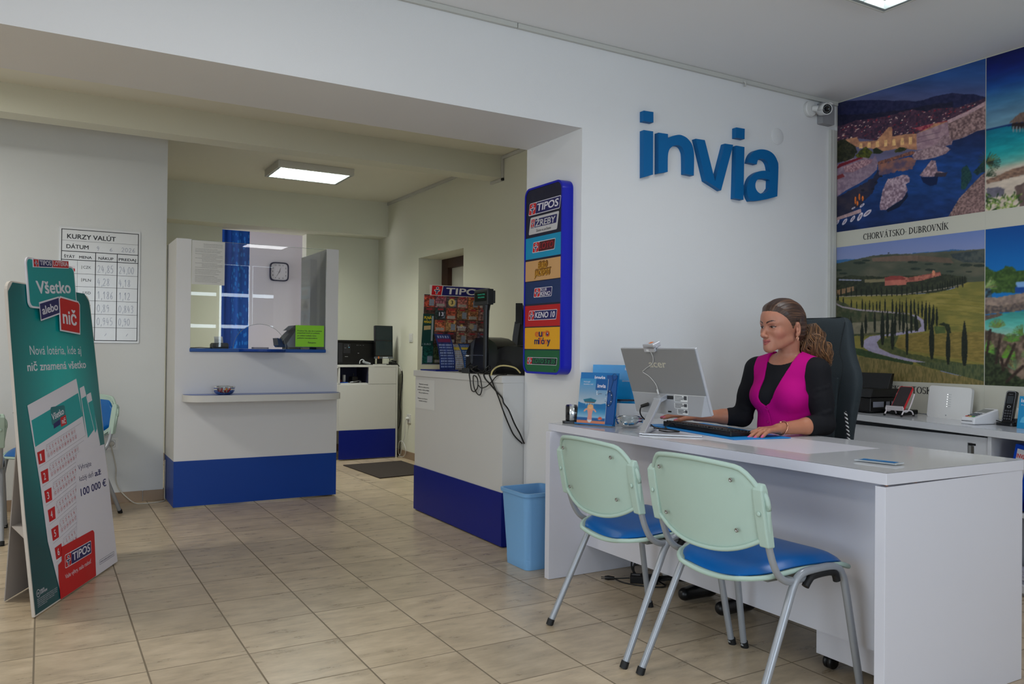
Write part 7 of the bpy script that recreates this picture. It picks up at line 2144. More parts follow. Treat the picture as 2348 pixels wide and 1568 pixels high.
# ------------------------------------------------------------------ back counter with cupboards along the print wall
cw = mat('counter_white', (206, 208, 212), rough=.3, spec=.45); ct = mat('counter_top_gloss', (204, 206, 210), rough=.12, spec=.5)
def cz(y): return .7995 + (y - 3.0) * .022
t = thing('back_counter', 'long white counter with sliding door and open shelves below the prints', 'counter', (4.25, 2.5, 0))
y0, y1 = 1.56, 3.455
xa, xb = 3.985, 4.075
mb = MB(); tp = [(xa, y0, cz(y0)), (4.474, y0, cz(y0)), (4.474, y1, cz(y1)), (xb, y1, cz(y1))]
mb.hexa([(a, b, z - .036) for a, b, z in tp], [(a, b, z - .0006) for a, b, z in tp]); mb.add(tp, [(0, 1, 2, 3)], 1); mb.build('worktop', [cw, ct], t, bevel=.001)
def cx(y): return xa + (y - y0) / (y1 - y0) * (xb - xa) + .02
def vpanel(name, ya_, yb_, z0_, z1_, m_, off=0, th=.018):
    q = MB(); q.hexa([(cx(ya_) + off, ya_, z0_), (cx(ya_) + off + th, ya_, z0_), (cx(yb_) + off + th, yb_, z0_), (cx(yb_) + off, yb_, z0_)], [(cx(ya_) + off, ya_, z1_), (cx(ya_) + off + th, ya_, z1_), (cx(yb_) + off + th, yb_, z1_), (cx(yb_) + off, yb_, z1_)])
    return q.build(name, m_, t, bevel=.001)
dr = vpanel('sliding_door', 2.258, 3.44, .06, .738, cw)
q = MB(); fr = Fr((cx(2.36) - .0005, 2.362, .57), (0, -1, 0), (0, 0, 1), (-1, 0, 0)); q.poly(fr, [(0, 0), (.068, 0), (.068, .135), (0, .135)], .0006, 0); q.poly(fr, [(.006, .004), (.062, .004), (.062, .120), (.006, .120)], .0010, 1); q.poly(fr, [(.018, .004), (.032, .004), (.032, .120), (.018, .120)], .0014, 2); q.poly(fr, [(.004, .122), (.066, .122), (.066, .133), (.004, .133)], .0014, 3)
q.build('recessed_handle', [mat('handle_steel', (150, 152, 154), rough=.3, metal=.6), mat('handle_light', (176, 178, 178), rough=.3, metal=.5), mat('handle_mid', (108, 106, 100), rough=.3, metal=.5), dark], dr)
mb = MB(); mb.box(4.03, 4.46, 2.238, 2.256, .02, .745); mb.box(4.03, 4.46, 1.58, 2.238, .375, .395); mb.box(4.03, 4.46, 1.58, 3.44, .02, .055); mb.box(4.445, 4.462, 1.58, 3.44, .02, .745); mb.box(4.03, 4.46, 1.562, 1.58, .02, .745); mb.box(4.03, 4.46, 3.43, 3.445, .02, .745); mb.box(4.06, 4.44, 1.6, 3.4, 0, .02); mb.build('carcass', cw, t, bevel=.001)
bind = mat('binder_blue', (0, 62, 176), rough=.4)
for i, (yy, an, lab) in enumerate(((2.150, 10, 'leaning blue ring binder with red lettered label, the inner one on the shelf'), (2.064, 10, 'blue ring binder nearer the viewer on the open shelf'))):
    t = thing('ring_binder', lab, 'binder', (4.05, yy, .396))
    a = R(an); ey = Vector((0, -math.sin(a), math.cos(a))); ex = Vector((0, -math.cos(a), -math.sin(a)))
    fr = Fr((4.035 + i * .012, yy + .03, .399 + .072 * math.sin(a)), ex, ey, (-1, 0, 0))
    mb = MB(); mb.prism(fr, rrect(0, 0, .072, .318, .003, 2), -.27, 0); mb.build('cover', bind, t, bevel=.002)
    mb = MB(); mb.poly(fr, [(.012, .15), (.060, .15), (.060, .298), (.012, .298)], .0008, 0); mb.text(fr, 'INVIA', .0145, .255, .020, 1, w=.043, bold=.04, lift=.0014); mb.build('spine_label', [mat('label_grey_white', (196, 196, 200), rough=.6), mat('label_red', (190, 32, 40), rough=.5)], t)
    mb = MB(); mb.poly(fr, ell(.036, .07, .012, .012, 18), .0008, 0); mb.build('finger_hole', dark, t)
rnd = random.Random(2)
for k_ in range(6):
    mb = MB(); z = .0555 + k_ * .011; dx = rnd.random() * .02; mb.prism(Fr((0, 0, z), (1, 0, 0), (0, 1, 0)), [(4.05 + dx, 1.72), (4.36 + dx, 1.72), (4.36 + dx, 2.16 - dx), (4.05 + dx, 2.16 - dx)], 0, .010)
    tag(mb.build('paper_stack', mat('paper_grey%d' % (k_ % 2), ((186, 186, 196), (168, 168, 184))[k_ % 2], rough=.7)), 'sheaf of papers in the low pile on the bottom shelf', 'papers', 'paper pile on the bottom shelf')

# things on the back counter
t = thing('printer', 'black ink tank printer on the back counter behind the office chair', 'printer', (4.29, 3.18, cz(3.2)))
z0_ = cz(3.2) + .0015
pb = mat('printer_black', (15, 15, 17), rough=.35)
mb = MB(); mb.hexa([(4.15, 2.995, z0_ + .008), (4.43, 2.995, z0_ + .008), (4.43, 3.37, z0_ + .008), (4.15, 3.37, z0_ + .008)], [(4.16, 3.0, z0_ + .085), (4.43, 3.0, z0_ + .085), (4.43, 3.37, z0_ + .085), (4.16, 3.37, z0_ + .085)]); mb.hexa([(4.145, 2.99, z0_ + .088), (4.435, 2.99, z0_ + .088), (4.435, 3.375, z0_ + .088), (4.145, 3.375, z0_ + .088)], [(4.18, 2.998, z0_ + .135), (4.43, 2.998, z0_ + .135), (4.43, 3.37, z0_ + .135), (4.18, 3.37, z0_ + .135)]); mb.box(4.16, 4.42, 3.005, 3.36, z0_, z0_ + .008); mb.build('body', pb, t, bevel=.006, seg=3)
mb = MB(); mb.hexa([(4.36, 3.03, z0_ + .13), (4.40, 3.03, z0_ + .13), (4.40, 3.34, z0_ + .13), (4.36, 3.34, z0_ + .13)], [(4.40, 3.03, z0_ + .225), (4.425, 3.03, z0_ + .225), (4.425, 3.34, z0_ + .225), (4.40, 3.34, z0_ + .225)]); mb.build('paper_tray', pb, t, bevel=.003)
mb = MB(); fr = Fr((4.15, 2.9935, z0_), (1, 0, 0), (0, 0, 1), (0, -1, 0))
for a, w_ in ((.02, .10), (.14, .035), (.19, .035), (.24, .030)):
    mb.poly(fr, [(a, .030), (a + w_, .030), (a + w_, .062), (a, .062)], .002, 0)
mb.build('ink_window', mat('ink_window_grey', (128, 130, 142), rough=.3), t)
mb = MB(); mb.box(4.26, 4.40, 2.86, 2.985, cz(2.9) + .001, cz(2.9) + .028); tag(mb.build('desk_tray', blk, bevel=.006), 'low black tray behind the red phone on the back counter', 'tray')
t = thing('phone_stand', 'white wire phone stand on the back counter by the printer', 'stand', (4.22, 2.85, cz(2.85)))
wr = mat('white_wire', (214, 206, 208), rough=.35); z0_ = cz(2.85)
for s_ in (0, 1):
    yy = 2.90 - s_ * .105
    mb = MB(); mb.tube(smoothpath([(4.145, yy, z0_ + .006), (4.165, yy, z0_ + .030), (4.19, yy, z0_ + .034), (4.235, yy, z0_ + .030), (4.255, yy, z0_ + .006)], 5), .004, n=8); mb.tube(smoothpath([(4.16, yy, z0_ + .050), (4.162, yy, z0_ + .033), (4.20, yy, z0_ + .030), (4.235, yy, z0_ + .075), (4.262, yy, z0_ + .125)], 5), .004, n=8); l_ = mb.build('side_wire', wr, t)
    for x in (4.145, 4.255):
        mb = MB(); mb.lathe([(0, 0), (.006, 0), (.006, .012), (0, .012)], c=(x, yy, z0_ + .0005), n=10); mb.build('rubber_foot', black_rub, l_)
mb = MB(); mb.hexa([(4.162, 2.90, z0_ + .034), (4.162, 2.795, z0_ + .034), (4.168, 2.795, z0_ + .032), (4.168, 2.90, z0_ + .032)], [(4.155, 2.90, z0_ + .056), (4.155, 2.795, z0_ + .056), (4.160, 2.795, z0_ + .058), (4.160, 2.90, z0_ + .058)]); mb.build('front_mesh', wr, t)
t = thing('mobile_phone', 'phone in a red case leaning on the white wire stand', 'phone', (4.21, 2.85, z0_ + .04))
FPh = Fr((4.178, 2.888, z0_ + .040), (0, -1, 0), (.58, 0, .81), None)
if FPh.n.x > 0: FPh.n = -FPh.n
mb = MB(); mb.prism(FPh, rrect(0, 0, .082, .155, .010, 4), -.012, 0); mb.build('case', mat('phone_red', (206, 22, 34), rough=.35), t, bevel=.002)
mb = MB(); mb.poly(FPh, rrect(.003, .003, .079, .152, .009, 4), .0006); mb.build('screen', mat('screen_black_brown', (40, 28, 30), rough=.1), t)
t = thing('router', 'white rounded router leaning upright on the back counter', 'router', (4.37, 2.66, cz(2.66)))
FRo = Fr((4.360, 2.785, cz(2.66) + .001), (0, -1, -.022), (.16, 0, 1), None)
if FRo.n.x > 0: FRo.n = -FRo.n
mb = MB(); mb.prism(FRo, rrect(0, 0, .245, .180, .016, 5), -.022, 0); mb.build('shell', mat('router_white', (214, 214, 212), rough=.4), t, bevel=.004, seg=3)
mb = MB()
for i in range(6):
    mb.poly(FRo, ell(.112, .135 - i * .0135, .0026 if i < 5 else .002, .0026, 8), .001, 0); mb.poly(FRo, [(.118, .1345 - i * .0135), (.134, .1345 - i * .0135), (.134, .1358 - i * .0135), (.118, .1358 - i * .0135)], .001, 1)
mb.poly(FRo, ell(.112, .018, .003, .004, 8), .001, 1); mb.build('indicator_light', [mat('light_white', (255, 255, 255), emit=(255, 255, 255), estr=.9), mat('mark_grey', (140, 144, 148), rough=.5)], t)
t = thing('card_terminal', 'white card payment terminal on the back counter', 'card terminal', (4.27, 2.42, cz(2.4)))
z0_ = cz(2.4) + .001
ax_ = Vector((.99, -.14, 0)); ay_ = Vector((.14, .99, 0)); o_ = Vector((4.150, 2.392, z0_))
def tp_(a, b, z): return o_ + ax_ * a + ay_ * b + Vector((0, 0, z))
mb = MB(); mb.hexa([tp_(0, 0, 0), tp_(.19, 0, 0), tp_(.19, .082, 0), tp_(0, .082, 0)], [tp_(.004, .002, .034), tp_(.185, .002, .078), tp_(.185, .080, .078), tp_(.004, .080, .034)]); mb.build('body', mat('terminal_white', (222, 222, 224), rough=.3), t, bevel=.007, seg=3)
FTm = Fr(tp_(.004, .080, .0345), ay_ * -1, (tp_(.185, .080, .0785) - tp_(.004, .080, .0345)), None)
if FTm.n.z < 0: FTm.n = -FTm.n
mb = MB(); mb.poly(FTm, rrect(.010, .100, .068, .165, .002, 2), .0006, 0)
for r_ in range(4):
    for c_ in range(3):
        mb.prism(FTm, rrect(.012 + c_ * .0185, .016 + r_ * .018, .027 + c_ * .0185, .028 + r_ * .018, .002, 1), 0, .002, 1 if r_ else (2, 3, 4)[c_])
mb.build('keypad', [mat('lcd_grey', (120, 124, 122), rough=.2), mat('key_grey', (84, 88, 96), rough=.4), mat('key_red', (196, 60, 40), rough=.4), mat('key_yellow', (210, 170, 60), rough=.4), mat('key_green', (50, 140, 80), rough=.4)], t)
mb = MB(); FT2 = Fr(tp_(0, .082, 0), ay_ * -1, (0, 0, 1), ax_ * -1); mb.poly(FT2, [(.010, .016), (.072, .016), (.072, .019), (.010, .019)], .0015, 0); mb.build('card_slot', dark, t)
mb = MB(); mb.tube(smoothpath([tp_(.16, -.002, .02), tp_(.19, -.03, .01), tp_(.20, -.06, .03), tp_(.21, -.075, .006)], 5), .0025, n=6); mb.build('lead', cab, t)
t = thing('cordless_phone', 'black cordless phone standing in its charging base', 'phone', (4.33, 2.31, cz(2.3)))
z0_ = cz(2.3) + .001
mb = MB(); mb.prism(Fr((4.325, 2.315, z0_), (1, 0, 0), (0, 1, 0)), rrect(-.05, -.055, .06, .045, .025, 6), 0, .014); mb.hexa([(4.30, 2.275, z0_ + .014), (4.37, 2.275, z0_ + .014), (4.37, 2.345, z0_ + .014), (4.30, 2.345, z0_ + .014)], [(4.325, 2.283, z0_ + .036), (4.36, 2.283, z0_ + .036), (4.36, 2.338, z0_ + .036), (4.325, 2.338, z0_ + .036)]); mb.build('charging_base', blk, t, bevel=.005, seg=3)
FHs = Fr((4.312, 2.345, z0_ + .016), (0, -1, 0), (.20, -.06, 1), None)
if FHs.n.x > 0: FHs.n = -FHs.n
mb = MB(); mb.prism(FHs, rrect(0, 0, .052, .165, .012, 5), -.020, 0); hs = mb.build('handset', mat('handset_black', (18, 18, 20), rough=.25), t, bevel=.004, seg=3)
mb = MB(); mb.ring(FHs, rrect(.002, .002, .050, .163, .011, 5), rrect(.0045, .0045, .0475, .1605, .010, 5), .0008, 1); mb.poly(FHs, rrect(.010, .098, .042, .138, .002, 2), .0008, 0); mb.ring(FHs, ell(.026, .082, .010, .007, 16), ell(.026, .082, .006, .004, 16), .0008, 1)
for r_ in range(4):
    for c_ in range(3):
        mb.prism(FHs, rrect(.009 + c_ * .0125, .014 + r_ * .014, .0185 + c_ * .0125, .022 + r_ * .014, .002, 1), 0, .0015, 2)
mb.text(FHs, 'Gigaset', .016, .146, .004, 1, w=.020, lift=.001); mb.build('front_keys', [mat('lcd_dark', (58, 62, 66), rough=.15), mat('trim_silver', (176, 178, 182), rough=.25, metal=.7), mat('key_dark', (74, 76, 80), rough=.4)], hs)
t = thing('brochure_stand', 'light blue leaning brochure at the right edge of the back counter', 'brochure', (4.25, 2.2, cz(2.2)))
FB3 = Fr((4.225, 2.222, cz(2.2) + .001), (0, -1, -.02), (.14, -.02, 1), None)
if FB3.n.x > 0: FB3.n = -FB3.n
mb = MB(); mb.prism(FB3, rrect(0, 0, .15, .162, .001, 1), -.006, 0, 0); mb.text(FB3, 'invia', .010, .132, .018, 1, w=.06, bold=.04, lift=.001); mb.text(FB3, 'Prečo', .012, .115, .006, 1, w=.03, lift=.001)
mb.poly(FB3, [(.012, .03), (.12, .025), (.12, .06), (.05, .075), (.02, .055)], .0008, 2); mb.build('printed_board', [mat('sheet_light_blue', (40, 140, 190), rough=.35), G_WHITE, mat('sheet_mid_blue', (90, 176, 214), rough=.4)], t)
mb = MB(); mb.hexa([(4.26, 2.15, cz(2.2)), (4.33, 2.15, cz(2.2)), (4.33, 2.23, cz(2.2) + .001), (4.26, 2.23, cz(2.2) + .001)], [(4.245, 2.15, cz(2.2) + .10), (4.25, 2.15, cz(2.2) + .10), (4.25, 2.23, cz(2.2) + .10), (4.245, 2.23, cz(2.2) + .10)]); mb.build('rear_strut', paper, t)

# ------------------------------------------------------------------ high-backed office chair
t = thing('office_chair', 'tall dark grey mesh office chair the seated woman uses', 'office chair', (3.27, 2.70, 0))
mesh_g = mat('chair_dark_mesh', (38, 48, 53), rough=.75, bump=.9, bscale=520, var=.25, vscale=300)
cy = 2.715


def back_ring(z, hw, th, x, r=.75, n=32):
    o = []
    for i in range(n):
        a = 2 * PI * i / n
        c_, s_ = math.cos(a), math.sin(a)
        o.append((x + th * math.copysign(abs(c_) ** .7, c_) + .05 * (abs(s_) ** 3) * -.6, cy + hw * math.copysign(abs(s_) ** .6, s_), z))
    return o


prof = [(.48, .17, .03, 3.335), (.50, .20, .045, 3.335), (.60, .215, .05, 3.345), (.72, .212, .052, 3.352), (.84, .225, .055, 3.362), (.95, .243, .056, 3.372), (1.01, .248, .056, 3.378), (1.06, .238, .056, 3.383), (1.12, .205, .055, 3.390), (1.18, .182, .054, 3.397), (1.25, .172, .052, 3.405), (1.30, .160, .044, 3.410), (1.322, .140, .028, 3.414), (1.326, .11, .008, 3.415)]
mb = MB(); rings = [back_ring(*p) for p in prof]; n_ = 32
v = [p for r_ in rings for p in r_]
mb.add(v, [(i * n_ + j, i * n_ + (j + 1) % n_, (i + 1) * n_ + (j + 1) % n_, (i + 1) * n_ + j) for i in range(len(rings) - 1) for j in range(n_)], 0, True); mb.add(rings[0], [tuple(range(n_ - 1, -1, -1))]); mb.add(rings[-1], [tuple(range(n_))])
bk = mb.build('backrest', mesh_g, t); ss = bk.modifiers.new('round', 'SUBSURF'); ss.levels = 1; ss.render_levels = 1
mb = MB()
for pth in ([(1.30, -.15), (1.16, -.135), (1.09, -.16), (.95, -.15), (.6, -.12)], [(1.30, .15), (1.16, .135), (1.09, .16), (.95, .15), (.6, .12)]):
    mb.tube(smoothpath([(3.385 + (z - 1.05) * .12 - .0565, cy + y, z) for z, y in pth], 6), .0016, n=6)
mb.build('seam', mat('seam_dark', (18, 24, 28), rough=.8), bk)
mb = MB(); mb.grid([[(3.345 - .060 + (z - .8) * .10 - .022 * math.cos(PI * y / .36), cy + y * (1.0 if z > .6 else .9), z) for y in np.linspace(-.16, .16, 13)] for z in np.linspace(.56, 1.03, 10)], thick=.02); mb.build('lumbar_cushion', mesh_g, t, bevel=.006, angle=60)
mb = MB(); mb.prism(Fr((0, 0, .425), (1, 0, 0), (0, 1, 0)), rrect(2.89, cy - .24, 3.36, cy + .24, .09, 7), 0, .065); mb.build('seat', mesh_g, t, bevel=.028, seg=4)
for s_ in (-1, 1):
    yy = cy + s_ * .288
    mb = MB(); mb.tube(smoothpath([(3.20, cy + s_ * .19, .42), (3.20, yy, .425), (3.20, yy, .50), (3.20, yy, .67)], 5), .016, n=10); br = mb.build('armrest_post', blk, t)
    mb = MB(); mb.prism(Fr((0, 0, .67), (1, 0, 0), (0, 1, 0)), rrect(3.08, yy - .035, 3.40, yy + .035, .034, 7), 0, .028); mb.build('armrest', blk, t, bevel=.010, seg=3)
mb = MB(); mb.tube([(3.13, cy, .07), (3.13, cy, .42)], [.03, .022], n=14); mb.build('gas_column', blk, t)
for k_ in range(5):
    a = 2 * PI * k_ / 5 + .9; q = MB(); q.tube([(3.13, cy, .085), (3.13 + .27 * math.cos(a), cy + .27 * math.sin(a), .062)], [.028, .018], n=8); l_ = q.build('leg', blk, t)
    q = MB(Matrix.Translation((3.13 + .275 * math.cos(a), cy + .275 * math.sin(a), .0275)) @ Matrix.Rotation(a, 4, 'Z') @ Matrix.Rotation(R(90), 4, 'X')); q.lathe([(0, -.022), (.026, -.022), (.027, .018), (0, .022)], n=14); q.build('castor', blk, l_)
t = thing('twisted_cord', 'black and white twisted cord hanging at the side of the office chair', 'cord', (3.23, 2.48, .75))
for k_ in range(2):
    q = MB(); q.tube([(3.252 + .010 * (s_ / 60) + .004 * math.cos(s_ * .75 + PI * k_), 2.477 - .012 * (s_ / 60) + .004 * math.sin(s_ * .75 + PI * k_), .875 - .135 * s_ / 60) for s_ in range(61)], .0036, n=6); q.build('strand', (paper, blk)[k_], t)

# ------------------------------------------------------------------ the seated woman
class Field:
    """Signed distance field on a box; primitives melt together, mesh() draws the skin as one surface."""

    def __init__(s, lo, hi, h):
        s.lo = np.array(lo, np.float64); s.h = h
        s.n = np.ceil((np.array(hi) - s.lo) / h).astype(int) + 1
        s.f = np.full(s.n, 0.2, np.float32)

    def box(s, lo, hi):
        a = np.clip(np.floor((np.array(lo) - s.lo) / s.h).astype(int), 0, s.n - 1)
        b = np.clip(np.ceil((np.array(hi) - s.lo) / s.h).astype(int) + 1, 1, s.n)
        g = [(s.lo[i] + s.h * np.arange(a[i], b[i])).astype(np.float32) for i in range(3)]
        return tuple(slice(a[i], b[i]) for i in range(3)), g[0][:, None, None], g[1][None, :, None], g[2][None, None, :]

    def put(s, fn, lo, hi, k, mode='u'):
        m = k * 1.5 + .012
        sl, x, y, z = s.box(np.array(lo) - m, np.array(hi) + m)
        if 0 in s.f[sl].shape:
            return
        d = fn(x, y, z).astype(np.float32)
        a = s.f[sl]
        if mode == 'u':
            if k > 0:
                h = np.clip(.5 + .5 * (a - d) / k, 0, 1); s.f[sl] = a * (1 - h) + d * h - k * h * (1 - h)
            else:
                s.f[sl] = np.minimum(a, d)
        else:
            if k > 0:
                h = np.clip(.5 - .5 * (a + d) / k, 0, 1); s.f[sl] = a * (1 - h) - d * h + k * h * (1 - h)
            else:
                s.f[sl] = np.maximum(a, -d)

    def cap(s, p, q, r0, r1=None, k=.01, mode='u'):
        p = np.array(p, float); q = np.array(q, float); r1 = r0 if r1 is None else r1
        d = q - p; L = float(d @ d) + 1e-12

        def fn(x, y, z):
            t = np.clip(((x - p[0]) * d[0] + (y - p[1]) * d[1] + (z - p[2]) * d[2]) / L, 0, 1)
            return np.sqrt((x - p[0] - t * d[0]) ** 2 + (y - p[1] - t * d[1]) ** 2 + (z - p[2] - t * d[2]) ** 2) - (r0 + (r1 - r0) * t)
        R_ = max(r0, r1)
        s.put(fn, np.minimum(p, q) - R_, np.maximum(p, q) + R_, k, mode)

    def ell(s, c, ax, rad, k=.01, mode='u'):
        """ax: three unit vectors; rad: their radii."""
        c = np.array(c, float); A = [np.array(a, float) for a in ax]

        def fn(x, y, z):
            u = [((x - c[0]) * a[0] + (y - c[1]) * a[1] + (z - c[2]) * a[2]) for a in A]
            k0 = np.sqrt(sum((u[i] / rad[i]) ** 2 for i in range(3)))
            k1 = np.sqrt(sum((u[i] / rad[i] ** 2) ** 2 for i in range(3))) + 1e-9
            return k0 * (k0 - 1) / k1
        R_ = max(rad)
        s.put(fn, c - R_, c + R_, k, mode)

    def mesh(s):
        f = s.f
        ins = f < 0
        n0, n1, n2 = f.shape
        cnt = np.zeros((n0 - 1, n1 - 1, n2 - 1), np.uint8)
        C8 = [(i, j, k) for i in (0, 1) for j in (0, 1) for k in (0, 1)]
        for (i, j, k) in C8:
            cnt += ins[i:n0 - 1 + i, j:n1 - 1 + j, k:n2 - 1 + k]
        act = np.argwhere((cnt > 0) & (cnt < 8))
        val = {c: f[act[:, 0] + c[0], act[:, 1] + c[1], act[:, 2] + c[2]] for c in C8}
        acc = np.zeros((len(act), 3)); num = np.zeros(len(act))
        for c in C8:
            for ax in range(3):
                if c[ax] == 0:
                    d = list(c); d[ax] = 1; d = tuple(d)
                    a, b = val[c], val[d]
                    m = (a < 0) != (b < 0)
                    t = np.where(m, a / np.where(m, a - b, 1), 0)
                    p = np.tile(np.array(c, float), (len(act), 1)); p[:, ax] += t
                    acc += p * m[:, None]; num += m
        V_ = s.lo + s.h * (act + acc / num[:, None])
        ix = np.full(cnt.shape, -1, np.int32); ix[act[:, 0], act[:, 1], act[:, 2]] = np.arange(len(act))
        Q = []
        for ax in range(3):
            sl0 = [slice(1, -1)] * 3; sl1 = [slice(1, -1)] * 3
            sl0[ax] = slice(0, -1); sl1[ax] = slice(1, None)
            a, b = ins[tuple(sl0)], ins[tuple(sl1)]
            e = np.argwhere(a != b)
            fl = a[e[:, 0], e[:, 1], e[:, 2]]
            o = e.copy()
            for i in range(3):
                if i != ax: o[:, i] += 1
            u, w = [(1, 2), (2, 0), (0, 1)][ax]
            def at(du, dw):
                q = o.copy(); q[:, u] += du; q[:, w] += dw
                return ix[q[:, 0], q[:, 1], q[:, 2]]
            q4 = np.stack([at(-1, -1), at(0, -1), at(0, 0), at(-1, 0)], 1)
            q4[~fl] = q4[~fl][:, ::-1]
            Q.append(q4)
        return V_, np.concatenate(Q)


def mesh_obj(name, V_, F_, m_, parent, colors=None, smooth_it=1):
    # light relaxation of the surface
    if smooth_it:
        E = np.concatenate([F_[:, [0, 1]], F_[:, [1, 2]], F_[:, [2, 3]], F_[:, [3, 0]]])
        deg = np.bincount(E.ravel(), minlength=len(V_)).astype(float)
        for _ in range(smooth_it):
            S = np.zeros_like(V_)
            for i in range(3):
                S[:, i] = np.bincount(E[:, 0], V_[E[:, 1], i], len(V_)) + np.bincount(E[:, 1], V_[E[:, 0], i], len(V_))
            V_ = V_ * .5 + (S / np.maximum(deg, 1)[:, None]) * .5
    me = bpy.data.meshes.new(name)
    me.from_pydata(V_.tolist(), [], F_.tolist())
    me.materials.append(m_)
    me.polygons.foreach_set('use_smooth', np.ones(len(F_), bool))
    me.update()
    o = bpy.data.objects.new(name, me); COL.objects.link(o)
    if parent is not None:
        o.parent = parent; o.location = -wloc(parent)
    if colors is not None:
        at = me.color_attributes.new('Col', 'FLOAT_COLOR', 'POINT')
        c = np.clip(colors / 255, 0, 1); c = np.where(c <= .04045, c / 12.92, ((c + .055) / 1.055) ** 2.4)
        at.data.foreach_set('color', np.concatenate([c, np.ones((len(c), 1))], 1).astype(np.float32).ravel())
    return o


A3 = lambda *a: np.array(a, float)
HO = A3(2.988, 2.612, 1.252)                              # head centre, between the ears
_t = R(2.5)
HF = A3(-.996 * math.cos(_t), .085 * math.cos(_t), -math.sin(_t)); HF /= np.linalg.norm(HF)
HL = np.cross(A3(0, 0, 1), HF); HL /= np.linalg.norm(HL)
HU = np.cross(HF, HL)
TFw = A3(-.983, -.179, 0); TFw /= np.linalg.norm(TFw); TL = np.cross(A3(0, 0, 1), TFw); TU = A3(0, 0, 1)
TO = A3(3.030, 2.635, 0)                                  # torso axis at shoulder height
def hd(f, l, u): return HO + HF * f + HL * l + HU * u
def td(f, l, z): return TO + TFw * (f - .0 * (1.08 - z)) + TL * l + A3(0, 0, z)
HAX = (HF, HL, HU); TAX = (TFw, TL, TU)

SHn, SHf = td(0, .158, 1.066), td(0, -.158, 1.066)
ELn, WRn = A3(3.068, 2.448, .826), A3(2.802, 2.476, .813)
ELf, WRf = A3(2.962, 2.842, .832), A3(2.778, 2.972, .832)


def torso(F, off=0.0):
    F.ell(td(0, 0, .985), TAX, (.098 + off, .142 + off, .155 + off), .02)
    F.ell(td(.0, 0, .80), TAX, (.088 + off, .126 + off, .17 + off), .05)
    F.ell(td(.0, 0, .61), TAX, (.115 + off, .168 + off, .14 + off), .06)
    F.cap(td(-.01, .135, 1.058), td(-.01, -.135, 1.058), .050 + off, .050 + off, .05)
    F.cap(td(-.02, .04, 1.105), td(-.01, .135, 1.068), .038 + off, .040 + off, .04)
    F.cap(td(-.02, -.04, 1.105), td(-.01, -.135, 1.068), .038 + off, .040 + off, .04)
    for s_ in (-1, 1):
        F.ell(td(.068, s_ * .066, .945), TAX, (.058 + off, .062 + off, .060 + off), .035)


def arms(F, off=0.0, full=True, cuts=(.30, .22)):
    for SH, EL, WR, ct in ((SHn, ELn, WRn, cuts[0]), (SHf, ELf, WRf, cuts[1])):
        F.cap(SH, SH * .45 + EL * .55, .050 + off, .044 + off, .03)
        F.cap(SH * .5 + EL * .5, EL, .044 + off, .039 + off, .02)
        if full:
            F.cap(EL, EL * .6 + WR * .4, .038, .036, .015); F.cap(EL * .65 + WR * .35, WR, .0365, .0245, .015)
        else:
            F.cap(EL, EL * (1 - ct) + WR * ct, .040 + off, .038 + off, .015)


body = Field((2.58, 2.37, .50), (3.22, 3.16, 1.42), .0021)
torso(body)
arms(body)
body.cap(hd(-.032, 0, -.050), td(-.014, 0, 1.09), .046, .049, .018)
body.cap(td(-.005, .0, 1.10), td(.0, 0, 1.06), .046, .046, .03)
# head
B = body
B.ell(hd(.004, 0, .044), HAX, (.103, .078, .094), .0)
B.ell(hd(.040, 0, .055), HAX, (.074, .066, .064), .03)
B.ell(hd(.046, 0, -.016), HAX, (.062, .054, .070), .022)
for s_ in (-1, 1):
    B.cap(hd(.004, s_ * .044, -.040), hd(.092, s_ * .011, -.080), .0150, .0145, .024)
    B.ell(hd(.074, s_ * .037, -.008), HAX, (.026, .024, .024), .018)
    B.cap(hd(.097, s_ * .010, .034), hd(.086, s_ * .044, .036), .011, .010, .014)
B.ell(hd(.094, 0, -.079), HAX, (.020, .020, .017), .02)
B.ell(hd(.088, 0, -.050), HAX, (.026, .030, .026), .02)
for s_ in (-1, 1):
    B.ell(hd(.108, s_ * .032, .0165), HAX, (.019, .020, .0125), .010, 'd')
B.cap(hd(.103, 0, .022), hd(.126, 0, -.017), .0075, .0105, .010)
B.ell(hd(.128, 0, -.020), HAX, (.0115, .0105, .0095), .006)
for s_ in (-1, 1):
    B.ell(hd(.116, s_ * .0125, -.0245), HAX, (.010, .0075, .0078), .006)
    B.ell(hd(.119, s_ * .0062, -.0325), HAX, (.005, .0034, .004), .003, 'd')
    B.ell(hd(.0835, s_ * .0315, .0165), HAX, (.0165, .0165, .0145), .003)                 # eyeball under the lids
    B.cap(hd(.0985, s_ * .019, .0205), hd(.0960, s_ * .044, .0225), .0042, .0040, .005)    # upper lid fold
    B.cap(hd(.0970, s_ * .021, .0085), hd(.0935, s_ * .043, .0105), .0038, .0035, .006)
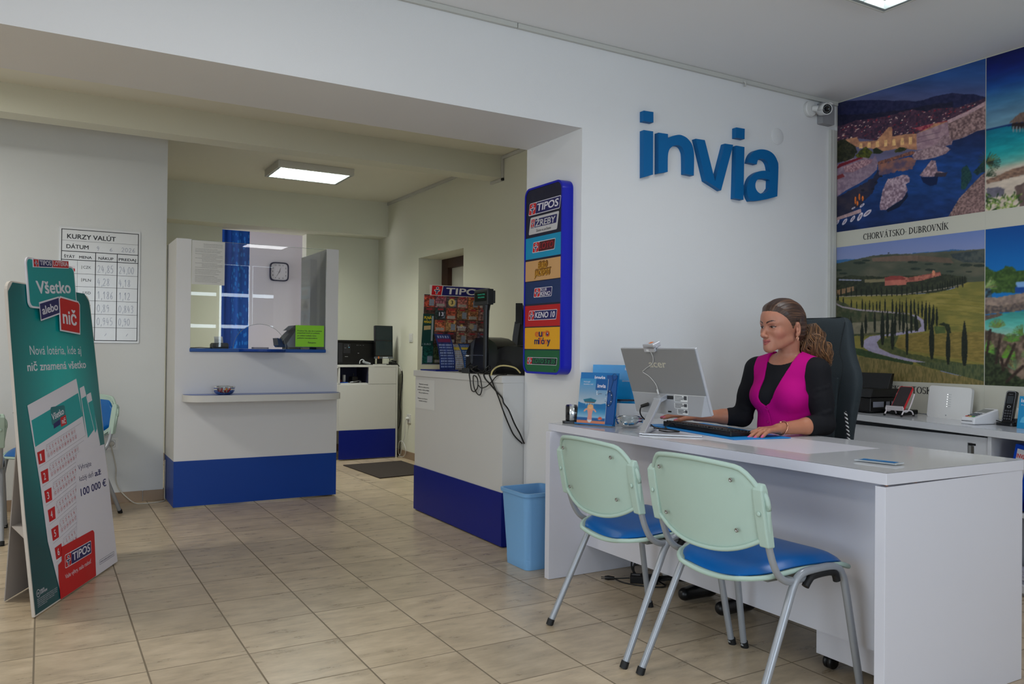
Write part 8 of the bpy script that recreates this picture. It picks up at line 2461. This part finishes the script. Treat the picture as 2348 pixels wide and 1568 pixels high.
# lips with a smile
B.cap(hd(.1125, 0, -.0465), hd(.103, .0225, -.0455), .0062, .0036, .006); B.cap(hd(.1125, 0, -.0465), hd(.103, -.0225, -.0455), .0062, .0036, .006)
B.cap(hd(.1110, 0, -.0575), hd(.102, .019, -.0515), .0070, .0036, .006); B.cap(hd(.1110, 0, -.0575), hd(.102, -.019, -.0515), .0070, .0036, .006)
B.cap(hd(.1215, 0, -.0520), hd(.106, .025, -.0485), .0012, .0010, .003, 'd'); B.cap(hd(.1215, 0, -.0520), hd(.106, -.025, -.0485), .0012, .0010, .003, 'd')
for s_ in (-1, 1):
    eax = (HF * .94 + HL * s_ * .34, HL * s_ * .94 - HF * .34, HU)
    B.ell(hd(-.012, s_ * .0785, .004), eax, (.0185, .0075, .031), .006)
    B.ell(hd(-.005, s_ * .087, .006), eax, (.0115, .0075, .0215), .003, 'd')
    B.ell(hd(-.004, s_ * .0815, .001), eax, (.0055, .0045, .010), .003)
    B.ell(hd(-.004, s_ * .078, -.022), eax, (.009, .006, .011), .005)


def hand(WR, fdir, side, z_tip, spread, curl, k=.0045):
    """Palm and five fingers; fdir points along the hand, side points to the thumb."""
    f = np.array(fdir, float); f /= np.linalg.norm(f); s = np.array(side, float); s = s - f * (s @ f); s /= np.linalg.norm(s)
    u = np.cross(f, s); u = u if u[2] > 0 else -u
    base = WR + f * .008
    for a in (-.024, -.008, .008, .023):
        B.cap(base + s * a * .62, WR + f * .083 + s * a * 1.18 + u * .006, .0145, .0115, .010)
    tips = []
    for i, (off, L, ln) in enumerate(((.029, .074, 0), (.0095, .082, 1), (-.0100, .076, 2), (-.0275, .060, 3))):
        kn = WR + f * (.084 - .004 * (i == 3) - .003 * (i == 0)) + s * off + u * .004
        d = f * math.cos(spread * off) + s * (off * spread * 7)
        d /= np.linalg.norm(d)
        a1, a2, a3 = curl[i]
        def dr(a): return d * math.cos(a) - u * math.sin(a)
        j1 = kn + dr(a1) * L * .46; j2 = j1 + dr(a2) * L * .30; j3 = j2 + dr(a3) * L * .24
        rr = .0092 if i < 3 else .0080
        B.cap(kn, j1, rr + .0012, rr, k); B.cap(j1, j2, rr, rr * .92, k); B.cap(j2, j3, rr * .92, rr * .78, k)
        tips.append((j3 + dr(a3) * rr * .2 + u * rr * .55, dr(a3)))
    t0 = WR + f * .022 + s * .024 - u * .004
    t1 = t0 + (f * .70 + s * .66 - u * .10) * .040; t2 = t1 + (f * .9 + s * .34 - u * .18) * .030; t3 = t2 + (f * .96 + s * .08 - u * .2) * .022
    B.cap(t0 - f * .01, t1, .0145, .0115, .008); B.cap(t1, t2, .0108, .0100, k); B.cap(t2, t3, .0098, .0080, k)
    tips.append((t3 + u * .006, f))
    return tips


tn = hand(WRn + A3(0, 0, -.001), (-.975, .06, -.085), (.06, .975, 0), .79, 1.0, [(.20, .42, .30), (.16, .45, .35), (.18, .48, .38), (.22, .46, .36)])
tf = hand(WRf, (-.74, .66, -.02), (-.66, -.74, 0), .80, .9, [(.02, .28, .25), (-.02, .30, .25), (.02, .32, .28), (.06, .32, .28)])
Vb, Fb = body.mesh()

# natural colouring of skin, lips, brows and eyes
rel = Vb - HO
hf, hl, hu = rel @ HF, rel @ HL, rel @ HU
skin_c = np.array((176, 120, 97), float)
colr = np.tile(skin_c, (len(Vb), 1)) * (1 + (fbm(Vb[:, 0] * 90 + Vb[:, 2] * 40, Vb[:, 1] * 90, 3)[:, None] - .5) * .07)
head = (hu > -.11) & (hf > -.12) & (np.abs(hl) < .1)


def tint(m, c, a=1.0):
    colr[m] = colr[m] * (1 - a) + np.array(c, float) * a


arm_m = (Vb[:, 2] < .90); tint(arm_m, (182, 118, 86), .55)
al = np.abs(hl)
chk = np.exp(-(((hf - .070) / .03) ** 2 + ((al - .048) / .022) ** 2 + ((hu + .018) / .022) ** 2)); tint(head, (0, 0, 0), 0)
colr[head] = colr[head] * (1 - .35 * chk[head][:, None]) + np.array((196, 104, 92)) * .35 * chk[head][:, None]
lip = head & (hf > .098) & (al < .0235) & (hu < -.0405 + .0012 * np.cos(al * 300)) & (hu > -.0645 + (al / .0235) ** 2 * .014)
tint(lip, (158, 74, 72), .85)
tint(head & (hf > .10) & (al < .0235) & (np.abs(hu + .0520 - al * .14) < .0013), (92, 36, 38), .8)
bq = np.clip((al - .012) / .036, 0, 1); brow_z = .0365 + .010 * np.sin(bq * PI * .62) - .001 * bq
brow = head & (hf > .075) & (al > .011) & (al < .050) & (np.abs(hu - brow_z) < .0036 * (1 - .6 * bq ** 2))
tint(brow, (52, 32, 28), .92)
el_, eu_ = (al - .0315), (hu - .0162)
open_top = .0046 * (1 - (el_ / .0150) ** 2) + .0004; open_bot = -.0030 * (1 - (el_ / .0150) ** 2)
eye = head & (hf > .085) & (np.abs(el_) < .0148)
tint(eye & (eu_ < open_top) & (eu_ > open_bot), (168, 150, 142))
gz = -.0030 * np.sign(hl)                                    # both eyes turned a little to her right
iris_l = np.where(hl > 0, al - .0315 + .0035, al - .0315 - .0035)
irs = eye & (eu_ < open_top) & (eu_ > open_bot) & (np.hypot(iris_l, eu_ - .0008) < .0064)
tint(irs, (58, 34, 22)); tint(irs & (np.hypot(iris_l, eu_ - .0008) < .0030), (12, 8, 8))
tint(head & (hf > .080) & (np.abs(el_) < .0168) & (np.abs(eu_ - open_top - .0012 - .0010 * (np.abs(el_) > .012)) < .0019), (30, 18, 16), .95)
tint(head & (hf > .080) & (np.abs(el_) < .0150) & (np.abs(eu_ - open_bot + .0008) < .0009), (96, 56, 48), .7)
shd = head & (hf > .08) & (np.abs(el_) < .018) & (eu_ > open_top + .002) & (eu_ < .014); tint(shd, (150, 96, 84), .4)
for (p, d) in tn + tf:
    q = Vb - p
    a_ = q @ d; r_ = np.linalg.norm(q - a_[:, None] * d, axis=1)
    tint((r_ < .0068) & (a_ > -.010) & (a_ < .0055), (208, 84, 136), .9)
woman = thing('person', 'woman with brown ponytail in magenta waistcoat typing at the desk', 'person', (3.08, 2.68, .46))
mesh_obj('body', Vb, Fb, attr_mat('skin', rough=.42, spec=.45, bump=.06, bscale=900, sss=.12), woman, colr, 1)

# black shirt: a second skin over torso and upper arms, cut at neckline and cuffs
sh = Field((2.70, 2.37, .50), (3.26, 3.0, 1.18), .0036)
torso(sh, .006); arms(sh, .007, False, (.31, .24))
_rs = np.random.RandomState(3)
for SH, EL in ((SHn, ELn), (SHf, ELf)):                          # sleeve folds
    dv = (EL - SH) / np.linalg.norm(EL - SH)
    for q_ in (.30, .48, .62, .74, .86, .96):
        c0 = SH + (EL - SH) * q_
        n1 = np.cross(dv, TFw); n1 /= np.linalg.norm(n1); n2 = np.cross(dv, n1)
        a0 = _rs.rand() * 6
        pts = [c0 + (n1 * math.cos(a0 + t_) + n2 * math.sin(a0 + t_)) * (.0505 - .006 * q_) + dv * .012 * t_ for t_ in (0, .5, 1.0, 1.5)]
        for p, q in zip(pts[:-1], pts[1:]):
            sh.cap(p, q, .0055, .0045, .010)
sh.ell(td(.022, 0, 1.152), TAX, (.084, .084, .080), .003, 'd')
Vs, Fs = sh.mesh()
mesh_obj('shirt', Vs, Fs, mat('shirt_black', (22, 22, 26), rough=.85, bump=.25, bscale=700, spec=.25), woman, None, 1)

# magenta waistcoat: offset of the torso kept inside its own pattern outline
ve = Field((2.78, 2.40, .52), (3.22, 2.90, 1.18), .0030)
torso(ve, .0125)
sl, gx, gy, gz_ = ve.box(ve.lo, ve.lo + ve.h * (ve.n - 1))
f_ = (gx - TO[0]) * TFw[0] + (gy - TO[1]) * TFw[1] + .0 * gz_
l_ = (gx - TO[0]) * TL[0] + (gy - TO[1]) * TL[1] + 0 * gz_
z_ = gz_ + 0 * l_
f_ = f_ + 0 * z_
hw = np.interp(z_, [.50, .70, .86, .93, .98, 1.04, 1.09, 1.15], [.22, .20, .19, .155, .136, .130, .137, .150])
out = np.abs(l_) - hw
op = np.interp(z_, [.80, .898, .915, .94, .985, 1.03, 1.075, 1.12, 1.16], [-.05, -.002, .020, .033, .040, .047, .057, .068, .075])
neck_cut = np.where(f_ > -.015, op - np.abs(l_ - .004 + np.interp(z_, [.88, .93, 1.0, 1.08], [.040, .036, .018, 0])), op * .9 - np.abs(l_) - np.clip((1.10 - z_) * 8, 0, 1))
ve.f = np.maximum(ve.f, np.maximum(out, neck_cut).astype(np.float32) * .8)
seam = (np.abs(l_ + .036 - np.clip((.90 - z_) * .25, 0, .03)) < .0022) & (z_ < .897) & (f_ > .03)
ve.f = ve.f + seam.astype(np.float32) * .0035
dart = (np.abs(np.abs(l_) - np.interp(z_, [.6, .9, .95], [.07, .068, .085])) < .0014) & (z_ < .945) & (f_ > .03)
ve.f = ve.f + dart.astype(np.float32) * .0012
yoke = (np.abs(f_ + .008 - (np.abs(l_) - .09) * .25) < .0014) & (z_ > 1.06)
ve.f = ve.f + yoke.astype(np.float32) * .0022
Vv, Fv = ve.mesh()
vest = mesh_obj('waistcoat', Vv, Fv, mat('waistcoat_magenta', (182, 0, 122), rough=.8, bump=.3, bscale=800, spec=.2, var=.03, vscale=40), woman, None, 1)
for zz in (.885, .826):
    c_ = td(0, -.030, zz); dd = Vv - c_
    front = Vv[(np.abs(dd @ TL) < .004) & (np.abs(dd[:, 2]) < .004) & ((Vv - TO) @ TFw > .0)]
    p = front.mean(0) if len(front) else td(.11, -.030, zz)
    q = MB(Matrix.Translation(Vector(p)) @ Vector((0, 0, 1)).rotation_difference(Vector(TFw)).to_matrix().to_4x4()); q.lathe([(0, .001), (.0065, .001), (.0072, .003), (.0055, .0042), (.004, .0035), (0, .0035)], n=18)
    q.build('button', mat('button_magenta', (168, 0, 112), rough=.35), vest)

# hair: cap following the skull, combed back to the ponytail
ha = Field(HO - A3(.16, .16, .10), HO + A3(.16, .16, .18), .0024)
ha.ell(hd(.002, 0, .046), HAX, (.114, .0865, .105), .0); ha.ell(hd(.038, 0, .060), HAX, (.0815, .0740, .0705), .03); ha.ell(hd(-.06, 0, -.01), HAX, (.05, .06, .05), .03)
sl, gx, gy, gz_ = ha.box(ha.lo, ha.lo + ha.h * (ha.n - 1))
rf = (gx - HO[0]) * HF[0] + (gy - HO[1]) * HF[1] + (gz_ - HO[2]) * HF[2]
rl = (gx - HO[0]) * HL[0] + (gy - HO[1]) * HL[1] + (gz_ - HO[2]) * HL[2]
ru = (gx - HO[0]) * HU[0] + (gy - HO[1]) * HU[1] + (gz_ - HO[2]) * HU[2]
thr = np.interp(rf, [-.12, -.05, -.035, -.022, .002, .012, .024, .040, .056, .075, .092, .115], [-.075, -.062, -.045, .026, .030, -.004, .006, .030, .050, .068, .082, .089])
thr = thr + np.abs(rl) * .04 * (rf > .02)
tie = (-.098, .012, .012)
ang = np.arctan2(ru - tie[2], rl - tie[1] + .02 * 0); rad_ = np.sqrt((ru - tie[2]) ** 2 + (rl - tie[1]) ** 2)
ridge = np.clip((ru - thr) / .018, 0, 1) * (fbm(ang * 16 + 30, rf * 14 + 9, 4, 3) - .5) * .0050 + 0
thin = np.clip(.0105 - (ru - thr) * .30, 0, .0095) * (rf > -.02)
ha.f = np.maximum(ha.f + (ridge + thin).astype(np.float32), (thr - ru).astype(np.float32) * .8)
Vh, Fh = ha.mesh()
rh = Vh - HO; a_ = np.arctan2(rh @ HU - tie[2], rh @ HL - tie[1])
sN = fbm(a_ * 22 + 40, (rh @ HF) * 14, 7, 4)
s2 = np.clip((sN - .42) / .3, 0, 1)[:, None]
ch_ = np.array((54, 36, 27)) * (1 - s2) + np.array((98, 69, 49)) * s2
mesh_obj('hair', Vh, Fh, attr_mat('hair_strands', rough=.42, spec=.5), woman, ch_, 1)
# ponytail: many wavy locks
rnd = random.Random(11)
LK = MB(); lc = []
tie_w = hd(*tie)
mid = [tie_w, tie_w + A3(.026, -.016, -.006), tie_w + A3(.034, -.026, -.050), tie_w + A3(.046, -.036, -.100), tie_w + A3(.070, -.052, -.148), tie_w + A3(.094, -.070, -.176)]
rad = [.010, .030, .050, .062, .052, .018]
core = MB(); core.tube(smoothpath([Vector(p + A3(.012, .014, 0)) for p in mid], 5), [max(.006, .72 * np.interp(i_ / 5, range(6), rad)) for i_ in range(26)], n=16); core.build('ponytail_core', mat('hair_dark_brown', (58, 38, 26), rough=.6, var=.3, vscale=60), woman)
for i in range(430):
    a = rnd.random() * 2 * PI; q = .80 + .24 * rnd.random()
    w1, w2, p1, am = 3.0 + rnd.random() * .9, 2.4 + rnd.random() * .8, 4 * math.sin(a * 1.5) + rnd.random() * 1.2, .006 + rnd.random() * .005
    end = 3.6 + rnd.random() * 1.4
    pts = []; rr = []
    nn = 22
    for k_ in range(nn + 1):
        s_ = end * k_ / nn; j = min(4, int(s_)); t_ = s_ - j
        c_ = mid[j] * (1 - t_) + mid[j + 1] * t_; R_ = rad[j] * (1 - t_) + rad[j + 1] * t_
        R_ *= q
        # spread mostly across the view and up and down, a flattish fall of hair
        u1 = A3(.80, -.55, 0.22); u2 = A3(-.50, -.72, .48)
        p = c_ + u1 * R_ * math.cos(a + .5 * s_ * .3) * 1.02 + u2 * R_ * math.sin(a + .5 * s_ * .3) * .85
        p = p + u1 * am * math.sin(w1 * s_ + p1) * min(1, s_) + A3(0, 0, 1) * am * math.cos(w2 * s_ + p1) * min(1, s_)
        pts.append(p); rr.append((.0024 if i % 3 else .0014) * (1 - .6 * (k_ / nn) ** 3) * (.7 + .3 * min(1, s_)))
    v0 = len(LK.v)
    LK.tube([Vector(p) for p in pts], rr, n=5)
    br = rnd.random()
    base = np.array((56, 37, 25)) * (1 - br) + np.array((134, 95, 60)) * br
    dk = .45 + .55 * min(1, (a > .3) * .6 + .5)
    for k_ in range(len(LK.v) - v0):
        lc.append(tuple(base * (.66 + .5 * min(1, (k_ / 5) / nn * 1.6))))
pt = LK.build('ponytail', attr_mat('hair_strands', rough=.42, spec=.5), woman)
at = pt.data.color_attributes.new('Col', 'FLOAT_COLOR', 'POINT')
c = np.clip(np.array(lc) / 255, 0, 1); c = np.where(c <= .04045, c / 12.92, ((c + .055) / 1.055) ** 2.4)
at.data.foreach_set('color', np.concatenate([c, np.ones((len(c), 1))], 1).astype(np.float32).ravel())
q = MB(); q.tube([Vector(tie_w + A3(.004, -.003, 0) + (HL * math.cos(t_) + HU * math.sin(t_)) * .013) for t_ in np.linspace(0, 2 * PI, 17)[:-1]], .004, n=7, closed=True); q.build('hair_tie', blk, woman)
# jewellery
gold = mat('rose_gold', (224, 168, 140), rough=.22, metal=.9)
q = MB(); c0 = hd(-.002, .082, -.037); q.tube([Vector(c0 + HU * .0105 * math.cos(t_) + HF * .0045 * math.sin(t_)) for t_ in np.linspace(0, 2 * PI, 18)[:-1]], .0022, n=7, closed=True); q.build('earring', gold, woman)
dwr = (ELn - WRn) / np.linalg.norm(ELn - WRn); n1 = np.cross(dwr, A3(0, 0, 1)); n1 /= np.linalg.norm(n1); n2 = np.cross(n1, dwr)
c0 = WRn + dwr * .022 + A3(0, 0, .002)
tw = (dwr * .25 + n2)
q = MB(); q.tube([Vector(c0 + n1 * .0315 * math.cos(t_) + n2 * .0290 * math.sin(t_) + dwr * .012 * math.sin(t_)) for t_ in np.linspace(0, 2 * PI, 30)[:-1]], .0026, n=8, closed=True)
bp_ = c0 + n1 * .0315 * math.cos(.9) * -1 + n2 * .029 * math.sin(.9) + dwr * .010
q.lathe([(0, -.005), (.005, -.004), (.0065, 0), (.005, .004), (0, .005)], c=tuple(bp_), n=12); q.build('bracelet', gold, woman)
# trousers and shoes below the desk
tr = Field((2.50, 2.38, .02), (3.28, 3.0, .72), .0065)
tr.ell(td(.0, 0, .61), TAX, (.125, .178, .12), .02)
for s_, ky, kz in ((1, 2.585, .54), (-1, 2.80, .54)):
    hip = td(.01, s_ * .085, .565); kn = A3(2.675, ky, kz); an = A3(2.70, ky - s_ * .01, .10)
    tr.cap(hip, kn, .080, .062, .05); tr.cap(kn, an, .060, .043, .03)
Vt, Ft = tr.mesh(); mesh_obj('trousers', Vt, Ft, mat('trousers_dark', (26, 26, 32), rough=.8, bump=.2, bscale=500), woman, None, 2)
for s_, ky in ((1, 2.575), (-1, 2.81)):
    fo = Field((2.50, ky - .07, 0), (2.80, ky + .07, .16), .005)
    fo.cap((2.725, ky, .052), (2.70, ky, .10), .040, .040, .01); fo.cap((2.72, ky, .040), (2.57, ky, .034), .036, .030, .02)
    sl, gx, gy, gz_ = fo.box(fo.lo, fo.lo + fo.h * (fo.n - 1)); fo.f = np.maximum(fo.f, (.003 - gz_ + 0 * gx + 0 * gy).astype(np.float32))
    Vf, Ff = fo.mesh(); mesh_obj('shoe', Vf, Ff, mat('shoe_black', (16, 16, 18), rough=.35), woman, None, 1)
